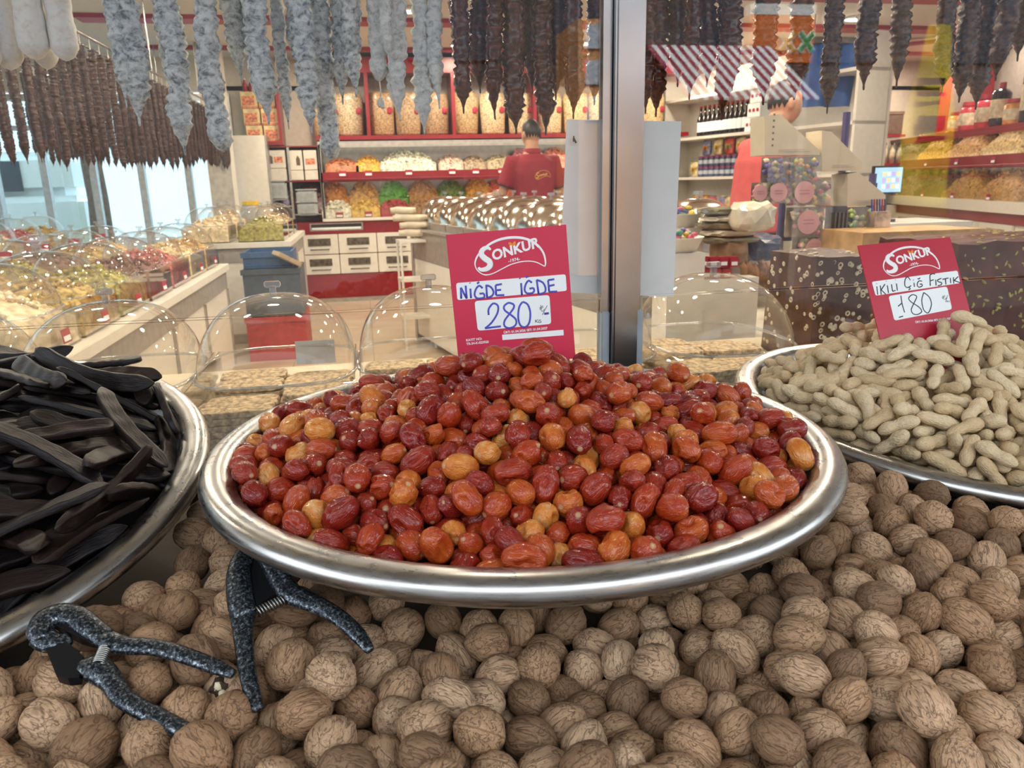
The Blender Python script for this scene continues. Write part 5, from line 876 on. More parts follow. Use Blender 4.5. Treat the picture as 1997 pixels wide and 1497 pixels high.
# dark fill under each heap
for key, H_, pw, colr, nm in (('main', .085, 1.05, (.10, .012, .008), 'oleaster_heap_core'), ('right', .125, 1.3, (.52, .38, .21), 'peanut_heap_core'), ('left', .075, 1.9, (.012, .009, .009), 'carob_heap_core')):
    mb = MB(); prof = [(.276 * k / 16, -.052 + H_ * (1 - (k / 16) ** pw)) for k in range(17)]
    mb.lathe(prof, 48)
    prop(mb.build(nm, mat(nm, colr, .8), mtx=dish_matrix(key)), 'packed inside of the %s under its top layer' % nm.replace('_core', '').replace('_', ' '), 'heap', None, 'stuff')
# the wooden bed under the walnuts
mb = MB(); N_ = 24
for j in range(N_ + 1):
    for i in range(N_ + 1):
        x = -1.0 + 2.5 * i / N_; y = .24 + .95 * j / N_
        mb.v.append((x, y, min(bed_z(x, y) - .006, .862)))
for j in range(N_):
    for i in range(N_):
        a = j * (N_ + 1) + i; mb.f.append([a, a + 1, a + N_ + 2, a + N_ + 1]); mb.m.append(0); mb.sm.append(True)
prop(mb.build('display_bed', mat('bed_wood', (.045, .03, .02), .8)), 'sloping dark board of the stall under the walnut heap', 'board')

# ---------------------------------------------------------------- price cards
M_CARD = mat('card_red', (.62, .035, .085), .35, vary=.03)
M_CARD2 = mat('card_deep_red', (.50, .018, .045), .35, vary=.03)
M_LOGO = mat('print_white', (.90, .90, .90), .5, vary=.02)
M_LABEL = mat('label_white', (.86, .92, .93), .45, vary=.02)
M_INKB = mat('marker_blue', (.075, .085, .52), .45)
M_INKV = mat('marker_violet', (.09, .05, .36), .45)
M_INKK = mat('marker_black', (.02, .03, .04), .45)
M_PEN = mat('pen_grey', (.10, .12, .13), .5)
M_LEAF = mat('print_orange', (.80, .25, .02), .5)
M_SHADE = mat('print_dark_red', (.22, .01, .03), .5)
def smooth_line(pts, k=4):
    out = []
    for i in range(len(pts) - 1):
        p0, p1, p2, p3 = pts[max(i - 1, 0)], pts[i], pts[i + 1], pts[min(i + 2, len(pts) - 1)]
        for s in range(k):
            t = s / k
            out.append(tuple(.5 * (2 * p1[a] + (p2[a] - p0[a]) * t + (2 * p0[a] - 5 * p1[a] + 4 * p2[a] - p3[a]) * t * t + (3 * p1[a] - p0[a] - 3 * p2[a] + p3[a]) * t ** 3) for a in (0, 1)))
    out.append(tuple(pts[-1])); return out
LOGO_LINE = [(1215, 525), (1224, 480), (1205, 385), (1150, 300), (1060, 232), (950, 196), (830, 187), (700, 205), (580, 252), (480, 325), (410, 405), (383, 485), (400, 550), (450, 600), (510, 620), (590, 605), (700, 552), (800, 503), (920, 470), (1030, 462), (1120, 478), (1215, 525)]
S_LINE = [(568, 330), (540, 308), (500, 312), (465, 345), (462, 390), (500, 430), (550, 465), (560, 510), (530, 545), (480, 560), (440, 555), (424, 530)]
def ribbon(mb, pts, wid, z, thick=.0002):
    """flat stroke lying on the card: pts in card metres (x right, y down), wid may vary"""
    ws = wid if isinstance(wid, list) else [wid] * len(pts)
    mb.tube([(x, -z, -y) for x, y in pts], ws, 8, True, up=(0, 1, 0), flat=thick / max(max(ws), 1e-6))
def rrect(mb, quad, z, rad=.12, t=.0002):
    pts = []
    c = [Vector(p) for p in quad]; 
    for i in range(4):
        a, b, d = c[i], c[i - 1], c[(i + 1) % 4]
        e1 = (b - a).normalized(); e2 = (d - a).normalized(); r = rad
        for s in range(6):
            t_ = s / 5; q = a + e1 * r * (1 - t_) ** 2 + e2 * r * t_ ** 2
            pts.append((q.x, -q.y))
    M = Matrix(((1, 0, 0, 0), (0, 0, -1, -z), (0, 1, 0, 0), (0, 0, 0, 1)))
    mb.prism(pts[::-1], 0, t, M)
def put_letters(s, size, x, y, z, rotz, m, parent, name, lean=0, wide=0):
    me = lettering(s, size, .0002, lean, wide); me.materials.append(m)
    M = Matrix.Translation((x, -z, -y)) @ Matrix.Rotation(PI / 2, 4, 'X') @ Matrix.Rotation(rotz, 4, 'Z')
    return put(name, me, parent, mtx=M)
MAIN_TL, MAIN_R, MAIN_D, MAIN_W = Vector((48, 157)), Vector((.9963, -.0855)), Vector((.0855, .9963)), 1427.0
def main_uv(p):
    d = Vector(p) - MAIN_TL; return (d.dot(MAIN_R) / MAIN_W, d.dot(MAIN_D) / MAIN_W)
RQ = [Vector((95, 130)), Vector((1230, 88)), Vector((1525, 930)), Vector((245, 980))]
def right_uv(p):
    u = v = .5
    for _ in range(30):
        P = RQ[0] * (1 - u) * (1 - v) + RQ[1] * u * (1 - v) + RQ[2] * u * v + RQ[3] * (1 - u) * v
        du = (RQ[1] - RQ[0]) * (1 - v) + (RQ[2] - RQ[3]) * v; dv = (RQ[3] - RQ[0]) * (1 - u) + (RQ[2] - RQ[1]) * u
        e = Vector(p) - P; area = du.x * dv.y - du.y * dv.x
        u += (e.x * dv.y - e.y * dv.x) / area; v += (du.x * e.y - du.y * e.x) / area
    return (u, v * .83)
def price_card(origin, xdir, ddir, width, height, red, label, strokes, uvf, ink, thin, boxes, tail):
    z3 = xdir.cross(ddir).normalized()            # away from the viewer
    M = Matrix((( xdir.x, z3.x, -ddir.x, origin.x), (xdir.y, z3.y, -ddir.y, origin.y), (xdir.z, z3.z, -ddir.z, origin.z), (0, 0, 0, 1)))
    root = empty('price_card', (0, 0, 0), 0, label, 'price card', 'red price cards in the heaps'); root.matrix_world = M
    W_ = width
    MB().box(0, W_, 0, .0016, -height, 0, .0004).build('card', red, root)
    cv = lambda p, f=main_uv: (f(p)[0] * W_, f(p)[1] * W_)
    lg = MB(); pl = smooth_line([cv(p) for p in LOGO_LINE], 4)
    nl = len(pl); ribbon(lg, pl, [(.0007 + .0011 * math.sin(PI * min(1, i / (nl * .55))) ** 1) * W_ / .153 for i in range(nl)], .0003)
    s_ = smooth_line([cv(p) for p in S_LINE], 5); ns = len(s_)
    ribbon(lg, s_, [(.0012 + .0028 * math.sin(PI * i / (ns - 1)) ** .8) * W_ / .153 for i in range(ns)], .0004)
    lgo = lg.build('logo', M_LOGO, root)
    x, y = cv((592, 452)); put_letters('ONKUR', .0174 * W_ / .153, x, y, .0004, math.radians(11), M_LOGO, lgo, 'logo_lettering', .12, .0006)
    x, y = cv((778, 480)); put_letters('-1974-', .0058 * W_ / .153, x, y, .0004, math.radians(7), M_LOGO, lgo, 'logo_lettering', .1, .0001)
    lf = MB()
    for a, c_, d in (((778, 247), (800, 262), (822, 280)), ((858, 230), (846, 262), (822, 282))):
        ribbon(lf, smooth_line([cv(a), cv(c_), cv(d)], 4), [.0002, .0011, .0017, .0021, .0023, .002, .0016, .001, .0003], .0005)
    lf.build('logo_leaf', M_LEAF, lgo)
    for q, rr in boxes[0]:
        mb = MB(); rrect(mb, [cv(p, boxes[1]) for p in q], .0002, rr * W_); mb.build('label_strip', M_LABEL, root)
    for st_, m_, wd in ((strokes, ink[0], ink[1]), (thin, M_PEN, .0004)):
        mb = MB()
        for p in st_:
            q = [cv(t_, uvf) for t_ in p]
            ribbon(mb, smooth_line(q, 3) if len(q) > 2 else q, wd * W_ / .153, .00055)
        mb.build('handwriting', m_, root)
    return root, cv
N_STROKES = [[(215, 895), (213, 765)], [(213, 765), (280, 895)], [(280, 895), (270, 742)], [(325, 778), (331, 890)], [(318, 708), (323, 716)],
  [(470, 775), (430, 745), (390, 785), (374, 850), (400, 890), (450, 893), (490, 878), (485, 835)], [(485, 835), (432, 838)], [(402, 718), (416, 712), (430, 700)],
  [(513, 735), (522, 885)], [(513, 740), (568, 762), (600, 820), (580, 865), (522, 890)], [(700, 728), (625, 740)], [(625, 740), (630, 860)], [(630, 860), (728, 857)], [(628, 800), (690, 795)],
  [(930, 718), (940, 862)], [(913, 658), (919, 668)], [(1060, 715), (1020, 690), (985, 735), (973, 800), (1000, 838), (1060, 838), (1088, 812), (1080, 776)], [(1080, 776), (1030, 785)], [(985, 655), (1000, 645), (1018, 640)],
  [(1118, 680), (1142, 850)], [(1118, 682), (1190, 712), (1225, 775), (1215, 830), (1142, 852)], [(1332, 675), (1256, 686)], [(1256, 686), (1270, 825)], [(1270, 825), (1368, 820)], [(1262, 756), (1335, 742)],
  [(540, 1092), (540, 1020), (595, 955), (652, 985), (643, 1075), (572, 1185), (495, 1250)], [(495, 1250), (590, 1238), (686, 1228)],
  [(842, 970), (780, 950), (725, 990), (735, 1040), (800, 1088), (868, 1150), (862, 1218), (790, 1252), (730, 1225), (732, 1160), (792, 1080), (842, 1010), (842, 970)],
  [(950, 940), (908, 1000), (895, 1120), (920, 1218), (980, 1243), (1030, 1190), (1042, 1070), (1010, 972), (950, 940)]]
N_THIN = [[(1170, 982), (1176, 1045), (1195, 1055), (1215, 1028)], [(1152, 1020), (1198, 990)], [(1156, 1035), (1200, 1005)], [(1248, 988), (1188, 1100)], [(1105, 1155), (1106, 1192)], [(1138, 1153), (1108, 1174)], [(1108, 1174), (1142, 1192)], [(1172, 1160), (1150, 1164), (1148, 1190), (1172, 1190), (1172, 1176)], [(1172, 1176), (1160, 1176)]]
N_BOXES = [([(157, 712), (1470, 618), (1487, 815), (170, 912)], .020), ([(372, 925), (1275, 862), (1300, 1210), (408, 1278)], .028), ([(700, 1330), (1450, 1283), (1456, 1350), (705, 1395)], .002)]
tl, tr = Vector((.098, .955, 1.2385)), Vector((.2505, .950, 1.2465)); xd = (tr - tl).normalized(); dd = Vector((.0085, -.012, -.150)); dd = (dd - xd * dd.dot(xd)).normalized()
root, cv = price_card(tl, xd, dd, .1527, .172, M_CARD, 'red price card with blue handwriting 280, standing behind the heap of red oleaster fruit', N_STROKES, main_uv, (M_INKB, .00125), N_THIN, (N_BOXES, main_uv), None)
mb = MB(); ribbon(mb, [cv((1212, 1087)), cv((1268, 1080))], .0014, .0006); mb.build('handwriting', M_INKV, root)
x, y = cv((720, 1318)); put_letters('ÜRT: 01.04.2026 SET: 01.04.2027', .0042, x, y, .0004, math.radians(0), M_LOGO, root, 'small_print', 0, .0001)
x, y = cv((268, 1402)); put_letters('KAYIT NO:', .0042, x, y, .0004, 0, M_LOGO, root, 'small_print', 0, .0001)
x, y = cv((272, 1447)); put_letters('TR-34-K-025920', .0042, x, y, .0004, 0, M_LOGO, root, 'small_print', 0, .0001)
R_STROKES = [[(290, 580), (292, 668)], [(287, 548), (290, 553)], [(335, 572), (337, 668)], [(395, 560), (342, 618)], [(342, 618), (396, 666)], [(425, 575), (432, 655)], [(411, 528), (414, 533)], [(478, 565), (486, 640)], [(486, 640), (526, 632)], [(542, 560), (549, 635)], [(529, 518), (532, 523)],
  [(722, 532), (690, 495), (655, 525), (650, 590), (688, 608), (727, 590)], [(700, 607), (716, 622), (694, 634)], [(768, 562), (771, 606)], [(760, 530), (764, 536)], [(872, 550), (832, 545), (808, 580), (825, 610), (872, 600), (868, 578)], [(868, 578), (842, 580)], [(815, 520), (832, 524), (848, 512)],
  [(1042, 482), (1010, 476), (975, 490)], [(975, 490), (978, 602)], [(976, 552), (1022, 540)], [(1050, 540), (1053, 602)], [(1122, 530), (1075, 545), (1082, 563), (1125, 575), (1120, 598), (1075, 606)], [(1138, 541), (1216, 530)], [(1176, 536), (1182, 597)], [(1240, 530), (1246, 586)], [(1280, 525), (1286, 592)], [(1342, 520), (1290, 560)], [(1290, 560), (1380, 588)],
  [(545, 800), (595, 770)], [(590, 690), (600, 780), (625, 868)], [(545, 916), (602, 905)], [(792, 700), (740, 686), (690, 720), (720, 762), (820, 820), (852, 868), (800, 895), (740, 888), (715, 842), (760, 770), (792, 722), (792, 700)], [(890, 670), (860, 750), (880, 850), (940, 885), (986, 800), (960, 720), (890, 670)]]
R_THIN = [[(1140, 715), (1150, 748), (1168, 752), (1188, 738)], [(1128, 735), (1166, 710)], [(1132, 746), (1170, 722)], [(1205, 710), (1175, 782)], [(1194, 768), (1196, 782)], [(1206, 768), (1197, 775), (1208, 782)], [(1230, 770), (1218, 772), (1220, 782), (1231, 780)]]
R_BOXES = [([(232, 527), (1333, 455), (1372, 590), (265, 676)], .020), ([(430, 687), (1198, 618), (1263, 860), (482, 947)], .028)]
tl, tr = Vector((.735, 1.052, 1.195)), Vector((.888, 1.044, 1.203)); xd = (tr - tl).normalized(); dd = Vector((-.012, -.062, -.120)); dd = (dd - xd * dd.dot(xd)).normalized()
root, cv = price_card(tl, xd, dd, .153, .205, M_CARD2, 'dark red price card with black handwriting 180, leaning in the heap of peanuts', R_STROKES, right_uv, (M_INKK, .0008), R_THIN, (R_BOXES, right_uv), None)
x, y = cv((720, 1322)); put_letters('ÜRT: 01.04.2026 SET: 01.04.2027', .0042, x, y, .0004, 0, M_LOGO, root, 'small_print', 0, .0001)
# ---------------------------------------------------------------- two nutcrackers lying on the walnuts
def hammered():
    m, t, b = nodes('hammered_grey_enamel'); N, L = t.nodes, t.links
    tc = N.new('ShaderNodeTexCoord'); n = noise_tex(N, L, tc.outputs['Object'], 420, 3, .7, .3)
    r = ramp(N, [(.42, (.015, .018, .022)), (.56, (.09, .11, .13)), (.68, (.42, .46, .50))]); L.new(n, r.inputs[0]); L.new(r.outputs[0], b.inputs['Base Color'])
    setp(b, Metallic=.75, Roughness=.34); bump(N, L, n, .5, .0008, b); return m
M_HAM = hammered()
M_PLATE = mat('dark_plate', (.012, .013, .016), .35, metal=.4)
M_SPRING = mat('spring_steel', (.35, .36, .35), .3, metal=1)
def nut_pt(q, lift):
    """a point on the nuts' top surface under the image point q (crop of the lower left), raised by lift"""
    px, py = q[0] / 2.496, q[1] / 2.496 + 1040
    d = ray(px, py); t = .3
    for _ in range(60):
        P = CAM + d * t; t += (P.z - (bed_z(P.x, P.y) + .080 + lift)) * .7
    return CAM + d * t
def bar(mb, pts, wid, lift, thick=.62, n=10):
    P = [nut_pt(p, lift) for p in smooth_line(pts, 4)]
    k = len(P); W2 = [wid[min(len(wid) - 1, int(i / (k - 1) * (len(wid) - 1)))] * (1 - (i / (k - 1) * (len(wid) - 1)) % 1) + wid[min(len(wid) - 1, int(i / (k - 1) * (len(wid) - 1)) + 1)] * ((i / (k - 1) * (len(wid) - 1)) % 1) for i in range(k)]
    mb.tube(P, [w * 1.13 for w in W2], n, True, up=(0, -.35, 1), flat=thick)
def spring(mb, a, b_, lift, rad=.0042, turns=9):
    A, B = nut_pt(a, lift), nut_pt(b_, lift); d = B - A; u = d.orthogonal().normalized(); v = d.normalized().cross(u)
    mb.tube([A + d * (i / 120) + (u * math.cos(2 * PI * turns * i / 120) + v * math.sin(2 * PI * turns * i / 120)) * rad for i in range(121)], .0009, 6)
def plate(mb, poly, lift, th=.009):
    P = [nut_pt(p, lift) for p in poly]; n = len(P); up = Vector((0, -.33, .95)) * th
    mb.add([p for p in P] + [p + up for p in P], [list(range(n))[::-1], list(range(n, 2 * n))] + [(i, (i + 1) % n, n + (i + 1) % n, n + i) for i in range(n)])
def nutcracker(label, lev, plates, spr, head, rivet):
    t = empty('nutcracker', nut_pt(head, 0), 0, label, 'nutcracker', 'nutcrackers on the walnuts'); inv = Matrix.Translation(-Vector(t.location))
    def fin(mb, name, m):
        o = mb.build(name, m, t); o.data.transform(inv); return o
    for parts in lev:
        mb = MB()
        for pts, wid, lift in parts: bar(mb, pts, wid, lift)
        fin(mb, 'lever', M_HAM)
    for i, pl in enumerate(plates):
        mb = MB(); plate(mb, pl, .006, .009); fin(mb, 'cracking_plate', M_PLATE)
    mb = MB(); spring(mb, spr[0], spr[1], .016); fin(mb, 'spring', M_SPRING)
    mb = MB(); c = nut_pt(rivet, .016); mb.cyl(c, c + Vector((0, -.35, .94)) * .008, .0045, n=14); fin(mb, 'pivot_pin', M_HAM)
nutcracker('grey hammered nutcracker lying open on the walnuts below the carob dish',
  [[([(208, 520), (195, 470), (225, 418), (300, 395), (375, 412), (450, 465), (520, 515)], [.006, .009, .0098, .0098, .0092, .0085, .0075], .014), ([(505, 512), (600, 545), (720, 550), (830, 572), (950, 610), (1050, 648), (1135, 685)], [.0078, .0072, .0066, .0064, .0062, .0058, .0035], .014)],
   [([(200, 500), (245, 530), (300, 525), (330, 545)], [.009, .0085, .007, .004], .012), ([(380, 660), (460, 655), (545, 722), (590, 790), (680, 850), (790, 905), (880, 950), (962, 982)], [.0055, .0105, .0075, .0068, .0066, .0064, .0060, .0038], .012)]],
  [[(225, 560), (300, 540), (340, 560), (420, 630), (400, 735), (345, 740), (290, 725)], [(250, 450), (300, 440), (380, 470), (470, 560), (400, 540), (300, 490)]], [(478, 640), (512, 560)], (230, 480), (225, 478))
nutcracker('grey hammered nutcracker lying open on the walnuts against the front of the oleaster dish',
  [[([(1225, 100), (1185, 118), (1162, 190), (1165, 270), (1178, 350), (1200, 400)], [.006, .0088, .0092, .0098, .0100, .0085], .016), ([(1185, 380), (1182, 470), (1190, 560), (1200, 650), (1222, 750), (1258, 858)], [.0105, .0072, .0064, .0060, .0056, .0035], .012)],
   [([(1225, 100), (1280, 92), (1325, 140), (1365, 220), (1412, 292)], [.0062, .0088, .0092, .0088, .0088], .016), ([(1395, 285), (1470, 318), (1570, 360), (1660, 415), (1740, 490), (1802, 570)], [.0095, .0085, .0072, .0068, .0062, .0035], .016)]],
  [[(1212, 130), (1275, 120), (1330, 190), (1372, 310), (1255, 385), (1225, 250)]], [(1255, 382), (1385, 322)], (1240, 110), (1232, 100))
# the one cracked walnut beside the nutcracker handle
q = nut_pt((1000, 850), -.02); wn = min((o for o in COL.objects if o.get('category') == 'walnut' and not o.get('kind')), key=lambda o: (o.matrix_world.translation - q).length)
prop(wn, 'cracked light brown walnut with white kernel showing, beside the left nutcracker handle'); wn['group'] = 'cracked walnut'
c = wn.matrix_world.translation; d = (CAM - c).normalized(); sd = d.cross(Vector((0, 0, 1))).normalized(); up = sd.cross(d); inv = wn.matrix_world.inverted()
b = MB(); b.blob(c + d * .0150 - sd * -.004 + up * .006, (.0075, .0075, .0085), 5, 2, .5, 3); o = b.build('shell_gap', mat('gap_brown', (.05, .025, .012), .8), wn); o.data.transform(inv)
b = MB(); b.blob(c + d * .0195 + sd * .005 + up * .007, (.0038, .0034, .0055), 2, 2, .4, 3); b.blob(c + d * .0195 + sd * .003 + up * .001, (.0034, .0034, .0045), 3, 2, .4, 3); o = b.build('kernel', mat('kernel_cream', (.75, .66, .45), .5), wn); o.data.transform(inv)

# ---------------------------------------------------------------- counter of domed boxes just behind the glass
M_COUNT = mat('counter_cream', (.62, .55, .43), .5, vary=.05)
M_DOME = glass_mat('clear_dome', tint=(.98, .97, .95), ior=1.45, boost=1.1, rough=.01, haze=.02)
M_KNOB = glass_mat('clear_knob', tint=(.86, .88, .88), ior=1.5, boost=2.5, rough=.05, haze=.12)
M_SLAB = mat('sesame_brittle', (.58, .44, .28), .75, vary=.55, scale=90, bump=1.0, bscale=170)
M_SLABD = mat('dark_seed_brittle', (.12, .10, .09), .7, vary=.6, scale=70, bump=.9, bscale=130)
o = MB().box(-1.9, 2.9, 1.42, 2.30, .74, .78, .004).build('display_counter', M_COUNT); prop(o, 'long cream counter behind the glass that carries the domed boxes and nougat blocks', 'counter')
b = MB(); b.box(-1.85, 2.85, 1.48, 2.26, 0, .74); b.build('base', M_COUNT, o)
def dome_mesh(w, d, h, n=28):
    """arched lid on a rounded rectangular foot"""
    vs, fs = [], []
    R = 12
    for j in range(R + 1):
        a = PI / 2 * j / R; z = h * math.sin(a) ** .92; k = max(math.cos(a), 0) ** .82
        for i in range(n * 2):
            t = 2 * PI * i / (n * 2); cx, sy = math.cos(t), math.sin(t); p = .62 + .38 * j / R
            vs.append((w / 2 * k * math.copysign(abs(cx) ** p, cx), d / 2 * k * math.copysign(abs(sy) ** p, sy), z))
    m = n * 2
    for j in range(R):
        for i in range(m):
            fs.append((j * m + i, j * m + (i + 1) % m, (j + 1) * m + (i + 1) % m, (j + 1) * m + i))
    return vs, fs
def rim_pts(w, d, z, n=40):
    return [(w / 2 * math.copysign(abs(math.cos(2 * PI * i / n)) ** .62, math.cos(2 * PI * i / n)), d / 2 * math.copysign(abs(math.sin(2 * PI * i / n)) ** .62, math.sin(2 * PI * i / n)), z) for i in range(n)]
def domed_box(name, loc, w, d, hb, hd, label, group, rz=0):
    """clear open box with an arched clear lid and a T knob"""
    t = empty(name, loc, rz, label, 'domed box', group)
    b = MB(); th = .003
    for x in (-w / 2, w / 2 - th): b.box(x, x + th, -d / 2, d / 2, 0, hb)
    for y in (-d / 2, d / 2 - th): b.box(-w / 2 + th, w / 2 - th, y, y + th, 0, hb)
    b.box(-w / 2, w / 2, -d / 2, d / 2, -.003, 0)
    b.build('box_body', M_ACRYL, t)
    b = MB(); b.tube(rim_pts(w + .008, d + .008, hb + .002), .0035, 6, True, closed=True); b.build('lid_rim', M_KNOB, t)
    b = MB(); v, f = dome_mesh(w, d, hd); b.add([(x, y, z + hb + .002) for x, y, z in v], f, True); lid = b.build('dome_lid', M_DOME, t)
    b = MB(); z = hb + hd + .001
    b.box(-.006, .006, -.006, .006, z - .002, z + .017, .001); b.box(-.016, .016, -.008, .008, z + .015, z + .027, .002); b.build('knob', M_KNOB, lid)
    return t
rs = random.Random(5)
boxes = []
names = ['cut by the frame edge', 'behind the carob pods, first whole one', 'between the carob pods and the oleaster heap', 'behind the card 280', 'just right of the steel post foot', 'beside the rightmost dish of peanuts']
for i, x in enumerate((-.835, -.515, -.195, .125, .445, .775)):
    boxes.append(domed_box('domed_box', (x, 1.625, .786), .312, .37, .15, .150, 'clear domed sweets box on the front counter, ' + names[i], 'clear domed boxes on the front counter'))
def slab_mesh(w, d, h, seed):
    vs, fs = [], []
    n, m = 12, 7; o_ = Vector((seed * 5.1, seed * 2.3, 0))
    b = MB()
    pts = []
    for i in range(28):
        t = 2 * PI * i / 28; cx, sy = math.cos(t), math.sin(t); k = 1 + .07 * noise.noise(Vector((cx * 2, sy * 2, seed * 3.3)))
        pts.append((w / 2 * k * math.copysign(abs(cx) ** .38, cx), d / 2 * k * math.copysign(abs(sy) ** .38, sy)))
    zz = [(0, .97), (.12, 1.0), (.5, 1.012), (.88, 1.0), (1.0, .965)]
    for z, s in zz:
        for k, (x, y) in enumerate(pts): b.v.append((x * s + .002 * noise.noise(Vector((x * 60, y * 60, z * 4)) + o_), y * s, z * h + .002 * noise.noise(Vector((x * 40, y * 40, 7)) + o_)))
    for r in range(len(zz) - 1):
        for k in range(28):
            j = (k + 1) % 28; b.f.append([r * 28 + k, r * 28 + j, r * 28 + 28 + j, r * 28 + 28 + k]); b.m.append(0); b.sm.append(False)
    b.f += [list(range(28))[::-1], list(range(4 * 28, 5 * 28))]; b.m += [0, 0]; b.sm += [False, False]
    return b
slabs = [slab_mesh(.142, .085, .0125, s) for s in range(5)]
sl_me, sd_me = [], []
for s in range(5):
    o = slabs[s].build('sesame_slab', M_SLAB); sl_me.append(o.data); bpy.data.objects.remove(o)
    o = slabs[s].build('seed_slab', M_SLABD); sd_me.append(o.data); bpy.data.objects.remove(o)
def pile(x0, mes_pick, levels, nm, lab, grp):
    for ix in (-.073, .073):
        for iy in range(4):
            for l in range(levels - (1 if rs.random() < .45 else 0)):
                me = mes_pick(l)
                o = put(nm, me, None, (x0 + ix + rs.uniform(-.004, .004), 1.625 - .134 + iy * .0895 + rs.uniform(-.002, .002), .7875 + l * .0131), (rs.uniform(-.02, .02), rs.uniform(-.02, .02), rs.uniform(-.05, .05) + (PI if rs.random() < .5 else 0)))
                prop(o, lab, 'sesame bar', grp)
pile(-.195, lambda l: rs.choice(sl_me), 8, 'sesame_slab', 'golden sesame brittle slab stacked in the domed box between carob pods and red fruit', 'sesame slabs, box beside the carob pods')
pile(.125, lambda l: rs.choice(sl_me), 8, 'sesame_slab', 'golden sesame brittle slab stacked in the domed box behind the card 280', 'sesame slabs, box behind the red card')
pile(.445, lambda l: rs.choice(sl_me), 9, 'sesame_slab', 'golden sesame brittle slab stacked in the domed box by the steel post', 'sesame slabs, box by the post')
pile(.775, lambda l: rs.choice(sd_me) if l < 3 else rs.choice(sl_me), 9, 'sesame_slab', 'seed brittle slab stacked in the domed box beside the peanuts', 'brittle slabs, box beside the peanuts')
pile(-.515, lambda l: rs.choice(sl_me), 3, 'sesame_slab', 'golden sesame brittle slab in the domed box behind the carob pods', 'sesame slabs, box behind the carob pods')
o = MB().box(-.02, .07, 0, .0015, 0, .055).build('paper_label', mat('label_grey', (.62, .64, .66), .6), loc=(-.16, 1.806, .895), rot=(-.1, 0, 0)); prop(o, 'small blank grey paper label inside the domed box beside the oleaster heap', 'label')
# ---------------------------------------------------------------- blocks of nougat with nuts
def nougat_mat(name, base):
    return mat(name, base, .5, vary=.35, scale=14, bump=.2, bscale=30, spec=.15)
def block(name, quad_x, y0, y1, z0, z1, m, nut_m, label, shape, n, seed, rz):
    r = random.Random(seed)
    x0, x1 = quad_x; cx, cy = (x0 + x1) / 2, (y0 + y1) / 2
    t = empty(name, (cx, cy, z0), rz, label, 'nougat')
    w, d, h = x1 - x0, y1 - y0, z1 - z0
    b = MB(); N = 10
    bm = bmesh.new(); bmesh.ops.create_cube(bm, size=1); bmesh.ops.subdivide_edges(bm, edges=list(bm.edges), cuts=9, use_grid_fill=True)
    vs = []
    for v in bm.verts:
        p = v.co; k = .5 - abs(p.z); tap = 1.0 + .10 * (.5 - p.z)
        q = Vector((p.x * w * tap, p.y * d * tap, (p.z + .5) * h)); q += Vector((1, 1, 1)) * .006 * noise.noise(q * 14 + Vector((seed, 0, 0))); q.z += .007 * noise.noise(Vector((q.x * 22, q.y * 22, seed))) * (p.z + .5)
        vs.append(q)
    b.add(vs, [[v.index for v in f.verts] for f in bm.faces]); bm.free()
    b.build('block', m, t)
    nb = MB()
    for i in range(n):
        f = r.random()
        if f < .62: px, pz = r.uniform(-.5, .5), r.uniform(.04, .97); tap = 1 + .10 * (1 - pz); c = Vector((px * w * tap, -d / 2 * tap - .0004, pz * h)); nrm = 'y'
        elif f < .82: py, pz = r.uniform(-.5, .5), r.uniform(.04, .97); tap = 1 + .10 * (1 - pz); c = Vector((-w / 2 * tap - .0004, py * d * tap, pz * h)); nrm = 'x'
        else: c = Vector((r.uniform(-.48, .48) * w, r.uniform(-.48, .48) * d, h)); nrm = 'z'
        s = r.uniform(.006, .0085)
        rad = {'y': (s, .003, s), 'x': (.003, s, s), 'z': (s, s, .003)}[nrm]
        if shape == 'ring':
            # a hazelnut cut through: ring with a hollow heart
            ax = {'y': Vector((0, 1, 0)), 'x': Vector((1, 0, 0)), 'z': Vector((0, 0, 1))}[nrm]; u = ax.orthogonal().normalized(); v = ax.cross(u); e = r.uniform(.6, 1)
            if r.random() < .6: nb.tube([c + (u * math.cos(2 * PI * k / 14) + v * math.sin(2 * PI * k / 14) * e) * s * .72 for k in range(14)], s * .30, 6, True, closed=True)
            else: nb.blob(c, rad, i, 1, .2)
        else:
            a = r.uniform(0, PI); l = r.uniform(.8, 1.5)
            M = Matrix.Translation(c) @ (Matrix.Rotation(a, 4, {'y': 'Y', 'x': 'X', 'z': 'Z'}[nrm]))
            v_, f_ = ico(1); k = (s * l if nrm != 'x' else .003, .003 if nrm == 'y' else s * .55, .003 if nrm == 'z' else s * (.55 if nrm == 'y' else l))
            nb.add([M @ Vector((q.x * k[0], q.y * k[1], q.z * k[2])) for q in v_], f_, True)
    o = nb.build('nut_pieces', nut_m, t); o['kind'] = 'stuff'
    return t
block('nougat_block', (1.195, 1.365), 1.88, 2.12, .785, 1.085, nougat_mat('nougat_brown', (.060, .022, .013)), mat('hazelnut_cut', (.55, .46, .32), .6, vary=.2, scale=80), 'dark brown nougat block studded with pale hazelnuts, left of the card 180', 'ring', 150, 3, .0)
block('nougat_block', (1.63, 2.22), 1.88, 2.22, .785, 1.105, nougat_mat('nougat_red_brown', (.075, .018, .010)), mat('pistachio_green', (.36, .33, .07), .55, vary=.35, scale=70), 'large red brown nougat block studded with green pistachios, right of the card 180', 'pist', 260, 8, .0)
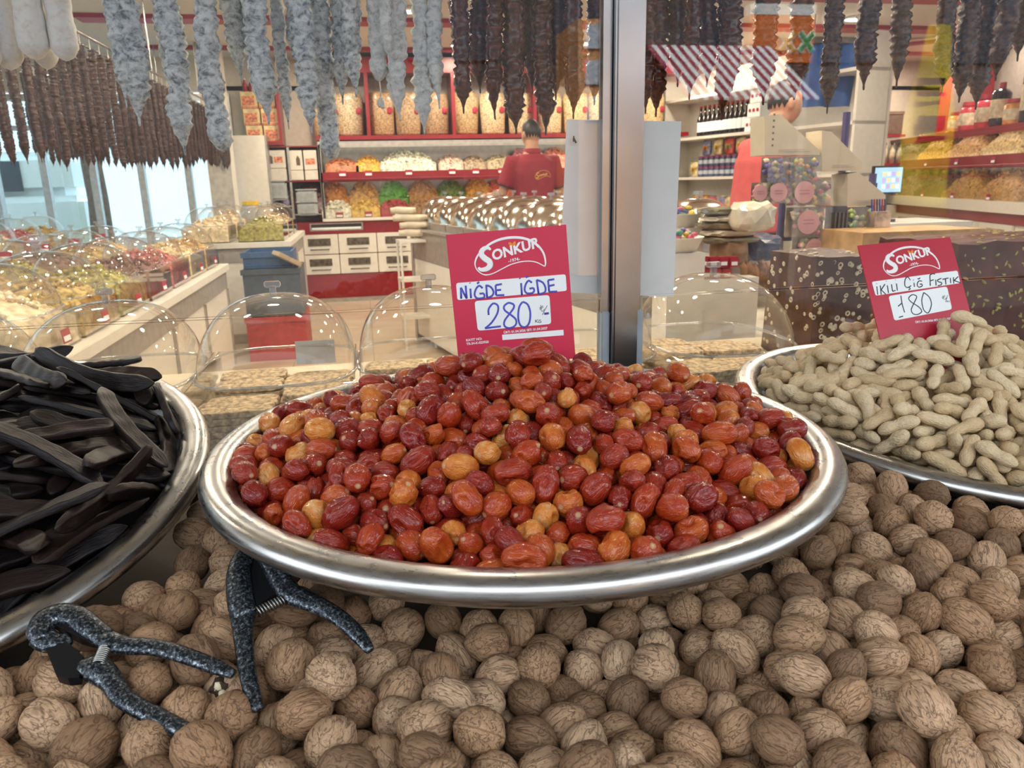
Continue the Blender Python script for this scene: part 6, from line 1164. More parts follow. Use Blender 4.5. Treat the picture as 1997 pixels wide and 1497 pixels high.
# ---------------------------------------------------------------- strings of walnut sweets hanging in the window
def string_mat(name, dark, pale, amount, rough, coat, bumpy):
    m, t, b = nodes(name); N, L = t.nodes, t.links
    tc = N.new('ShaderNodeTexCoord')
    n = noise_tex(N, L, vscale(N, L, tc.outputs['Object'], (1, 1, 1.25)), 78, 5, .64, .4)
    r = ramp(N, [(max(0, amount - .12), dark), (amount - .015, tuple((a + c) / 2 for a, c in zip(dark, pale))), (min(1, amount + .12), pale)]); L.new(n, r.inputs[0])
    n2 = noise_tex(N, L, tc.outputs['Object'], 22, 2)
    c = mixc(N, L, r.outputs[0], dark, math_(N, L, 'MULTIPLY', n2, .35)); L.new(c, b.inputs['Base Color'])
    setp(b, Roughness=rough, Coat_Weight=coat, Coat_Roughness=.10, Specular_IOR_Level=.28 if coat else .2); bump(N, L, n, bumpy, .003, b); return m
M_POW = string_mat('powdered_string', (.13, .15, .17), (.74, .78, .78), .47, .85, 0, .6)
M_POWW = string_mat('powdered_string_pale', (.30, .33, .34), (.74, .76, .75), .44, .85, 0, .5)
M_SOFT = string_mat('soft_white_string', (.62, .52, .46), (.76, .77, .74), .40, .7, 0, .25)
M_BRN = string_mat('brown_string', (.045, .010, .004), (.18, .042, .013), .56, .12, .14, .14)
M_BRN2 = string_mat('dull_brown_string', (.034, .014, .009), (.17, .075, .035), .54, .24, .05, .25)
M_COTTON = mat('cotton_thread', (.66, .63, .56), .9)
def string_sweet(L, w, seed, kind, nu=16):
    """lumpy sweet on a thread, tip at the origin, rising to z=L"""
    r = random.Random(seed); b = MB()
    nv = max(20, int(L / .0052)); off = Vector((seed * 3.1, seed * 1.7, 0))
    tip = r.uniform(.035, .055) if kind in ('powder', 'brown') else .012
    blunt = kind == 'blunt' or kind == 'soft'
    lump = [r.uniform(.72, 1.08) for _ in range(200)]
    step = r.uniform(.013, .018) if kind != 'brown' else r.uniform(.011, .017)
    wob = r.uniform(.0, .004)
    for j in range(nv + 1):
        z = L * j / nv
        k = z / step; i0 = int(k); f = k - i0
        bul = math.sin(PI * f) ** .6
        s = lump[i0 % 200] * (1 - f) + lump[(i0 + 1) % 200] * f
        amp = {'soft': .04, 'brown': .36, 'powder': .34, 'blunt': .22}[kind]
        rr = w / 2 * (s * .35 + .65) * (1 - amp + amp * bul)
        if blunt: rr *= min(1, math.sqrt(max(0, z / (tip * 1.6)))) if z < tip * 1.6 else 1
        else: rr *= (.10 + .90 * min(1, max(0, (z - .012) / tip)) ** 1.1) if z < tip + .012 else 1
        cx, cy = wob * math.sin(z * 23 + seed), wob * math.cos(z * 17 + seed * 2)
        for i in range(nu):
            t = 2 * PI * i / nu; d = Vector((math.cos(t), math.sin(t), 0))
            q = Vector((d.x * 1.1, d.y * 1.1, z * (48 if kind != 'brown' else 75))) + off
            n_ = noise.noise(q) * {'soft': .05, 'brown': .27}.get(kind, .34) + noise.noise(q * 2.3) * {'soft': .02, 'brown': .07}.get(kind, .13)
            if kind == 'brown': n_ += .025 * math.sin(z * 560 + 1.5 * math.sin(t + seed) + seed)
            R = rr * (1 + n_)
            b.v.append((cx + d.x * R, cy + d.y * R * .92, z))
    for j in range(nv):
        for i in range(nu):
            a, c = j * nu + i, j * nu + (i + 1) % nu
            b.f.append([a, c, c + nu, a + nu]); b.m.append(0); b.sm.append(True)
    b.f += [list(range(nu))[::-1], list(range(nv * nu, (nv + 1) * nu))]; b.m += [0, 0]; b.sm += [True, True]
    return b
ROD_Z = 2.02
def hang(px, tip_py, wpx, kind, y, label, group, seed, m):
    p = at_y(px, tip_py, y); top = 1.93
    w = wpx * (p - CAM).dot(cF) / FPX * (1.16 if kind == 'brown' else 1.06)
    t = empty('walnut_string', p, seed * 1.7, label, 'walnut sweet', group)
    string_sweet(top - p.z, w, seed, kind).build('sweet', m, t)
    b = MB(); b.tube([(0, 0, top - p.z - .004), (.003, 0, top - p.z + .03), (0, 0, ROD_Z - p.z)], .0012, 6); b.build('thread', M_COTTON, t)
    return t
powder = [(245, 210, 32, 0), (277, 246, 46, 1), (340, 200, 36, 2), (364, 303, 46, 1), (432, 297, 46, 1), (470, 165, 40, 2), (522, 242, 50, 1), (562, 252, 27, 2), (608, 262, 44, 1), (646, 312, 40, 2), (672, 204, 34, 2), (697, 190, 42, 1), (782, 236, 38, 3), (829, 262, 36, 3), (856, 212, 30, 3), (500, 150, 34, 2), (585, 150, 34, 2), (740, 160, 34, 4)]
for i, (px, ty, w, k) in enumerate(powder):
    kind = 'blunt' if (px in (432, 646) or k == 4) else 'powder'
    m = M_POWW if k in (3, 4) else M_POW
    if k == 3: lab = 'slim whitish powdered walnut sweet string in the window left of the brown ones'; g = 'pale powdered sweet strings'
    elif k == 4: lab = 'short pale powdered sweet string with a thread and knot hanging out of it'; g = None
    else: lab = 'grey white powdered walnut sweet string hanging behind the glass above the carob side'; g = 'grey powdered sweet strings'
    t = hang(px, ty, w, kind, 1.50 + (.05 if k == 2 else 0) + .012 * (i % 2), lab, g, i + 1, m)
    if k == 4:
        b = MB(); b.tube([(0, 0, .002), (.002, 0, -.014), (0, 0, -.03)], .0012, 6); b.blob((0, 0, -.036), (.007, .006, .009), 4, 2, .5, 3); b.blob((.005, 0, -.043), .005, 6, 1, .4, 3); b.tube([(.004, 0, -.044), (.010, 0, -.054)], .001, 5)
        b.build('thread_knot', M_COTTON, t)
t = hang(757, 106, 26, 'blunt', 1.47, 'short thin white powdered stick with a loose thread in front of the pale strings', None, 77, M_POWW)
b = MB(); b.tube([(0, 0, .002), (.001, 0, -.02), (.004, 0, -.045)], .001, 5); b.build('loose_thread', M_COTTON, t)
for i, (px, ty, w, dy) in enumerate(((22, 138, 50, .03), (72, 118, 58, 0), (96, 136, 44, .05), (128, 120, 52, 0), (-20, 140, 50, 0))):
    hang(px, ty, w, 'soft', 1.50 + dy, 'thick smooth white floury sweet roll hanging in the upper left corner', 'thick white sweet rolls', 100 + i, M_SOFT)
brown = [(905, 222, 36, 0), (938, 182, 38, 1), (968, 234, 34, 0), (1005, 262, 40, 0), (1040, 185, 32, 1), (1062, 264, 36, 0), (1085, 195, 38, 1), (1119, 232, 36, 0), (1160, 205, 36, 1), (1183, 190, 34, 1), (1258, 222, 34, 0), (1280, 228, 36, 1), (1318, 170, 32, 1), (1344, 195, 36, 0), (1376, 170, 34, 1), (1418, 190, 44, 0), (1408, 235, 34, 1), (1486, 205, 48, 0), (1550, 195, 42, 1), (896, 120, 30, 1), (1020, 140, 32, 1), (1100, 140, 30, 1)]
for i, (px, ty, w, k) in enumerate(brown):
    hang(px, ty, w, 'brown', 1.50 + (.05 if k else 0) + .01 * (i % 2), 'glossy dark brown walnut sweet string with a dripping tip, around the steel post', 'glossy brown sweet strings', 200 + i, M_BRN)
dull = [(1612, 222, 36, 0), (1682, 176, 38, 0), (1746, 172, 36, 0), (1832, 182, 34, 0), (1872, 200, 40, 0), (1902, 214, 36, 1), (1946, 158, 38, 0), (1925, 120, 34, 1), (1985, 120, 30, 1)]
for i, (px, ty, w, k) in enumerate(dull):
    hang(px, ty, w, 'brown', 1.50 + (.05 if k else 0), 'thin wrinkled brown walnut sweet string hanging at the right above the peanuts', 'wrinkled brown sweet strings', 300 + i, M_BRN2)
b = MB()
b.cyl((-1.8, 1.525, ROD_Z + .008), (3.2, 1.525, ROD_Z + .008), .008, n=12)
o = b.build('hanging_rail', M_POST); prop(o, 'metal rail above the window that carries the hanging sweet strings', 'rail')
for x in (-1.5, .46, 2.6):
    MB().cyl((x, 1.525, ROD_Z + .012), (x, 1.525, CEIL), .005, n=8).build('hanger_rod', M_POST, o)

# ---------------------------------------------------------------- long island of domed boxes on the left
M_STEELF = mat('satin_metal', (.48, .47, .45), .35, metal=.8)
M_GREYP = mat('grey_panel', (.33, .31, .28), .4)
def island(name, x0, x1, y0, y1, top, label):
    t = empty(name, ((x0 + x1) / 2, (y0 + y1) / 2, 0), 0, label, 'counter')
    w, d = (x1 - x0) / 2, (y1 - y0) / 2
    MB().box(-w + .03, w - .03, -d + .03, d - .03, .09, top - .16).build('body', M_WHITE, t)
    MB().box(-w, w, -d, d, top - .045, top, .003).build('top', M_WHITE, t)
    MB().box(-w + .02, w - .02, -d + .02, d - .02, top - .16, top - .05).build('grey_band', M_GREYP, t)
    MB().box(-w + .06, w - .06, -d + .06, d - .06, 0, .088).build('plinth', M_STEELF, t)
    n = max(2, round((y1 - y0) / .8))
    for i in range(n + 1):
        y = -d + .03 + (2 * d - .06) * i / n
        MB().box(w - .031, w - .018, y - .012, y + .012, .1, top - .165).build('panel_joint', M_STEELF, t)
    return t
ISL_TOP = .80
island('display_island', -2.00, -.94, 2.36, 5.55, ISL_TOP, 'long white display island with a grey band, carrying two rows of domed boxes')
HEAPM = [mat('heap_sultana', (.42, .30, .09), .6, vary=.5, scale=40), mat('heap_lokum', (.72, .60, .40), .7, vary=.3, scale=30), mat('heap_green', (.32, .29, .07), .6, vary=.5, scale=40), mat('heap_fig', (.50, .33, .12), .6, vary=.4, scale=40), mat('heap_rose', (.42, .13, .12), .6, vary=.5, scale=40), mat('heap_prune', (.14, .05, .04), .5, vary=.5, scale=40), mat('heap_cream', (.66, .54, .33), .6, vary=.3, scale=40)]
def chunks(mb, n, w, d, h, size, seed, base=0.0, flat=1.0, edge=.0, sub=1):
    """many small pieces heaped on a w x d foot"""
    r = random.Random(seed)
    for i in range(n):
        x, y = r.uniform(-.5, .5), r.uniform(-.5, .5); k = max(0, 1 - (abs(2 * x) ** 2.2)) * max(0, 1 - abs(2 * y) ** 2.2)
        z = base + edge + (h - edge) * (k ** .7) * (1 - .12 * r.random()) + size * .12
        s = size * r.uniform(.7, 1.25)
        v, f = ico(sub if sub else 1); q = Quaternion((r.gauss(0, 1), r.gauss(0, 1), r.gauss(0, 1), r.gauss(0, 1))).normalized().to_matrix(); o_ = Vector((i, seed, 0))
        mb.add([Vector((x * w, y * d, z)) + q @ Vector((p.x * s, p.y * s * .8, p.z * s * .62 * flat)) * (1 + .25 * noise.noise(p * 2 + o_)) for p in v], f, False)
def mound(mb, w, d, h, base=0, edge=0.0, n=10):
    vs, fs = [], []
    for j in range(n + 1):
        for i in range(n + 1):
            x, y = i / n - .5, j / n - .5; k = max(0, 1 - abs(2 * x) ** 2.2) * max(0, 1 - abs(2 * y) ** 2.2)
            vs.append((x * w, y * d, base + edge + (h - edge) * k ** .7 * .9))
    for j in range(n):
        for i in range(n):
            a = j * (n + 1) + i; fs.append((a, a + 1, a + n + 2, a + n + 1))
    b0 = len(vs); ring = [i for i in range(n + 1)] + [(j + 1) * (n + 1) - 1 for j in range(1, n + 1)] + [n * (n + 1) + i for i in range(n - 1, -1, -1)] + [j * (n + 1) for j in range(n - 1, 0, -1)]
    vs += [(vs[k][0], vs[k][1], base) for k in ring]
    m = len(ring)
    for i in range(m): fs.append((ring[i], b0 + i, b0 + (i + 1) % m, ring[(i + 1) % m]))
    fs.append([b0 + i for i in range(m)])
    mb.add(vs, fs, True)
M_TAG = mat('tag_red', (.36, .02, .045), .45)
tag_me = {}
def price_tag(loc, rz, w=.06, h=.045, label='', group='small red price tags', tilt=-.12):
    k = (round(w, 3), round(h, 3))
    if k not in tag_me:
        t = empty('price_tag', loc, rz, label, 'price tag', group); t.rotation_euler = (tilt, 0, rz)
        MB().box(-w / 2, w / 2, 0, .002, 0, h).build('card', M_TAG, t)
        MB().box(-w * .40, w * .40, -.0008, -.0001, h * .12, h * .50).build('label_strip', M_LABEL, t)
        tag_me[k] = t; return t
    t = dup(tag_me[k], loc, None, label, group); t.rotation_euler = (tilt, 0, rz); return t
def filled_box(x, y, z, seed, hm, label, hlabel, group, w=.37, d=.40, hb=.13, hd=.155, proto={}):
    if 'p' not in proto:
        proto['p'] = domed_box('domed_box', (x, y, z), w, d, hb, hd, label, group)
    else: dup(proto['p'], (x, y, z), 0, label, group)
    b = MB(); mound(b, w - .012, d - .012, hb + .05, .002, .085); chunks(b, 110, w - .05, d - .05, hb + .055, .017, seed, .002, edge=.085)
    o = b.build('sweets_heap', HEAPM[hm], loc=(x, y, z)); prop(o, hlabel, 'sweets', None, 'stuff')
order = ['nearest', 'second', 'third', 'fourth', 'fifth', 'sixth', 'seventh']
kinds_a = [1, 0, 2, 5, 4, 6, 3]; kinds_b = [3, 4, 3, 2, 5, 0, 6]
what = ['golden sultanas', 'pale cream lokum cubes', 'green raisins', 'amber dried figs', 'rose red dried fruit', 'dark prunes', 'cream nut sweets']
for i in range(7):
    y = 2.62 + .445 * i
    filled_box(-1.175, y, ISL_TOP + .006, 20 + i, kinds_a[i], 'domed box of %s, %s in the aisle line, left island' % (what[kinds_a[i]], order[i]), '%s heaped in the %s box of the aisle line, left island' % (what[kinds_a[i]], order[i]), 'domed boxes on the left island')
    filled_box(-1.66, y, ISL_TOP + .006, 60 + i, kinds_b[i], 'domed box of %s, %s in the window line, left island' % (what[kinds_b[i]], order[i]), '%s heaped in the %s box of the window line, left island' % (what[kinds_b[i]], order[i]), 'domed boxes on the left island')
    price_tag((-1.10, y - .03 if i else y + .02, ISL_TOP + .03), PI / 2 * .96, label='small red price tag on the aisle side of the %s box of the left island' % order[i], group='price tags along the left island').location.x = -.968
    price_tag((-1.62, y - .10, ISL_TOP + .20), .2, label='small red price tag in the %s box of the window line, left island' % order[i], group='price tags in the window side line')
island('display_island', -3.55, -2.55, 3.6, 8.0, ISL_TOP + .02, 'second white display island further left beside the shop windows')
for i in range(8):
    y = 3.9 + .5 * i
    filled_box(-2.80, y, ISL_TOP + .026, 120 + i, (i * 3) % 7, 'domed box of %s, %s on the island beside the windows' % (what[(i * 3) % 7], (order + ['eighth'])[i]), '%s heaped in the %s box on the island beside the windows' % (what[(i * 3) % 7], (order + ['eighth'])[i]), 'domed boxes on the window island')
# rows of brown strings hanging over the left island
strand_meshes = []; M_DARK_STRAND = mat('dark_strand', (.042, .018, .014), .4, vary=.8, scale=60, bump=.6, bscale=90)
for s in range(5):
    o = string_sweet(.58, .040, 400 + s, 'brown', 9).build('sweet', M_DARK_STRAND); strand_meshes.append(o.data); bpy.data.objects.remove(o)
for x, lab in ((-1.32, 'rail over the aisle side of the left island carrying brown sweet strings'), (-1.42, 'second rail from the aisle carrying brown sweet strings'), (-1.95, 'third rail from the aisle carrying brown sweet strings'), (-2.03, 'rail nearest the shop windows carrying brown sweet strings')):
    rd = MB().cyl((x, 3.3, 2.06), (x, 8.9, 2.06), .008, n=8).build('hanging_rail', M_POST); prop(rd, lab, 'rail')
    for y in (3.5, 6.2, 8.7): MB().cyl((x, y, 2.06), (x, y, CEIL), .006, n=8).build('hanger_rod', M_POST, rd)
th_me = None
for j, (x, n, y0, z0) in enumerate(((-1.32, 36, 3.5, 1.42), (-1.42, 30, 3.6, 1.45), (-1.95, 30, 3.6, 1.46), (-2.03, 24, 4.0, 1.48))):
    for i in range(n):
        y = y0 + (8.8 - y0) * i / n; z = z0 + rs.uniform(-.05, .05) + .006 * i * .5
        t = empty('walnut_string', (x, y, z), rs.uniform(0, 6), 'dark brown walnut sweet string in the %s over the left island' % ('long line nearest the aisle' if j < 2 else 'line nearer the windows'), 'walnut sweet', 'brown strings in the %s' % ('aisle line' if j < 2 else 'window line'))
        o = put('sweet', strand_meshes[rs.randrange(5)], t); o.scale = (1, 1, (2.0 - z) / .58)
        if th_me is None:
            o2 = MB().cyl((0, 0, .57), (0, 0, .645), .0016, n=5).build('thread', M_COTTON, t); th_me = o2.data
        else: put('thread', th_me, t)
        t.children[-1].location.z = 2.0 - z - .58
# ---------------------------------------------------------------- white cabinet island and dark bins beyond the left island
t = empty('pillar_cladding', (-1.42, 8.62, 0), 0, 'plain grey beige square pillar behind the hanging strings', 'pillar')
MB().box(-.11, .11, -.11, .11, 0, CEIL - .002, .004).build('pillar_body', mat('pillar_beige', (.42, .40, .36), .6), t)
MB().box(-.118, -.110, -.115, .115, 0, CEIL - .002).build('edge_strip', M_WHITE, t); MB().box(.110, .118, -.115, .115, 0, CEIL - .002).build('edge_strip', M_WHITE, t)
t = empty('pillar_panel', (-1.13, 8.86, 0), 0, 'wide white wall panel left of the back display case', 'panel')
MB().box(-.22, .14, 0, .2, 0, 1.84).build('panel_body', M_WHITE, t); MB().box(.142, .160, .0, .2, 0, 1.84).build('edge_strip', M_STEELF, t)
island('display_island', -1.70, -.62, 6.7, 8.35, .86, 'short white island with domed boxes in front of the pillar')
for i in range(3):
    filled_box(-.86, 6.95 + .5 * i, .866, 160 + i, (2, 6, 3)[i], 'domed box of %s, %s on the short far island' % (what[(2, 6, 3)[i]], order[i]), '%s heaped in the %s box of the short far island' % (what[(2, 6, 3)[i]], order[i]), 'domed boxes on the short far island')
    filled_box(-1.30, 6.95 + .5 * i, .866, 170 + i, (1, 6, 1)[i], 'domed box of %s, %s at the back of the short far island' % (what[(1, 6, 1)[i]], order[i]), '%s in the %s back box of the short far island' % (what[(1, 6, 1)[i]], order[i]), 'domed boxes on the short far island')
def crate(loc, w, d, h, m, label, lip=True):
    t = empty('plastic_crate', loc, 0, label, 'crate')
    b = MB(); th = .012
    b.box(-w / 2, w / 2, -d / 2, d / 2, 0, th)
    b.box(-w / 2, w / 2, -d / 2, -d / 2 + th, th, h); b.box(-w / 2, w / 2, d / 2 - th, d / 2, th, h); b.box(-w / 2, -w / 2 + th, -d / 2 + th, d / 2 - th, th, h); b.box(w / 2 - th, w / 2, -d / 2 + th, d / 2 - th, th, h)
    b.build('crate_body', m, t)
    MB().box(-w / 2 - .012, w / 2 + .012, -d / 2 - .012, -d / 2, h - .04, h).build('rim', m, t)
    return t
M_CRR = mat('crate_red', (.42, .04, .05), .5); M_CRN = mat('crate_slate', (.055, .075, .10), .45); M_BLUE_CRATE = mat('crate_blue', (.04, .10, .22), .45)
crate((-.72, 6.25, 0), .44, .5, .34, M_CRR, 'red plastic crate at the bottom of the stack beside the left island')
crate((-.72, 6.25, .345), .42, .48, .36, M_CRN, 'dark slate crate in the middle of the stack beside the left island')
crate((-.74, 6.25, .71), .36, .42, .12, M_BLUE_CRATE, 'shallow dark blue crate on top of the stack beside the left island')
o = MB().box(-.10, .10, -.06, .06, 0, .035, .004).build('carton', mat('carton_tan', (.42, .33, .22), .7), loc=(-.60, 5.98, .765), rot=(.1, .5, .6)); prop(o, 'flat tan carton lying askew on the crate stack', 'carton')
# ---------------------------------------------------------------- back wall: drawers, display case, shelf of nut sacks
YF = 9.0
def xz(px, py, y): p = at_y(px, py, y); return p.x, p.z
M_DARKW = mat('drawer_window', (.10, .085, .065), .25, vary=.5, scale=25)
M_HAND = mat('handle_dark', (.12, .11, .10), .4, metal=.5)
def drawer_cabinet(x0, x1, label, cols, zc=.945):
    t = empty('drawer_cabinet', ((x0 + x1) / 2, YF, 0), 0, label, 'cabinet', 'base cabinets along the back wall')
    w = (x1 - x0) / 2
    MB().box(-w, w, .02, .44, .04, zc - .035).build('body', M_RED, t)
    MB().box(-w, w, .004, .02, .045, .315).build('lower_panel', M_RED, t)
    MB().box(-w, w, -.02, .0, .0, .045).build('kick_rail', M_STEELF, t)
    up = MB().box(-w, w, .004, .02, .775, zc - .036).build('upper_panel', M_RED, t)
    if cols:
        MB().box(-w + .13, -w + .72, .0, .006, .810, .895, .0).build('slot_frame', M_STEELF, up)
        MB().box(-w + .145, -w + .705, -.002, .002, .822, .884).build('slot', mat('slot_dark', (.02, .02, .02), .6), up)
        MB().box(-w + .15, -w + .70, -.006, -.0025, .824, .848).build('paper_roll', M_LABEL, up)
        cw = 2 * w / cols
        for r_ in range(2):
            for c in range(cols):
                xa, z0 = -w + c * cw, .32 + r_ * .228
                d = MB().box(xa + .004, xa + cw - .004, -.002, .02, z0 + .003, z0 + .222, .003).build('drawer', M_WHITE, t)
                MB().box(xa + cw * .22, xa + cw * .80, -.006, -.0022, z0 + .095, z0 + .178).build('drawer_window', M_DARKW, d)
                MB().tube([(xa + cw * .27, -.004, z0 + .055), (xa + cw * .30, -.018, z0 + .055), (xa + cw * .72, -.018, z0 + .055), (xa + cw * .75, -.004, z0 + .055)], .007, 6).build('handle', M_HAND, d)
    return t
drawer_cabinet(-.74, .99, 'red base cabinet with two rows of white windowed drawers under the display case', 4)
drawer_cabinet(.995, 2.4, 'plain red base cabinet behind the man in the red shirt', 0)
drawer_cabinet(2.405, 3.6, 'plain red base cabinet behind the white paper', 0)
o = MB().box(-.46, 3.6, YF - .03, YF + .44, .912, .945, .003).build('worktop', M_WHITE); prop(o, 'white worktop running along under the lit display case', 'worktop')
case = empty('display_case', (0, YF, .945), 0, 'long lit glass display case with two tiers of candied fruit on the back wall', 'display case')
CX0, CX1 = -.43, 3.55
MB().box(CX0, CX1, .40, .42, 0, .80).build('back_panel', mat('mirror_back', (.45, .44, .40), .25, metal=.6), case)
MB().box(CX0, CX1, .0, .40, .43, .50).build('middle_shelf', M_RED, case)
MB().box(CX0, CX1, .0, .42, .80, .83).build('top_board', M_STEELF, case)
MB().box(CX0 - .02, CX0, .0, .42, 0, .83).build('side_panel', M_STEELF, case); MB().box(CX1, CX1 + .02, .0, .42, 0, .83).build('side_panel', M_STEELF, case)
M_STRIP = mat('light_strip', (1, .95, .85), .5, emit=(1, .92, .75), estr=4)
MB().box(CX0 + .05, CX1 - .05, .03, .05, .418, .428).build('light_strip', M_STRIP, case); MB().box(CX0, CX1, .0, .012, .395, .429).build('shelf_lip', M_RED, case); MB().box(CX0, CX1, .0, .012, .765, .799).build('shelf_lip', M_STEELF, case); MB().box(CX0 + .05, CX1 - .05, .03, .05, .788, .798).build('light_strip', M_STRIP, case)
for i in range(5):
    x0 = CX0 + (CX1 - CX0) * i / 5
    MB().box(x0 + .006, x0 + (CX1 - CX0) / 5 - .006, -.004, .0, .01, .42).build('glass_front', M_ACRYL, case)
def heap_thing(name, x, y, z, w, d, h, colr, size, seed, label, flat=1.0, n=130, vary=.35, edge=.03):
    b = MB(); mound(b, w, d, h, 0, edge); chunks(b, n, w * .96, d * .96, h * 1.05, size, seed, 0, flat, edge)
    o = b.build(name, mat(name + '_skin_%d' % seed, colr, .5, vary=vary, scale=30), loc=(x, y, z)); return prop(o, label, 'dried fruit', None, 'stuff')
front = [(657, 412, (.72, .70, .58), 'white_lokum_heap', 'white powdery sweets heaped at the lower left of the case'), (713, 412, (.66, .44, .10), 'dried_mango_heap', 'pale golden dried fruit slices heaped in the front line of the case'), (770, 412, (.36, .04, .05), 'dried_cranberry_heap', 'dark red dried berries heaped in the front line of the case'), (824, 412, (.35, .19, .08), 'dried_fig_heap', 'tan brown dried fruit heaped in the front line of the case'), (880, 412, (.03, .018, .02), 'prune_heap', 'black dried fruit heaped in the front line of the case'), (936, 412, (.035, .02, .025), 'prune_heap', 'dark purple dried fruit in the clear bin left of the man')]
back = [(650, (.68, .27, .03), 'candied_orange_heap', 'orange candied peel heaped in the back line of the lower tier'), (710, (.70, .42, .12), 'candied_pineapple_heap', 'pale yellow candied fruit heaped in the back line of the lower tier'), (768, (.10, .42, .03), 'candied_kiwi_heap', 'bright green candied fruit slices heaped in the lower tier'), (824, (.50, .25, .06), 'dried_apple_heap', 'caramel brown dried fruit rings heaped in the lower tier'), (880, (.13, .24, .03), 'candied_lime_heap', 'dull green candied fruit heaped in the lower tier'), (932, (.75, .38, .05), 'dried_apricot_heap', 'golden yellow dried fruit heaped left of the man in the red shirt'), (976, (.75, .16, .06), 'candied_papaya_heap', 'coral red candied fruit heaped at the arm of the man')]
for i, (px, py, c, nm, lab) in enumerate(front):
    x, z = xz(px, py, YF + .09); heap_thing(nm, x, YF + .10, .948, .325, .18, .17, c, .026, 500 + i, lab, .6, 90, edge=.09)
    price_tag((x + .03, YF + .002, .952), 0, .085, .06, 'small red price tag at the foot of the %s' % lab.split(' heaped')[0].split(' in the clear')[0], 'price tags in the back case')
for i, (px, c, nm, lab) in enumerate(back):
    x, z = xz(px, 380, YF + .28); heap_thing(nm, x, YF + .285, .948, .345, .2, .37, c, .030, 520 + i, lab, .6, 150, edge=.2)
tier = [(668, (.45, .16, .07), 'mixed_nut_heap', 'reddish mixed nuts heaped at the left of the upper tier', .30, .13), (718, (.72, .36, .05), 'candied_peel_heap', 'yellow orange candied peel heaped in the upper tier', .22, .15), (795, (.74, .69, .52), 'popcorn_heap', 'cream white popped corn heaped highest in the upper tier', .52, .20), (878, (.58, .42, .33), 'pastel_candy_heap', 'pastel pink and green sugared candies heaped in the upper tier', .24, .15), (923, (.33, .24, .15), 'coated_nut_heap', 'brown and cream coated nuts heaped in the upper tier', .22, .13), (972, (.40, .32, .20), 'coated_nut_heap', 'brown and white coated nuts heaped left of the man\'s head', .26, .14), (1080, (.72, .24, .17), 'pink_candy_heap', 'salmon pink candies heaped right of the man\'s shoulder', .30, .20), (1015, (.66, .24, .26), 'pink_candy_heap', 'rose pink candies heaped behind the man\'s head', .2, .2)]
for i, (px, c, nm, lab, w, h) in enumerate(tier):
    x, z = xz(px, 330, YF + .2); heap_thing(nm, x, YF + .2, 1.448, w * 1.22, .34, h * 1.08, c, .019, 540 + i, lab, .8, 170, .55, edge=.07)
    price_tag((x, YF - .006, 1.40), 0, .085, .06, 'small red price tag on the shelf edge under the %s' % lab.split(' heaped')[0], 'price tags on the middle shelf')
# red shelf with sacks of nuts
sh = empty('red_shelf', (0, YF + .02, 1.79), 0, 'long red wall shelf that carries the sacks of nuts', 'shelf')
SX0, SX1 = -.46, 3.9
MB().box(SX0, SX1, 0, .42, 0, .045).build('board', M_RED, sh); MB().box(SX0, SX1, 0, .42, .70, .86).build('top_board', M_RED, sh); MB().box(SX0, SX1, .40, .42, .046, .70).build('back_panel', mat('shelf_back_grey', (.42, .38, .34), .6), sh)
for px in (627, 718, 886, 1045):
    x, z = xz(px, 230, YF); MB().box(x - .02, x + .02, .01, .40, .046, .70).build('divider', M_RED, sh)
def sack(x, z, w, h, c, seed, label, group):
    t = empty('nut_sack', (x, YF + .2, z), 0, label, 'sack', group)
    b = MB(); vs, fs = lathe([(0, 0), (w * .40, 0), (w * .47, h * .06), (w * .5, h * .5), (w * .52, h * .82), (w * .47, h * .95), (w * .40, h), (w * .2, h * .985), (0, h * .98)], 28)
    b.add([Vector((v[0], v[1] * .62, v[2])) * (1 + .05 * noise.noise(Vector(v) * 9 + Vector((seed, 0, 0)))) for v in vs], fs, True)
    b.build('sack_body', mat('sack_nuts_%d' % seed, c, .30, vary=.5, scale=60, bump=1.0, bscale=45, coat=.3), t)
    b = MB(); b.blob((w * .33, -w * .27, h * .58), (w * .13, .006, w * .13), seed, 2, .2); b.build('red_sticker', M_REDB, t)
    return t
for i, (px, c) in enumerate(((640, (.62, .46, .26)), (686, (.56, .44, .28)), (746, (.46, .30, .16)), (798, (.44, .30, .17)), (852, (.40, .26, .15)), (910, (.48, .33, .17)), (962, (.66, .50, .30)), (1016, (.68, .52, .30)), (1072, (.68, .52, .31)), (1122, (.68, .52, .30)), (1170, (.66, .50, .29)), (1270, (.66, .47, .24)))):
    x, z = xz(px, 272, YF + .2); sack(x, 1.836, .29, .46, c, 600 + i, 'clear sack of %s nuts on the red shelf, %s from its left end' % ('pale' if c[0] > .55 else 'brown', (order + ['eighth', 'ninth', 'tenth', 'eleventh', 'twelfth'])[i].replace('nearest', 'first')), 'sacks of nuts on the red shelf')
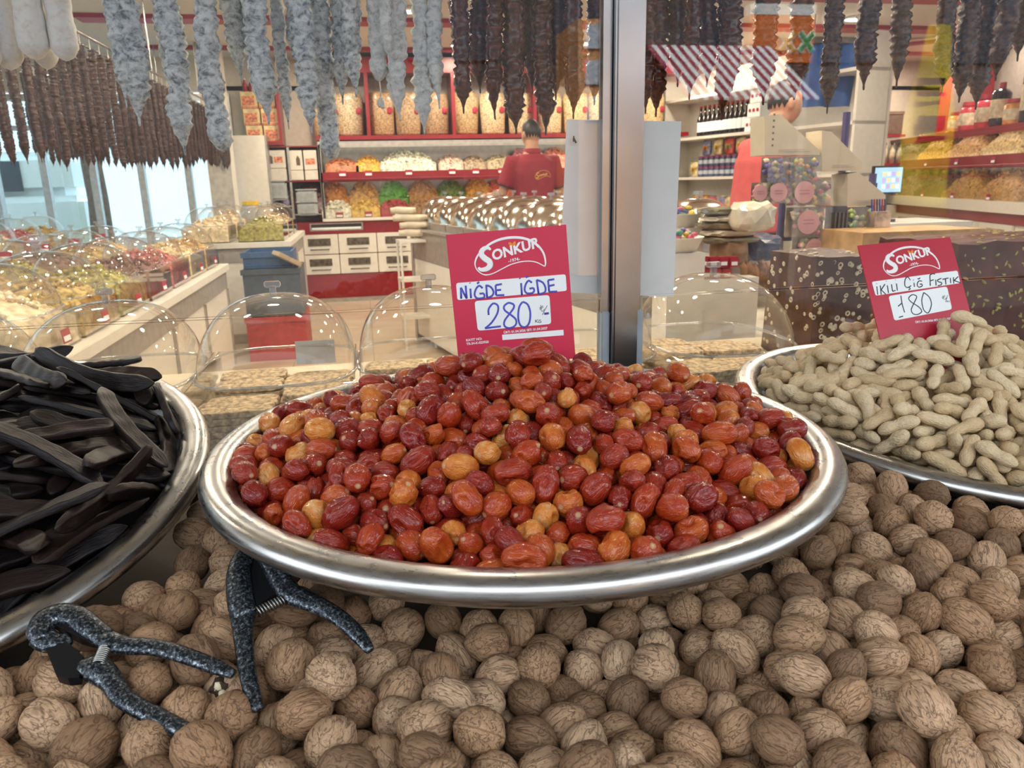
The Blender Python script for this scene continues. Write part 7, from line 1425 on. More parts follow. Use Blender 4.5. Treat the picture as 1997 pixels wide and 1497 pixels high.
# shelf of tins left of the sacks
M_BISC = mat('biscuit_box', (.74, .58, .30), .5, vary=.25, scale=18); M_BISL = mat('biscuit_print', (.62, .22, .12), .5, vary=.6, scale=40)
xs0, zs0 = xz(482, 276, YF); xs1, _ = xz(546, 276, YF)
s2 = empty('red_shelf', ((xs0 + xs1) / 2, YF - .02, zs0), 0, 'short red shelf with stacked yellow biscuit boxes left of the nut sacks', 'shelf')
hw = (xs1 - xs0) / 2 + .03
MB().box(-hw, hw, 0, .4, -.04, 0).build('board', M_RED, s2); MB().box(hw - .03, hw, 0, .4, 0, .56).build('side_board', M_RED, s2)
for r_ in range(3):
    for c in range(2):
        t = empty('biscuit_box', (xs0 + .0 + c * .185 + .08 - .012 * r_, YF + .14, zs0 + .001 + r_ * .172), 0, 'yellow and red printed biscuit box, %s line %s' % (('bottom', 'middle', 'top')[r_], ('nearer the pillar', 'nearer the sacks')[c]), 'box', 'biscuit boxes on the short shelf')
        MB().box(-.085, .085, -.1, .1, 0, .168, .004).build('carton', M_BISC, t); MB().box(-.07, .055, -.104, -.1005, .03, .12).build('printed_front', M_BISL, t); MB().box(-.086, .086, -.103, -.1003, .0, .02).build('base_band', M_BISL, t)
for c in range(4):
    t = empty('sauce_bottle', (xs0 + .02 + .065 * c, YF + .12, zs0 + .520), 0, 'small red sauce bottle standing on top of the biscuit boxes', 'bottle', 'sauce bottles on the biscuit boxes')
    MB().lathe([(0, 0), (.025, 0), (.026, .07), (.012, .10), (.011, .12), (0, .12)], 12).build('bottle_body', M_REDB, t); MB().cyl((0, 0, .12), (0, 0, .135), .013, n=10).build('cap', M_WHITE, t)
# small-goods rack left of the display case
x0, z0 = xz(512, 425, YF); x1, z1 = xz(622, 282, YF)
rk = empty('goods_rack', ((x0 + x1) / 2, YF, 0), 0, 'narrow dark red rack of boxes and wrapped candy left of the display case', 'rack')
hw = (x1 - x0) / 2
for x in (-hw, 0, hw): MB().box(x - .012, x + .012, .0, .38, .95, z1).build('upright', M_STEELF, rk)
for z in (1.365, z1 - .01): MB().box(-hw, hw, .0, .38, z - .012, z).build('shelf_board', M_RED, rk)
MB().box(-hw, hw, .365, .38, .95, z1).build('back_panel', mat('rack_back', (.20, .05, .06), .6), rk); MB().box(-hw - .1, -.748 - rk.location.x, -.01, .38, 0, .93).build('base', M_RED, rk)
M_BOXW = mat('box_ivory', (.70, .66, .58), .55, vary=.05)
for i, (dx, w, h, z) in enumerate(((-.24, .30, .13, 1.37), (.02, .14, .105, 1.37), (.175, .14, .105, 1.37), (-.24, .30, .19, 1.503), (.02, .14, .21, 1.478), (.175, .14, .21, 1.478))):
    t = empty('gift_box', (rk.location.x + dx + .055, YF + .08, z), 0, 'ivory gift box on the narrow rack, %s' % ('wide lower left one', 'small lower middle one', 'small lower right one', 'wide upper left one with a dark arch window', 'upper middle one with a dark arch window', 'upper right one with a red print')[i], 'box', 'ivory boxes on the narrow rack')
    MB().box(-w / 2, w / 2, -.06, .1, 0, h, .004).build('carton', M_BOXW, t)
    if i in (3, 4): MB().prism([(-.045 + (.05 if i == 4 else -.03), .05), (.045 + (.0 if i == 4 else -.03), .05), (.045 + (.0 if i == 4 else -.03), .12), (.0 + (.02 if i == 4 else -.03), .155), (-.045 + (.05 if i == 4 else -.03), .12)], 0, .003, Matrix(((1, 0, 0, 0), (0, 0, -1, -.0605), (0, 1, 0, 0), (0, 0, 0, 1)))).build('arch_window', mat('arch_brown', (.12, .07, .05), .5), t)
    if i in (3, 5): MB().box(.03 if i == 3 else -.05, .12 if i == 3 else .05, -.063, -.0605, .06, .12).build('red_print', M_BISL, t)
M_WRAP1 = mat('wrapped_blue_candy', (.20, .16, .26), .35, vary=.9, scale=22); M_WRAP2 = mat('wrapped_dark_candy', (.12, .035, .04), .35, vary=.9, scale=26)
for nm, dx, z, h, m, lab in (('wrapped_candy', -.24, 1.15, .20, M_WRAP1, 'blue and pink wrapped candies heaped in the narrow rack'), ('wrapped_candy', .16, 1.06, .29, M_WRAP2, 'dark red wrapped candies heaped in the narrow rack')):
    b = MB(); mound(b, .36, .28, h * .8, 0, h * .5); chunks(b, 120, .34, .28, h, .028, int(z * 100), 0, .7, h * .5)
    prop(b.build(nm, m, loc=(rk.location.x + dx + .03, YF + .18, z - .045)), lab, 'candy', None, 'stuff')
MB().box(-hw, 0, .02, .37, 1.085, 1.10).build('shelf_board', M_STEELF, rk); MB().box(0, hw, .02, .37, .99, 1.005).build('shelf_board', M_STEELF, rk)
price_tag((rk.location.x + .20, YF - .01, 1.17), 0, .085, .06, 'small red price tag on the dark red wrapped candies', 'price tags in the narrow rack')
M_TUB = mat('clear_tub', (.42, .45, .46), .25, vary=.1)
for i, (px, py, w, h, lab) in enumerate(((538, 390, .27, .20, 'big translucent plastic tub at the left of the narrow rack'), (600, 396, .22, .14, 'upper translucent tub of the two beside the case'), (602, 419, .22, .14, 'lower translucent tub of the two beside the case'))):
    x, z = xz(px, py, YF); t = empty('plastic_tub', (x, YF - .06, z - .003 + (.004 if i == 1 else 0)), 0, lab, 'tub', 'translucent tubs by the case')
    MB().box(-w / 2, w / 2, -.04, .05, 0, h, .018).build('tub_body', M_TUB, t); MB().box(-w / 2 + .03, w / 2 - .03, -.045, -.0405, .025, h - .03, .0).build('inner_panel', mat('tub_inner', (.33, .36, .37), .4), t); MB().box(-w / 2 - .006, w / 2 + .006, -.045, .055, h, h + .012, .003).build('lid', M_TUB, t)
# candy jar with a yellow lid in front of the white panel
p = at_y(487, 385, 8.2); t = empty('candy_jar', (p.x, 8.2, .862), 0, 'clear jar with a yellow lid standing before the white panel', 'jar')
MB().lathe([(0, 0), (.10, 0), (.105, .05), (.105, .22), (.08, .27), (0, .27)], 20).build('jar_body', mat('jar_haze', (.45, .47, .50), .2), t); MB().cyl((0, 0, .27), (0, 0, .31), .085, n=20).build('yellow_lid', mat('lid_yellow', (.70, .50, .03), .4), t)
b = MB(); chunks(b, 40, .22, .2, .22, .035, 9); prop(b.build('wrapped_candy', mat('wrap_tan', (.40, .30, .16), .5, vary=.6), loc=(p.x - .2, 8.2, .862)), 'tan wrapped sweets piled beside the yellow lidded jar', 'candy', None, 'stuff')
# ---------------------------------------------------------------- middle island with rows of metal domes
P0 = at_z(805, 444, .95); DIR = Vector((.205, -.979, 0)).normalized(); ang = math.atan2(DIR.y, DIR.x)
t = empty('middle_island', (P0.x, P0.y, 0), ang, 'white island mid shop with a grey glass band and metal domes on top', 'counter')
MB().box(0, 3.4, .0, .88, .06, .70).build('body', M_WHITE, t); MB().box(0, 3.4, -.002, .88, .702, .93).build('glass_band', mat('band_glass', (.24, .22, .20), .2), t); MB().box(-.06, -.004, -.01, .88, 0, .95).build('end_post', M_STEELF, t); MB().box(-.06, 3.4, -.02, .90, .932, .95).build('top', M_STEELF, t)
M_CHROME = mat('dome_chrome', (.70, .62, .50), .16, metal=1.0, vary=.05)
dm = None
for r_ in range(2):
    for i in range(8):
        lp = Vector((.18 + .40 * i, .235 + .435 * r_, .951)); q = t.matrix_basis @ lp
        w = P0 + DIR * lp.x + Vector((-DIR.y, DIR.x, 0)) * lp.y; w.z = .951
        lab = 'shiny metal dome cover with a clear knob, in the %s line of the middle island' % ('aisle' if r_ == 0 else 'far'); grp = 'metal dome covers, %s line' % ('aisle' if r_ == 0 else 'far')
        if dm is None:
            dm = empty('dome_cover', w, ang, lab, 'dome cover', grp)
            b = MB(); v, f = dome_mesh(.40, .41, .20); b.add([(x, y, z + .05) for x, y, z in v], f, True); b.build('dome', M_CHROME, dm)
            b = MB(); b.tube(rim_pts(.41, .42, .05), .006, 6, True, closed=True); b.box(-.19, .19, -.2, .2, 0, .045); b.build('tray', M_STEELF, dm)
            b = MB(); b.cyl((0, 0, .248), (0, 0, .27), .008, n=10); b.box(-.025, .025, -.012, .012, .268, .285, .002); b.build('knob', M_KNOB, dm)
        else: dup(dm, w, ang, lab, grp)
# rolled cloth bags stacked on a small white trolley
M_CLOTH = mat('cloth_roll', (.62, .56, .44), .85, vary=.12, bump=.4, bscale=40)
tr = empty('wire_trolley', (at_y(806, 450, 6.2).x, 6.2, 0), .1, 'slim white wire trolley standing at the end of the middle island', 'trolley')
for x in (-.12, .12):
    for y in (-.1, .1): MB().cyl((x, y, 0), (x, y, .875), .010, n=8).build('upright', M_WHITE, tr)
for z in (.25, .55, .855): MB().box(-.13, .13, -.11, .11, z, z + .02).build('shelf_tray', M_WHITE, tr)
for i, (px, py, w) in enumerate(((808, 441, .25), (812, 424, .27), (800, 408, .28), (786, 397, .20))):
    p = at_y(px, py, 6.2)
    o = MB(); o.tube([(-w / 2 + .03 * 0, 0, 0), (-w / 4, 0, .004), (0, 0, 0), (w / 4, .002, -.003), (w / 2, 0, 0)], [.026, .031, .032, .031, .025], 12, True, up=(0, 0, 1), flat=.9)
    oo = o.build('cloth_roll', M_CLOTH, loc=(p.x, 6.2 + .01 * i, .905 + .058 * i + .02)); prop(oo, 'rolled cream cloth bag, %s of the four stacked on the wire trolley' % ('lowest', 'second from below', 'third from below', 'topmost')[i], 'cloth')

# ---------------------------------------------------------------- right side of the shop
def on_plane(px, py, P, dv):
    n = Vector((-dv.y, dv.x, 0)); r = ray(px, py); q = CAM + r * ((P - CAM).dot(n) / r.dot(n)); return (q - P).dot(dv), q.z
def frame(P, dv): return math.atan2(dv.y, dv.x)
def spot(P, dv, s, off, z): q = P + dv * s + Vector((-dv.y, dv.x, 0)) * off; return (q.x, q.y, z)
# tall shelf unit of bottles and packets
PA = Vector((3.75, 9.0, 0)); DA = Vector((.205, -.979, 0)).normalized(); aA = frame(PA, DA)
zs = [on_plane(1400, 344, PA, DA)[1], on_plane(1400, 262, PA, DA)[1], on_plane(1350, 188, PA, DA)[1]]
un = empty('wall_shelf_unit', PA, aA, 'tall cream shelf unit with dark bottles, jars and bright packets right of the paper sheet', 'shelf')
MB().box(-.3, 2.7, .36, .40, 0, 2.5).build('back_panel', M_WHITE, un)
for z in [.45, .85] + zs: MB().box(-.3, 2.7, 0, .37, z - .03, z, .0).build('shelf_board', M_WHITE, un)
for x in (-.3, 2.67): MB().box(x, x + .03, 0, .37, 0, 2.5).build('side_panel', M_WHITE, un)
M_BOT = mat('bottle_dark', (.018, .016, .020), .12, coat=.5); M_JAR = mat('jar_navy', (.06, .07, .14), .3, vary=.5)
bt = None
s0 = on_plane(1352, 250, PA, DA)[0]; s1 = on_plane(1440, 250, PA, DA)[0]
for i in range(11):
    s = s0 + (s1 - s0) * i / 10; lab = 'dark glass bottle with white label in line on the upper shelf right of the paper'
    if bt is None:
        bt = empty('syrup_bottle', spot(PA, DA, s, .10, zs[1]), aA, lab, 'bottle', 'dark bottles on the upper shelf')
        MB().lathe([(0, 0), (.038, 0), (.040, .01), (.040, .19), (.015, .25), (.014, .31), (0, .31)], 14).build('bottle_body', M_BOT, bt)
        MB().lathe([(.0405, .05), (.0408, .055), (.0408, .15), (.0405, .155)], 14).build('label', M_LABEL, bt); MB().cyl((0, 0, .31), (0, 0, .335), .016, n=10).build('cap', M_REDB, bt)
    else: dup(bt, spot(PA, DA, s, .10, zs[1]), aA, lab)
for i in range(3):
    s = on_plane(1452 + 4 * i, 235, PA, DA)[0]; t = empty('spotted_carton', spot(PA, DA, s + .03, .14, zs[1] + .14 * i + .001), aA, 'white carton with red dots, %s of three beside the dark bottles' % ('lowest', 'middle one', 'top one')[i], 'box', 'white dotted cartons')
    MB().box(-.10, .10, -.08, .08, 0, .138, .003).build('carton', M_LABEL, t)
    for k in range(3): MB().cyl((-.06 + .06 * k, -.080, .07), (-.06 + .06 * k, -.084, .07), .018, n=12).build('red_dot', M_REDB, t)
jt = None
s0 = on_plane(1352, 330, PA, DA)[0]; s1 = on_plane(1440, 330, PA, DA)[0]
for i in range(9):
    for k in range(2):
        s = s0 + (s1 - s0) * i / 8; lab = 'small navy jar stacked on the middle shelf behind the sideways man'
        if jt is None:
            jt = empty('spice_jar', spot(PA, DA, s, .12, zs[0]), aA, lab, 'jar', 'navy jars on the middle shelf')
            MB().lathe([(0, 0), (.042, 0), (.045, .01), (.045, .085), (.04, .095), (0, .095)], 14).build('jar_body', M_JAR, jt); MB().cyl((0, 0, .095), (0, 0, .115), .043, n=14).build('lid', mat('lid_plum', (.22, .06, .14), .4), jt); MB().lathe([(.0455, .03), (.0458, .032), (.0458, .07), (.0455, .072)], 14).build('label', mat('label_pale_blue', (.40, .45, .52), .5), jt)
        else: dup(jt, spot(PA, DA, s, .12, zs[0] + .116 * k), aA, lab)
packet_colours = [(.55, .20, .06), (.60, .36, .06), (.50, .09, .08), (.20, .22, .35), (.62, .48, .28), (.28, .30, .12)]
def packet(loc, rz, w, h, c, lab, grp, d=.05):
    t = empty('snack_packet', loc, rz, lab, 'packet', grp)
    b = MB(); v, f = ico(2); b.add([(math.copysign(abs(p.x) ** .45, p.x) * w / 2, p.y * d / 2, h / 2 + math.copysign(abs(p.z) ** .45, p.z) * h / 2) for p in v], f, True)
    b.build('packet_body', mat('packet_%d' % c, packet_colours[c], .35, vary=.7, scale=16), t); MB().box(-w * .46, w * .46, -.003, .003, h * .97, h * 1.05).build('top_seal', mat('packet_%d' % ((c + 1) % 6), packet_colours[(c + 1) % 6], .35, vary=.7, scale=16), t)
    MB().box(-w * .28, w * .28, -d * .52, -d * .49, h * .35, h * .62).build('print_panel', mat('packet_%d' % ((c + 3) % 6), packet_colours[(c + 3) % 6], .35, vary=.7, scale=16), t)
k_ = 0
for lev, (z, h) in enumerate(((.85, .24), (.45, .24))):
    for i in range(9):
        s = on_plane(1345, 380, PA, DA)[0] + .155 * i; packet(spot(PA, DA, s, .10 + .03 * (i % 2), z), aA, .15, h, (i + lev * 2) % 6, 'bright printed snack packet on the %s shelf behind the sideways man' % ('second lowest' if lev == 0 else 'lowest'), 'packets on the %s shelf' % ('second' if lev == 0 else 'lowest'))
for i in range(6):
    s = on_plane(1340 + 22 * i, 290, PA, DA)[0]; packet(spot(PA, DA, s, .12, zs[0] + (.232 if i > 0 else 0)), aA, .16, .18, (4, 3, 4, 2, 4, 3)[i], 'pale printed bag lying above the navy jars, %s from the paper sheet' % (order[i].replace('nearest', 'first')), 'bags above the navy jars')
# lit display case along the right wall
PB = Vector((6.9, 9.3, 0)); DB = Vector((-.307, -.952, 0)).normalized(); aB = frame(PB, DB)
zc = on_plane(1880, 405, PB, DB)[1]; zl = on_plane(1880, 392, PB, DB)[1]; zm0, zm1 = on_plane(1900, 322, PB, DB)[1], on_plane(1900, 304, PB, DB)[1]; zt = on_plane(1900, 255, PB, DB)[1]
cab = empty('drawer_cabinet', PB, aB, 'cream drawer cabinet with a red band under the lit case at the right', 'cabinet')
MB().box(0, 4.2, .02, .5, .05, zc - .02).build('body', M_WHITE, cab); band = on_plane(1880, 428, PB, DB)[1]
MB().box(-.4, 4.2, .0, .02, band, zc - .02).build('red_band', M_RED, cab)
sx = [on_plane(px, 445, PB, DB)[0] for px in (1690, 1738, 1792, 1848, 1908, 1975)]
for r_ in range(2):
    for i in range(5):
        a, b_ = sx[i], sx[i + 1]; z1 = band - .006 - .26 * r_
        d = MB().box(a + .004, b_ - .004, -.004, .018, z1 - .25, z1, .003).build('drawer', M_WHITE, cab)
        MB().box(a + (b_ - a) * .25, a + (b_ - a) * .8, -.008, -.0042, z1 - .14, z1 - .045).build('drawer_window', mat('drawer_grain_%d' % (i % 3), ((.30, .20, .10), (.46, .36, .22), (.16, .10, .06))[i % 3], .4, vary=.5, scale=45), d)
        MB().box(a + (b_ - a) * .33, a + (b_ - a) * .72, -.02, -.0042, z1 - .19, z1 - .175).build('handle', M_HAND, d)
o = MB().box(0, 4.2, -.04, .5, zc - .019, zl + .02).build('worktop', M_WHITE, loc=PB, rot=(0, 0, aB)); prop(o, 'white worktop under the lit case at the right', 'worktop'); zl += .021
cs = empty('display_case', (PB.x, PB.y, 0), aB, 'lit two tier glass display case of nuts and seeds along the right wall', 'display case')
for z0, z1, m in ((zm0, zm1, M_RED), (zt - .02, zt + .02, M_RED)): MB().box(-.4, 4.2, 0, .5, z0, z1).build('shelf_board', m, cs)
MB().box(-.4, 4.2, .48, .5, zl, zt - .021).build('back_panel', MATS['mirror_back'], cs)
for z in (zm0 - .012, zt - .032): MB().box(0, 4.2, 0, .012, z - .02, z + .011).build('shelf_lip', M_RED, cs); MB().box(-.3, 4.1, .03, .05, z, z + .010).build('light_strip', M_STRIP, cs)
for i in range(4): MB().box(.0 + 1.05 * i, 1.04 + 1.05 * i, -.004, 0, zl + .01, zm0 - .02).build('glass_front', M_ACRYL, cs)
hc = [((.62, .36, .08), 'corn_heap', 'golden yellow corn'), ((.66, .48, .28), 'seed_heap', 'pale beige seeds'), ((.62, .36, .14), 'almond_heap', 'amber almonds'), ((.24, .13, .08), 'raisin_heap', 'dark brown raisins'), ((.60, .44, .20), 'chickpea_heap', 'tan chickpeas')]
for lev, (zz, base) in enumerate(((zl, 0), (zm1, 1))):
    for i in range(4):
        c, nm, wd_ = hc[(i * 2 + lev * 3 + (0 if lev else 1)) % 5]; s = .3 + .82 * i; w = .80
        b = MB(); mound(b, w, .40, .30, 0, .05); chunks(b, 170, w * .95, .38, .31, .018, 700 + i + lev * 10, 0, .9, .05)
        prop(b.build(nm, mat(nm + '_skin', c, .5, vary=.4, scale=35), loc=spot(PB, DB, s, .24, zz), rot=(0, 0, aB)), '%s in the %s tier of the right case, %s from its far end' % (wd_, 'lower' if lev == 0 else 'upper', order[i].replace('nearest', 'first')), 'nuts', None, 'stuff')
        q = spot(PB, DB, s, -.012, (zm0 + .01) if lev else (zl - .0)); price_tag(q, aB, .085, .06, 'small red price tag under the %s of the right case, %s tier' % (wd_, 'lower' if lev == 0 else 'upper'), 'price tags of the right case')
M_JR = mat('jar_red', (.42, .04, .06), .3, vary=.3); M_JO = mat('jar_orange', (.58, .26, .07), .35, vary=.4)
for i, (px, h, m) in enumerate(((1838, .22, M_JO), (1858, .30, M_JR), (1888, .34, M_JR), (1915, .42, M_BOT), (1942, .24, M_JO), (1972, .55, M_BOT))):
    s = on_plane(px, 245, PB, DB)[0]; t = empty('honey_jar', spot(PB, DB, s, .15, zt + .021), aB, '%s on top of the right case, %s from its far end' % ('tall dark bottle' if m is M_BOT else ('red lidded jar' if m is M_JR else 'orange jar'), order[i].replace('nearest', 'first')), 'jar', 'jars on top of the right case')
    MB().lathe([(0, 0), (.085, 0), (.09, .02), (.09, h * .75), (.06, h * .85), (0, h * .86)], 16).build('jar_body', m, t); MB().cyl((0, 0, h * .86), (0, 0, h), .07 if m is not M_BOT else .03, n=14).build('lid', M_REDB, t); MB().lathe([(.0905, h * .2), (.0915, h * .22), (.0915, h * .6), (.0905, h * .62)], 16).build('label', mat('label_cream', (.62, .54, .40), .5, vary=.3), t)
t = empty('wall_cabinet', spot(PB, DB, 1.6, .45, zt + .021), aB, 'dark framed wall cabinet with bottles above the right case', 'cabinet')
MB().box(-1.2, 2.6, 0, .06, 0, 1.0).build('back_panel', mat('cabinet_grey', (.24, .21, .19), .6), t)
for x in (-1.2, -.1, 1.1): MB().box(x, x + .05, -.12, .0, 0, 1.0).build('red_frame', M_RED, t)
MB().box(-1.2, 2.6, -.12, 0, .95, 1.0).build('red_frame', M_RED, t)
# back shelf of small bottles between the two
s4 = empty('bottle_shelf', (4.3, 9.0, 0), 0, 'red edged back shelf with small yellow and white bottles left of the right case', 'shelf')
zb = [at_y(1740, 345, 9.0).z, at_y(1740, 318, 9.0).z, at_y(1740, 262, 9.0).z]
for z in zb: MB().box(1.3, 2.52, 0, .36, z - .03, z).build('shelf_board', M_RED, s4)
MB().box(1.3, 2.52, .36, .40, 0, 2.4).build('back_panel', mat('shelf_ochre', (.46, .34, .10), .6), s4); MB().box(1.3, 2.52, .0, .36, 0, .9).build('base', M_WHITE, s4)
yb = None
for lev in range(2):
    for i in range(12):
        loc = (5.66 + .105 * i, 9.08, zb[lev]); lab = 'small %s bottle lined up on the %s back shelf near the screen' % (('yellow', 'lower') if lev == 0 else ('pale', 'upper')); grp = '%s bottles on the back shelf' % (('yellow', 'pale')[lev])
        if yb is None or i == 0:
            yb = empty('oil_bottle', loc, 0, lab, 'bottle', grp); h = .12 if lev == 0 else .25
            MB().lathe([(0, 0), (.036, 0), (.038, h * .6), (.018, h * .8), (.016, h * .9), (0, h * .9)], 10).build('bottle_body', mat(('oil_yellow', 'oil_pale')[lev], ((.60, .40, .04), (.58, .52, .36))[lev], .3, vary=.3), yb); MB().cyl((0, 0, h * .9), (0, 0, h), .02, n=8).build('cap', mat('cap_brown', (.10, .06, .03), .4), yb)
        else: dup(yb, loc, 0, lab, grp)
for i in range(4):
    t = empty('tea_chest', (5.76 + .3 * i, 9.12, zb[2]), 0, 'dark brown box on the top back shelf, %s from the left' % (order[i].replace('nearest', 'first')), 'box', 'dark boxes on the top back shelf')
    MB().box(-.14, .14, -.08, .12, 0, .24, .006).build('box_body', mat('box_brown', (.10, .06, .04), .6, vary=.3), t); MB().box(-.145, .145, -.085, .125, .241, .28, .004).build('lid', mat('box_lid_brown', (.13, .08, .05), .6), t)
# till screen
p = at_y(1733, 340, 5.2); t = empty('till_screen', (p.x, 5.2, .95), 0, 'till screen showing a pale blue page with small coloured squares', 'monitor')
MB().box(-.125, .125, .0, .03, .20, .405, .004).build('bezel', mat('bezel_black', (.02, .02, .02), .4), t)
MB().box(-.113, .113, -.002, -.0002, .215, .392).build('screen', mat('screen_blue', (.30, .50, .70), .4, emit=(.35, .58, .80), estr=.8), t)
for i in range(4):
    for j in range(3): MB().box(-.05 + .038 * i, -.022 + .038 * i, -.0035, -.0021, .24 + .045 * j, .272 + .045 * j).build('screen_square', mat('square_%d' % ((i + j) % 3), ((.7, .72, .75), (.45, .38, .62), (.72, .66, .35))[(i + j) % 3], .5, emit=((.7, .72, .75), (.45, .38, .62), (.72, .66, .35))[(i + j) % 3], estr=.7), t)
MB().cyl((0, .02, .02), (0, .02, .22), .02, n=12).build('neck', M_HAND, t); MB().cyl((0, .02, 0), (0, .02, .02), .09, n=20).build('foot', M_HAND, t)
o = MB().box(-.55, .55, -.25, .35, .90, .95, .004).build('till_counter', M_WHITE, loc=(p.x, 5.2, 0)); MB().box(-.52, .52, -.22, .32, 0, .899).build('base', mat('till_orange', (.45, .20, .09), .5), o); prop(o, 'till counter with a tan front under the screen', 'counter')
# blue panel standing in for a street reflection on the glass
a, b_ = at_y(1576, 85, 6.8), at_y(1668, 208, 6.8)
t = empty('blue_reflection_panel', ((a.x + b_.x) / 2, 6.8, b_.z), 0, 'blue panel with dark upper edge, stand-in for a reflection, among the strings at the right', 'banner'); w = (b_.x - a.x) / 2; h = a.z - b_.z
b = MB(); nx = 14
for s in (0, 1):
    for j in range(2):
        for i in range(nx + 1): x = -w + 2 * w * i / nx; b.v.append((x - (.06 if j == 0 else 0), .05 * math.sin(i * .9) + s * .004, h * j))
k = 2 * (nx + 1)
for i in range(nx): b.f += [[i, i + 1, nx + 2 + i, nx + 1 + i], [k + i, k + nx + 1 + i, k + nx + 2 + i, k + i + 1]]; b.m += [0, 0]; b.sm += [True, True]
b.build('cloth', mat('reflection_blue', (.015, .075, .30), .6, vary=.35, scale=4), t); MB().box(-w - .02, w + .02, -.06, .06, h, h + .05).build('top_bar', M_HAND, t)
for x in (-w * .8, w * .8): MB().cyl((x, 0, h + .05), (x, 0, CEIL - b_.z), .005, n=6).build('hanger', M_HAND, t)
# ---------------------------------------------------------------- stand of packets by the till, with three beige stepped boards
YS = 3.0
def rect(px0, py0, px1, py1, y):
    p, q = at_y((px0 + px1) / 2, py1, y), at_y((px0 + px1) / 2, py0, y); a, b_ = at_y(px0, (py0 + py1) / 2, y), at_y(px1, (py0 + py1) / 2, y)
    return a.x, b_.x, p.z, q.z
M_BEIGE = mat('board_beige', (.58, .51, .39), .6, vary=.04); M_POLE = mat('pole_purple', (.055, .04, .14), .4); M_CLEARP = glass_mat('clear_pack', boost=2.0, ior=1.5, rough=.08, haze=.06)
st = empty('packet_stand', (at_y(1600, 400, YS + .12).x, YS + .14, 0), 0, 'purple pole stand carrying candy packets behind the nougat blocks', 'stand'); ox = st.location.x
for px in (1522, 1632, 1692): x = at_y(px, 450, YS + .14).x - ox; MB().cyl((x, 0, 0), (x, 0, 1.56 if px == 1632 else 1.30), .016, n=12).build('pole', M_POLE, st)
for z in (.78, 1.02, 1.24): MB().box(at_y(1480, 450, YS + .14).x - ox, at_y(1700, 450, YS + .14).x - ox, -.008, .008, z, z + .02).build('cross_bar', M_POLE, st)
MB().box(-.3, .4, -.15, .2, 0, .05, .01).build('foot_plate', M_POLE, st)
for i, poly in enumerate(([(1491, 226), (1521, 222), (1599, 294), (1599, 302), (1491, 303)], [(1603, 254), (1622, 257), (1681, 316), (1681, 332), (1603, 333)], [(1654, 339), (1673, 335), (1727, 380), (1727, 400), (1652, 402)])):
    pts = [at_y(x, y, YS) for x, y in poly]; c = pts[-1]
    t = empty('stepped_board', (c.x, YS, c.z), 0, 'beige slanted box board on the packet stand, %s of the three' % ('upper left and largest', 'middle one', 'lowest right one')[i], 'board', 'beige slanted boards')
    M = Matrix(((1, 0, 0, 0), (0, 0, 1, 0), (0, 1, 0, 0), (0, 0, 0, 1)))
    MB().prism([(p.x - c.x, p.z - c.z) for p in pts], 0, .12, M).build('board_body', M_BEIGE, t)
    w = pts[2].x - c.x
    for k, y in enumerate((.012, .020)): MB().box(w * .25, w * (.82 - .1 * k), -.0012, -.0002, y, y + .003).build('faint_print', mat('print_grey', (.44, .39, .32), .6), t)
    if i == 0:
        for k in range(6): MB().box(.028, .036, -.0012, -.0002, .035 + .024 * k, .043 + .024 * k).build('side_print', mat('print_dark', (.14, .13, .12), .6), t)
candy_cols = [(.60, .22, .06), (.62, .45, .05), (.05, .24, .16), (.55, .12, .20), (.68, .56, .40), (.30, .42, .10), (.10, .08, .30)]
def candy_pack(px0, py0, px1, py1, y, cols, disc, lab, seed, grp='candy packets on the stand'):
    x0, x1, z0, z1 = rect(px0, py0, px1, py1, y); r = random.Random(seed); w, h = x1 - x0, z1 - z0
    t = empty('candy_packet', ((x0 + x1) / 2, y, z0), 0, lab, 'packet', grp)
    for k, c in enumerate(cols):
        b = MB()
        for i in range(int(26 / len(cols)) + 3): b.blob((r.uniform(-.44, .44) * w, r.uniform(-.012, .02), r.uniform(.10, .88) * h), (.014, .010, .012), i + seed, 1, .4)
        q = b.build('candies', mat('candy_%d' % c, candy_cols[c], .35, vary=.3), t); q['kind'] = 'stuff'
    MB().box(-w / 2, w / 2, -.026, -.025, 0, h).build('clear_front', M_CLEARP, t); MB().box(-w / 2, w / 2, .032, .035, 0, h).build('back_card', mat('pack_back', (.30, .24, .20), .6, vary=.4), t)
    if disc:
        cx, cy, rr = disc; q = at_y(cx, cy, y - .03); R = rr / FPX * (q - CAM).dot(cF)
        d = MB().cyl((q.x - t.location.x, -.030, q.z - z0), (q.x - t.location.x, -.0275, q.z - z0), R, n=28).build('pink_label', mat('label_pink', (.60, .32, .33), .5, vary=.06), t)
        for k in range(2): MB().box(q.x - t.location.x - R * .5, q.x - t.location.x + R * .5, -.0312, -.0302, q.z - z0 + R * (.15 - .3 * k), q.z - z0 + R * (.20 - .3 * k)).build('label_line', mat('line_maroon', (.35, .12, .16), .6), d)
candy_pack(1492, 306, 1532, 356, YS - .02, [6, 4], None, 'navy and silver candy packet at the upper left of the stand', 1)
candy_pack(1534, 305, 1594, 352, YS - .02, [0, 2, 1, 6], None, 'packet of orange, green and yellow candies at the top of the stand', 2)
candy_pack(1472, 356, 1500, 396, YS, [3, 4, 5], (1483, 376, 15), 'narrow candy packet with a pink round label at the man\'s back', 3)
candy_pack(1502, 354, 1540, 396, YS - .02, [3, 4], (1519, 375, 18), 'candy packet with a pink round label, second from the left in the upper line', 4)
candy_pack(1542, 352, 1618, 400, YS - .02, [1, 5, 3, 4], (1569, 375, 21), 'wide candy packet with a large pink round label, upper right of the stand', 5)
candy_pack(1540, 404, 1614, 462, YS - .02, [1, 5, 4, 3], (1577, 433, 23), 'wide candy packet with a large pink round label, middle of the stand', 6)
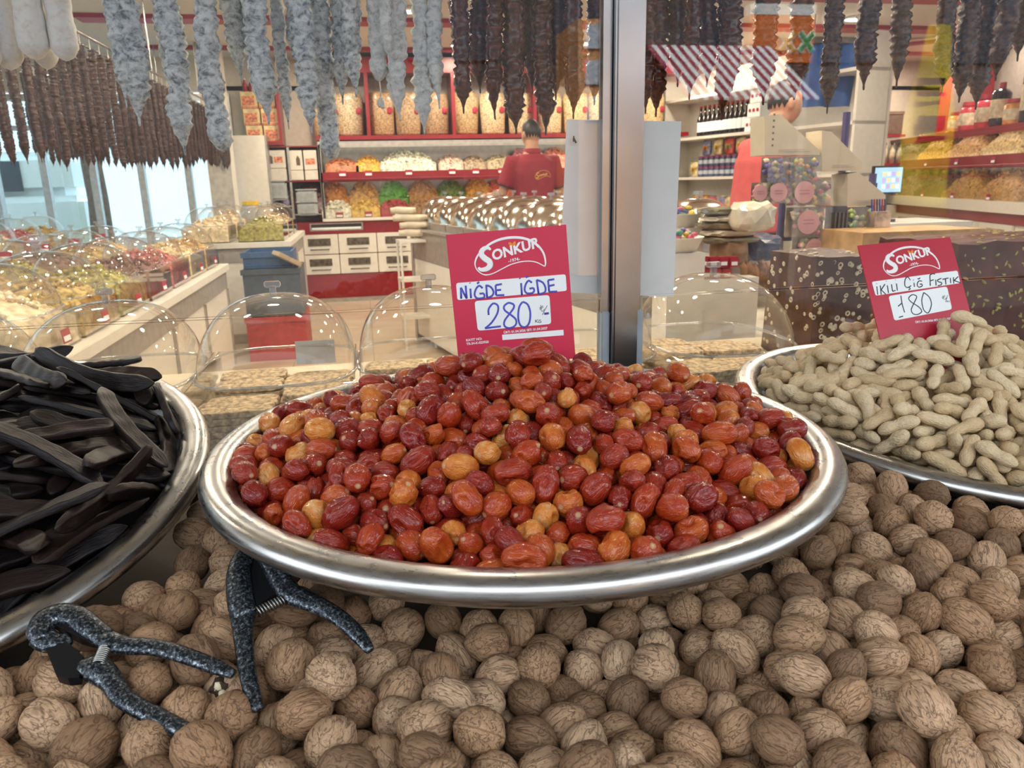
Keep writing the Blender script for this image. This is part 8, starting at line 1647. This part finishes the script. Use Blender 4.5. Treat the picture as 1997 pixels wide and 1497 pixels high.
candy_pack(1552, 464, 1612, 505, YS - .02, [5, 3, 4], (1588, 485, 19), 'candy packet with a pink round label, lower part of the stand beside the nougat', 7)
candy_pack(1614, 462, 1668, 508, YS - .02, [3, 4, 5], (1640, 482, 16), 'candy packet with a pink round label just left of the card 180', 8)
candy_pack(1528, 515, 1562, 570, YS - .02, [3, 4], (1545, 540, 19), 'lowest candy packet with a pink round label left of the nougat block', 9)
for i, (r4, lab) in enumerate((((1616, 402, 1650, 460), 'dark grey clip rack hanging in the middle of the stand'), ((1656, 404, 1700, 460), 'clear bag of small green and white sweets right of the dark rack'))):
    if i: candy_pack(*r4, YS - .02, [2, 4, 5], None, lab, 12)
    else:
        x0, x1, z0, z1 = rect(*r4, YS); t = empty('clip_rack', ((x0 + x1) / 2, YS, z0), 0, lab, 'rack'); w = (x1 - x0) / 2
        MB().box(-w, w, 0, .03, 0, z1 - z0).build('rack_body', mat('rack_grey', (.07, .07, .09), .4), t)
        for k in range(4): MB().box(-w * .8 + w * .45 * k, -w * .6 + w * .45 * k, -.03, 0, .02, .10).build('clip', M_HAND, t)
x0, x1, z0, z1 = rect(1698, 412, 1728, 442, YS - .05); t = empty('pen_box', ((x0 + x1) / 2, YS - .05, z0), 0, 'small printed box full of pens at the right of the stand', 'pen holder'); w = (x1 - x0) / 2
MB().box(-w, w, -.03, .03, 0, z1 - z0).build('box_body', mat('pen_box_print', (.50, .40, .34), .5, vary=.5), t)
for k in range(6): MB().cyl((-w * .8 + w * .32 * k, 0, .03), (-w * .9 + w * .34 * k, .01, z1 - z0 + .05), .004, n=6).build('pen', mat('pen_%d' % (k % 3), ((.04, .06, .30), (.4, .03, .05), (.05, .05, .06))[k % 3], .4), t)
o = MB().box(-.24, .30, -.30, -.005, 0, z0 - .001, .003).build('side_cabinet', mat('tan_wood', (.42, .25, .10), .5, vary=.2), loc=((x0 + x1) / 2 - .02, YS - .03, 0)); prop(o, 'tan side cabinet that carries the pen box', 'cabinet')
# ---------------------------------------------------------------- heaped goods left of the stand
YQ = 2.75
tb = MB().box(-.125, .40, -.22, .40, 0, .72, .004).build('goods_table', M_WHITE, loc=(at_y(1440, 500, YQ).x, YQ, 0)); prop(tb, 'low white table under the piled bags behind the right dome box', 'table')
def soft_bag(px0, py0, px1, py1, y, m, lab, seed, d=.10, nm='goods_bag'):
    x0, x1, z0, z1 = rect(px0, py0, px1, py1, y); b = MB(); v, f = ico(3); o_ = Vector((seed * 2.2, seed, 0)); w, h = (x1 - x0) / 2, (z1 - z0) / 2
    b.add([Vector((math.copysign(abs(p.x) ** .7, p.x) * w, p.y * d, h + math.copysign(abs(p.z) ** .6, p.z) * h)) * (1 + .12 * noise.noise(p * 2.4 + o_) + .05 * noise.noise(p * 7 + o_)) for p in v], f, False)
    b.f.append([0, 1, 2]); b.f.pop()
    return prop(b.build(nm, m, loc=((x0 + x1) / 2, y, z0)), lab, 'bag')
M_OLIVE = mat('film_olive', (.20, .19, .12), .18, vary=.5, scale=12, coat=.6); M_FILM = mat('film_cream', (.62, .55, .42), .3, vary=.15, coat=.4); M_BAGB = mat('paper_brown', (.30, .19, .11), .7, vary=.3); M_BAGN = mat('film_navy', (.07, .08, .13), .3, vary=.5, coat=.4)
for i in range(5): soft_bag(1362 + 8 * (i % 2), 402 + 14 * i, 1470 + 6 * (i % 3), 419 + 14 * i, YQ - .02, M_OLIVE if i % 2 == 0 else M_FILM, 'glossy flat bag in the pile left of the stand, %s from the top' % (order[i].replace('nearest', 'first')), 40 + i, .09)
soft_bag(1424, 392, 1508, 452, YQ - .12, M_FILM, 'crumpled cream bag with a pointed top on the goods pile', 51, .07)
soft_bag(1392, 460, 1450, 520, YQ - .03, M_BAGB, 'brown paper bag below the glossy bags', 53, .09); soft_bag(1440, 455, 1520, 515, YQ + .06, M_BAGN, 'dark navy film bag right of the brown paper bag', 54, .09)
for i in range(9):
    a, b_ = at_y(1444 + 13 * i, 508 + 3 * (i % 3), YQ - .10 - .004 * i), at_y(1452 + 12 * i, 562, YQ - .13)
    bb = MB(); bb.tube([a, a.lerp(b_, .3) + Vector((.006, -.01, 0)), a.lerp(b_, .7) + Vector((-.004, -.012, 0)), b_], [.012, .016, .016, .010], 8, True, up=(0, 1, 0), flat=.5)
    prop(bb.build('dried_strip', mat('strip_rust', (.24, .11, .05), .6, vary=.4, scale=30)), 'rust brown dried strip hanging beneath the brown bag beside the purple pole', 'dried food', 'rust brown dried strips')
for i in range(7):
    px, py = 1358 + 20 * (i % 4) + (6 if i > 3 else 0), 500 + 22 * (i // 4)
    x0, x1, z0, z1 = rect(px, py, px + 19, py + 20, YQ - .18); t = empty('red_packet', ((x0 + x1) / 2, YQ - .18, z0), 0, 'small red packet with a white label in the little pile behind the right dome box', 'packet', 'small red packets'); w = (x1 - x0) / 2
    MB().box(-w, w, -.02, .02, 0, z1 - z0, .004).build('packet_body', M_TAG, t); MB().box(-w * .6, w * .6, -.0215, -.0203, (z1 - z0) * .2, (z1 - z0) * .55).build('label', M_LABEL, t)
o = MB().box(-.13, .16, -.025, .10, .721, rect(1358, 522, 1378, 543, YQ - .18)[2] - .001).build('shelf_block', M_WHITE, loc=(at_y(1395, 520, YQ - .18).x, YQ - .18, 0)); prop(o, 'white ledge under the small red packets', 'ledge')
for i, (px, py) in enumerate(((1326, 420), (1324, 468))):
    q = at_y(px, py + 22, YQ + .12 - .26 * i); t = empty('candy_bin', (q.x, q.y, q.z), 0, 'white scoop bin of foil wrapped candies, %s at the edge of the paper sheet' % ('upper one' if i == 0 else 'lower one'), 'bin', 'white candy bins')
    b = MB(); b.lathe([(.0, 0), (.06, 0), (.085, .05), (.088, .052), (.083, .047), (.0, .010)], 24); b.build('bin_body', M_WHITE, t)
    for c in (6, 2, 1, 3):
        b = MB(); r = random.Random(c + i); [b.blob((r.uniform(-.05, .05), r.uniform(-.05, .05), .04 + r.uniform(0, .035)), (.015, .011, .010), c * 9 + k, 1, .4) for k in range(9)]; qd = b.build('foil_candies', mat('candy_%d' % c, candy_cols[c], .35), t); qd['kind'] = 'stuff'
    prop(MB().box(-.07, .07, -.07, .07, 0, q.z - .001).build('bin_pedestal', M_WHITE, loc=(q.x, q.y, 0)), 'white pedestal under the %s candy bin' % ('upper' if i == 0 else 'lower'), 'pedestal')
# ---------------------------------------------------------------- two people
M_SKIN = mat('skin', (.50, .27, .17), .5, vary=.08, sub=.15); M_HAIR = mat('hair_black', (.012, .010, .010), .5, vary=.3, scale=90); M_SHIRT = mat('polo_red', (.25, .008, .024), .75, vary=.08, bump=.15, bscale=300); M_SHIRT_GLARE = mat('polo_red_glare', (.55, .09, .09), .75, vary=.08); M_NAVY = mat('trouser_navy', (.02, .022, .035), .8); M_GOLD = mat('print_gold', (.55, .30, .05), .5); M_SHOE = mat('shoe_black', (.02, .02, .02), .5)  # second polo is red too, with glass reflection painted into its colour
def loft(mb, secs, n=20):
    b0 = len(mb.v)
    for (x, y, z, rx, ry) in secs:
        for i in range(n): t = 2 * PI * i / n; mb.v.append((x + rx * math.copysign(abs(math.cos(t)) ** .85, math.cos(t)), y + ry * math.copysign(abs(math.sin(t)) ** .85, math.sin(t)), z))
    for j in range(len(secs) - 1):
        for i in range(n): a, c = b0 + j * n + i, b0 + j * n + (i + 1) % n; mb.f.append([a, c, c + n, a + n]); mb.m.append(0); mb.sm.append(True)
    mb.f += [[b0 + i for i in range(n)][::-1], [b0 + (len(secs) - 1) * n + i for i in range(n)]]; mb.m += [0, 0]; mb.sm += [True, True]
def fuse(mb, name, m, parent, voxel):
    o = mb.build('tmp', m); md = o.modifiers.new('r', 'REMESH'); md.mode = 'VOXEL'; md.voxel_size = voxel; md.use_smooth_shade = True
    s = o.modifiers.new('s', 'SMOOTH'); s.iterations = 3; s.factor = .5
    me = bpy.data.meshes.new_from_object(o.evaluated_get(bpy.context.evaluated_depsgraph_get())); bpy.data.objects.remove(o, do_unlink=True)
    me.materials.clear(); me.materials.append(m); return put(name, me, parent)
def hand(mb, wrist, fwd, up, side):
    f, u = Vector(fwd).normalized(), Vector(up).normalized(); s = f.cross(u) * side; w = Vector(wrist)
    mb.tube([w, w + f * .04, w + f * .085], [.024, .036, .034], 10, True, up=u, flat=.5)
    for k, (o_, l) in enumerate(((-.028, .062), (-.010, .075), (.009, .070), (.027, .055))):
        b = w + f * .085 + s * o_; mb.tube([b - f * .02, b + f * l * .45 - u * .006, b + f * l * .8 - u * .022, b + f * l * .95 - u * .036], [.009, .0085, .008, .006], 7, True)
    b = w + f * .03 - s * .03; mb.tube([b, b - s * .025 + f * .03 - u * .006, b - s * .030 + f * .06 - u * .018], [.011, .010, .007], 7, True)
def person(loc, rz, label, lean, shirt_m, arms, head_turn=0, logo=False, sc=1.0):
    t = empty('person', loc, rz, label, 'person'); t.scale = (sc, sc, sc)
    L = lambda x, y, z: (x, y + lean * max(0, z - .95), z)
    tors = [(0, .0, .86, .155, .105), (0, 0, .95, .165, .115), (0, 0, 1.08, .150, .105), (0, .0, 1.22, .170, .115), (0, -.005, 1.34, .185, .12), (0, -.01, 1.43, .165, .10), (0, 0, 1.49, .085, .07), (0, .01, 1.54, .058, .060), (0, .02, 1.60, .056, .060)]
    hx, hy, hz = L(0, .035, 1.655)
    def torso(mb, grow, z0, z1): loft(mb, [(*L(x, y, z), rx + grow, ry + grow) for x, y, z, rx, ry in tors if z0 <= z <= z1])
    body = MB(); torso(body, 0, 0, 2)
    v, f = ico(3); ct, sn = math.cos(head_turn), math.sin(head_turn); hv = []
    for d in v:
        x, y, z = d.x * .076, d.y * .096, d.z * .118
        if d.z < 0: x *= 1 - .28 * d.z * d.z; y *= 1 - .10 * d.z * d.z; y += .012 * -d.z
        if d.y > .75 and -.55 < d.z < .2: y += .016 * math.exp(-((d.x) / .16) ** 2) * (1 - abs(d.z + .15) * 1.6)      # nose
        if d.y > .6: y -= .008 * math.exp(-((abs(d.x) - .36) / .14) ** 2 - ((d.z - .08) / .12) ** 2)                     # eye sockets
        if d.y > .6: y += .004 * math.exp(-((d.x) / .25) ** 2 - ((d.z + .52) / .07) ** 2)                               # lips
        hv.append((hx + x * ct - y * sn, hy + x * sn + y * ct, hz + z))
    body.add(hv, f, True)
    for s in (-1, 1):
        ex, ey = s * .078, -.008; body.blob((hx + ex * ct - ey * sn, hy + ex * sn + ey * ct, hz - .008), (.012, .020, .032), s, 2, .1)
    for s, (el, wr, fw) in zip((-1, 1), arms):
        sh = Vector(L(s * .185, -.005, 1.425)); e, w = Vector(el), Vector(wr)
        body.tube([Vector(L(s * .12, -.005, 1.42)), sh, sh.lerp(e, .5), e, e.lerp(w, .35), w], [.055, .058, .050, .040, .043, .027], 12, True); hand(body, w, fw, (0, .1, 1), s)
        hp = Vector((s * .09, 0, .90)); kn = Vector((s * .10, .02, .49)); an = Vector((s * .105, -.02, .08)); body.tube([hp, hp.lerp(kn, .4), kn, kn.lerp(an, .35), an], [.095, .085, .060, .058, .040], 12, True); body.tube([an + Vector((0, -.04, -.03)), an + Vector((0, .06, -.04)), an + Vector((s * .01, .17, -.05))], [.045, .045, .032], 10, True)
    fuse(body, 'body', M_SKIN, t, .0075)
    sh_ = MB(); torso(sh_, .016, .90, 1.50)
    for s, (el, wr, fw) in zip((-1, 1), arms):
        sh = Vector(L(s * .185, -.005, 1.425)); e = Vector(el); sh_.tube([Vector(L(s * .10, -.005, 1.41)), sh, sh.lerp(e, .45), sh.lerp(e, .78)], [.066, .074, .070, .069], 14, True)
    so = fuse(sh_, 'polo_shirt', shirt_m, t, .012)
    for s, (el, wr, fw) in zip((-1, 1), arms):
        sh = Vector(L(s * .185, -.005, 1.425)); e = Vector(el); c = MB(); c.tube([sh.lerp(e, .765), sh.lerp(e, .80)], [.072, .072], 16, True); c.build('sleeve_cuff', M_NAVY, so)
    c = MB(); loft(c, [(*L(0, 0, 1.485), .082, .074), (*L(0, .005, 1.51), .074, .072), (*L(0, .01, 1.535), .069, .070)]); c.build('collar', shirt_m, so)
    tr_ = MB(); loft(tr_, [(0, 0, .80, .165, .12), (0, 0, .88, .172, .122), (0, 0, .97, .174, .124)])
    for s in (-1, 1): hp = Vector((s * .09, 0, .90)); kn = Vector((s * .10, .02, .49)); an = Vector((s * .105, -.02, .09)); tr_.tube([hp, hp.lerp(kn, .4), kn, kn.lerp(an, .5), an], [.108, .098, .076, .072, .066], 12, True)
    fuse(tr_, 'trousers', M_NAVY, t, .012)
    for s in (-1, 1): c = MB(); c.tube([(s * .105, -.075, .045), (s * .105, .03, .05), (s * .115, .13, .04), (s * .118, .18, .035)], [.048, .052, .046, .034], 12, True); c.build('shoe', M_SHOE, t)
    h = MB(); hv2, keep = [], []
    for d in v: k = 1.055 + .02 * noise.noise(d * 9); x, y, z = d.x * .076 * k, d.y * .096 * k, d.z * .118 * k; hv2.append((hx + x * ct - y * sn, hy + x * sn + y * ct, hz + z + .002))
    hf = [q for q in f if sum(v[i].z for i in q) / 3 > (.30 + .35 * max(0, sum(v[i].y for i in q) / 3) if sum(v[i].y for i in q) / 3 > .1 else -.12 - .0 * 1)]
    h.add(hv2, hf, True); ho = h.build('hair', M_HAIR, t); sm_ = ho.modifiers.new('thick', 'SOLIDIFY'); sm_.thickness = .008; sm_.offset = -1
    if logo:
        from mathutils.bvhtree import BVHTree
        bv = BVHTree.FromPolygons([v_.co for v_ in so.data.vertices], [list(p.vertices) for p in so.data.polygons]); lg = MB(); k = .145 / 850
        for line, wd in ((LOGO_LINE, .0022), (S_LINE, .0055)) + tuple((q, .0036) for q in ([(620, 400), (600, 440), (640, 470), (680, 440), (660, 400), (620, 400)], [(705, 460), (705, 390), (760, 440), (765, 370)], [(800, 345), (800, 430)], [(860, 350), (805, 390), (870, 425)], [(890, 345), (895, 410), (940, 415), (945, 340)], [(985, 410), (980, 330), (1030, 335), (985, 370), (1040, 405)])):
            pts = []
            for x, y in smooth_line(line, 3):
                P, D = Vector(((x - 800) * k + .045, -1, 1.315 - (y - 400) * k)), Vector((0, 1, 0)); hit = bv.ray_cast(P, D)
                if hit[0] is not None: pts.append(hit[0] + Vector((0, -.002, 0)))
            if len(pts) > 1: lg.tube(pts, wd, 6, True, flat=.3, up=(0, 1, 0))
        lg.build('back_print', M_GOLD, so)
    return t
q = at_y(1040, 350, 6.86)
person((q.x, 6.86, 0), .10, 'man in a red polo shirt with a gold back print, seen from behind', .02, M_SHIRT, [((-.275, .02, 1.17), (-.30, .25, 1.15), (-.1, 1, .1)), ((.26, .05, 1.16), (.22, .29, 1.12), (-.1, 1, 0))], .25, True, 1.03)
b = MB(); b.blob((0, 0, 0), (.045, .012, .06), 4, 3, .4, 4); prop(b.build('plastic_glove_bag', mat('thin_film', (.55, .58, .60), .25, vary=.2, coat=.4), loc=(q.x - .395, 7.20, 1.13)), 'small crumpled clear bag held at the left hand of the man in red', 'bag')
q = at_y(1468, 320, 4.25)
person((q.x, 4.25, 0), -1.45, 'man in a red shirt paled by painted-in reflection, sideways behind the packet stand', .22, M_SHIRT_GLARE, [((-.20, .28, 1.16), (-.16, .50, 1.10), (0, 1, 0)), ((.20, .25, 1.15), (.16, .48, 1.08), (0, 1, 0))], -.1, False, 1.03)

# ---------------------------------------------------------------- the sunny street behind the camera, mirrored in the shopfront glass
g = MB(); g.box(-16, 16, -22, .2, -.10, -.02); struct('ground', g, mat('street_stone', (.105, .10, .10), .8, vary=.15, scale=2))
def across(px, py, dist):
    """the place whose mirror image in the shopfront stands at the image point, dist metres before the glass"""
    p = at_y(px, py, YG + dist); p.y = YG - dist; return p
def facing_box(x0, x1, y, z0, z1, d=.1): return MB().box(min(x0, x1), max(x0, x1), y - d, y, z0, z1)
D = 6.3
a, c = across(1462, 28, D), across(1584, 122, D)
M_ORG = mat('sign_orange', (.80, .22, .05), .5, vary=.06)
t = empty('orange_sign', (0, a.y, 0), 0, 'orange street sign with two letters, mirrored in the right shop window', 'sign')
facing_box(a.x, c.x, 0, c.z, a.z).build('sign_board', M_ORG, t); facing_box(a.x, c.x, .004, a.z, a.z + .10, .1).build('white_band', M_LABEL, t)
for px, m in ((1535, mat('letter_yellow', (.85, .45, .04), .5)), (1572, mat('letter_green', (.03, .42, .12), .5))):
    q = across(px, 82, D); s = .075
    for rad, mm, dd in ((.036, M_LABEL, .004), (.022, m, .012)):
        b = MB()
        for sg in (-1, 1): b.tube([(q.x - s * sg, dd, q.z - s * 1.2), (q.x + s * sg, dd, q.z + s * 1.2)], [rad, rad], 8, False, up=(0, 1, 0), flat=.25)
        b.build('letter', mm, t)
for x in (a.x, c.x): MB().box(x - .04, x + .04, -.3, -.11, 0, c.z + .2).build('sign_post', M_GREYP, t)
a, c = across(1318, 122, 5.0), across(1572, 205, 5.0)
t = empty('striped_awning', (0, a.y, 0), 0, 'red and white striped street awning, mirrored in the right shop window', 'awning')
n = 26
for i in range(n):
    x0, x1 = a.x + (c.x - a.x) * i / n, a.x + (c.x - a.x) * (i + 1) / n; b = MB()
    b.add([(x0, -.7, a.z + .25), (x1, -.7, a.z + .25), (x1 + .12, .0, c.z + .06), (x0 + .12, .0, c.z + .06), (x0, -.7, a.z + .235), (x1, -.7, a.z + .235), (x1 + .12, .0, c.z + .045), (x0 + .12, .0, c.z + .045)], [(0, 1, 2, 3), (7, 6, 5, 4), (0, 3, 7, 4), (2, 1, 5, 6), (3, 2, 6, 7), (1, 0, 4, 5)])
    b.build('stripe', M_LABEL if i % 2 else mat('awning_maroon', (.30, .03, .07), .7), t)
MB().box(a.x, c.x, -.76, -.70, 0, a.z + .25).build('stall_back', mat('stall_dark', (.06, .05, .05), .8), t)
a, c = across(1772, 48, 4.2), across(1846, 420, 4.2)
t = empty('yellow_flag', (0, a.y, 0), 0, 'tall yellow street flag with dark lines of print, mirrored at the far right', 'flag')
b = MB(); k = 16
for s in (0, 1):
    for j in range(k + 1):
        for i in range(5): u = i / 4; w = .35 + .65 * (j / k) ** .6; xm = c.x + .0 * u; b.v.append((a.x + (c.x - a.x) * (u * w + (1 - w) * .5), .03 * math.sin(j * .6 + u * 3) + s * .006, a.z + (c.z - a.z) * (1 - j / k) if False else c.z + (a.z - c.z) * (1 - j / k)))
m_ = 5 * (k + 1)
for j in range(k):
    for i in range(4): q = j * 5 + i; b.f += [[q, q + 5, q + 6, q + 1], [m_ + q, m_ + q + 1, m_ + q + 6, m_ + q + 5]]; b.m += [0, 0]; b.sm += [True, True]
fl_ = b.build('flag_cloth', mat('flag_yellow', (.72, .60, .05), .6, vary=.15, scale=5), t)
for i, (py, hh) in enumerate(((160, .05), (185, .03), (240, .10), (270, .03))):
    q, q2 = across(1782, py, 4.2), across(1836, py, 4.2); MB().box(min(q.x, q2.x), max(q.x, q2.x), .036, .042, q.z - hh / 2, q.z + hh / 2).build('print_line', M_INKK, fl_)
MB().cyl((c.x + .02, 0, 0), (c.x + .02, 0, a.z + .1), .015, n=10).build('flag_pole', M_POST, t); MB().box(c.x - .2, c.x + .25, -.2, .2, 0, .05).build('flag_base', M_HAND, t)
a, c = across(1128, 36, 9.0), across(1205, 300, 9.0)
t = empty('orange_house', (0, a.y, 0), 0, 'ochre house front with pale windows, mirrored beside the steel post', 'building')
facing_box(a.x, c.x, 0, 0, a.z, 1.2).build('house_wall', mat('wall_ochre', (.66, .34, .15), .8), t)
for r_ in range(3):
    z0, z1 = across(1150, 95 + 70 * r_, 9.0).z, across(1150, 48 + 70 * r_, 9.0).z; MB().box(a.x + .09, c.x - .09, .0, .03, z0, z1).build('house_window', mat('window_pale_blue', (.52, .62, .72), .3), t)
t = empty('house_front', (0, -11.0, 0), 0, 'long plain brown house front across the street, dimly mirrored in the shop glass', 'building')
MB().box(-18, 18, -1, 0, 0, 5.6).build('house_wall', mat('wall_brown', (.095, .09, .088), .85, vary=.2, scale=1.5), t)
for i in range(14): MB().box(-16.6 + 2.5 * i, -15.1 + 2.5 * i, 0, .05, 3.3, 4.8).build('house_window', mat('window_dark', (.06, .07, .09), .2), t)
for i in range(7): MB().box(-16 + 5 * i, -12.4 + 5 * i, 0, .08, 0, 2.4).build('shop_door', mat('shop_door_dark', (.07, .06, .06), .4, vary=.5, scale=2), t)
# outside the shop windows at the left: pavement things seen through the panes
t = empty('parked_van', (-5.6, 12.4, 0), .2, 'white parked van seen through the shop windows at the left', 'van')
MB().box(-1.6, 1.6, -.8, .8, .35, 1.25, .08).build('van_body', M_LABEL, t); MB().box(-1.2, 1.5, -.75, .75, 1.25, 1.85, .12).build('van_cabin', M_LABEL, t); MB().box(-1.0, .9, -.78, -.74, 1.32, 1.72).build('van_window', M_CRN, t)
for x in (-1.0, 1.0): MB().cyl((x, -.84, .34), (x, -.6, .34), .34, n=20).build('wheel', M_SHOE, t)
t = empty('street_tree', (-3.6, 11.6, 0), 0, 'street tree trunk with low greenery seen through the back left window', 'tree')
MB().tube([(0, 0, 0), (.03, 0, 1.2), (-.02, 0, 2.6), (.05, 0, 4)], [.16, .13, .12, .10], 12).build('trunk', mat('bark_brown', (.16, .11, .08), .9, vary=.3, bump=.5), t)
b = MB(); chunks(b, 200, 1.1, .6, .55, .09, 31); o = b.build('low_leaves', mat('leaf_green', (.12, .26, .06), .7, vary=.4), t); o['kind'] = 'stuff'
struct('ground_outside', MB().box(-16, XL, -.1, 24, -.10, -.03).box(XL, 12, YB + .5, 24, -.10, -.03), MATS['street_stone'])
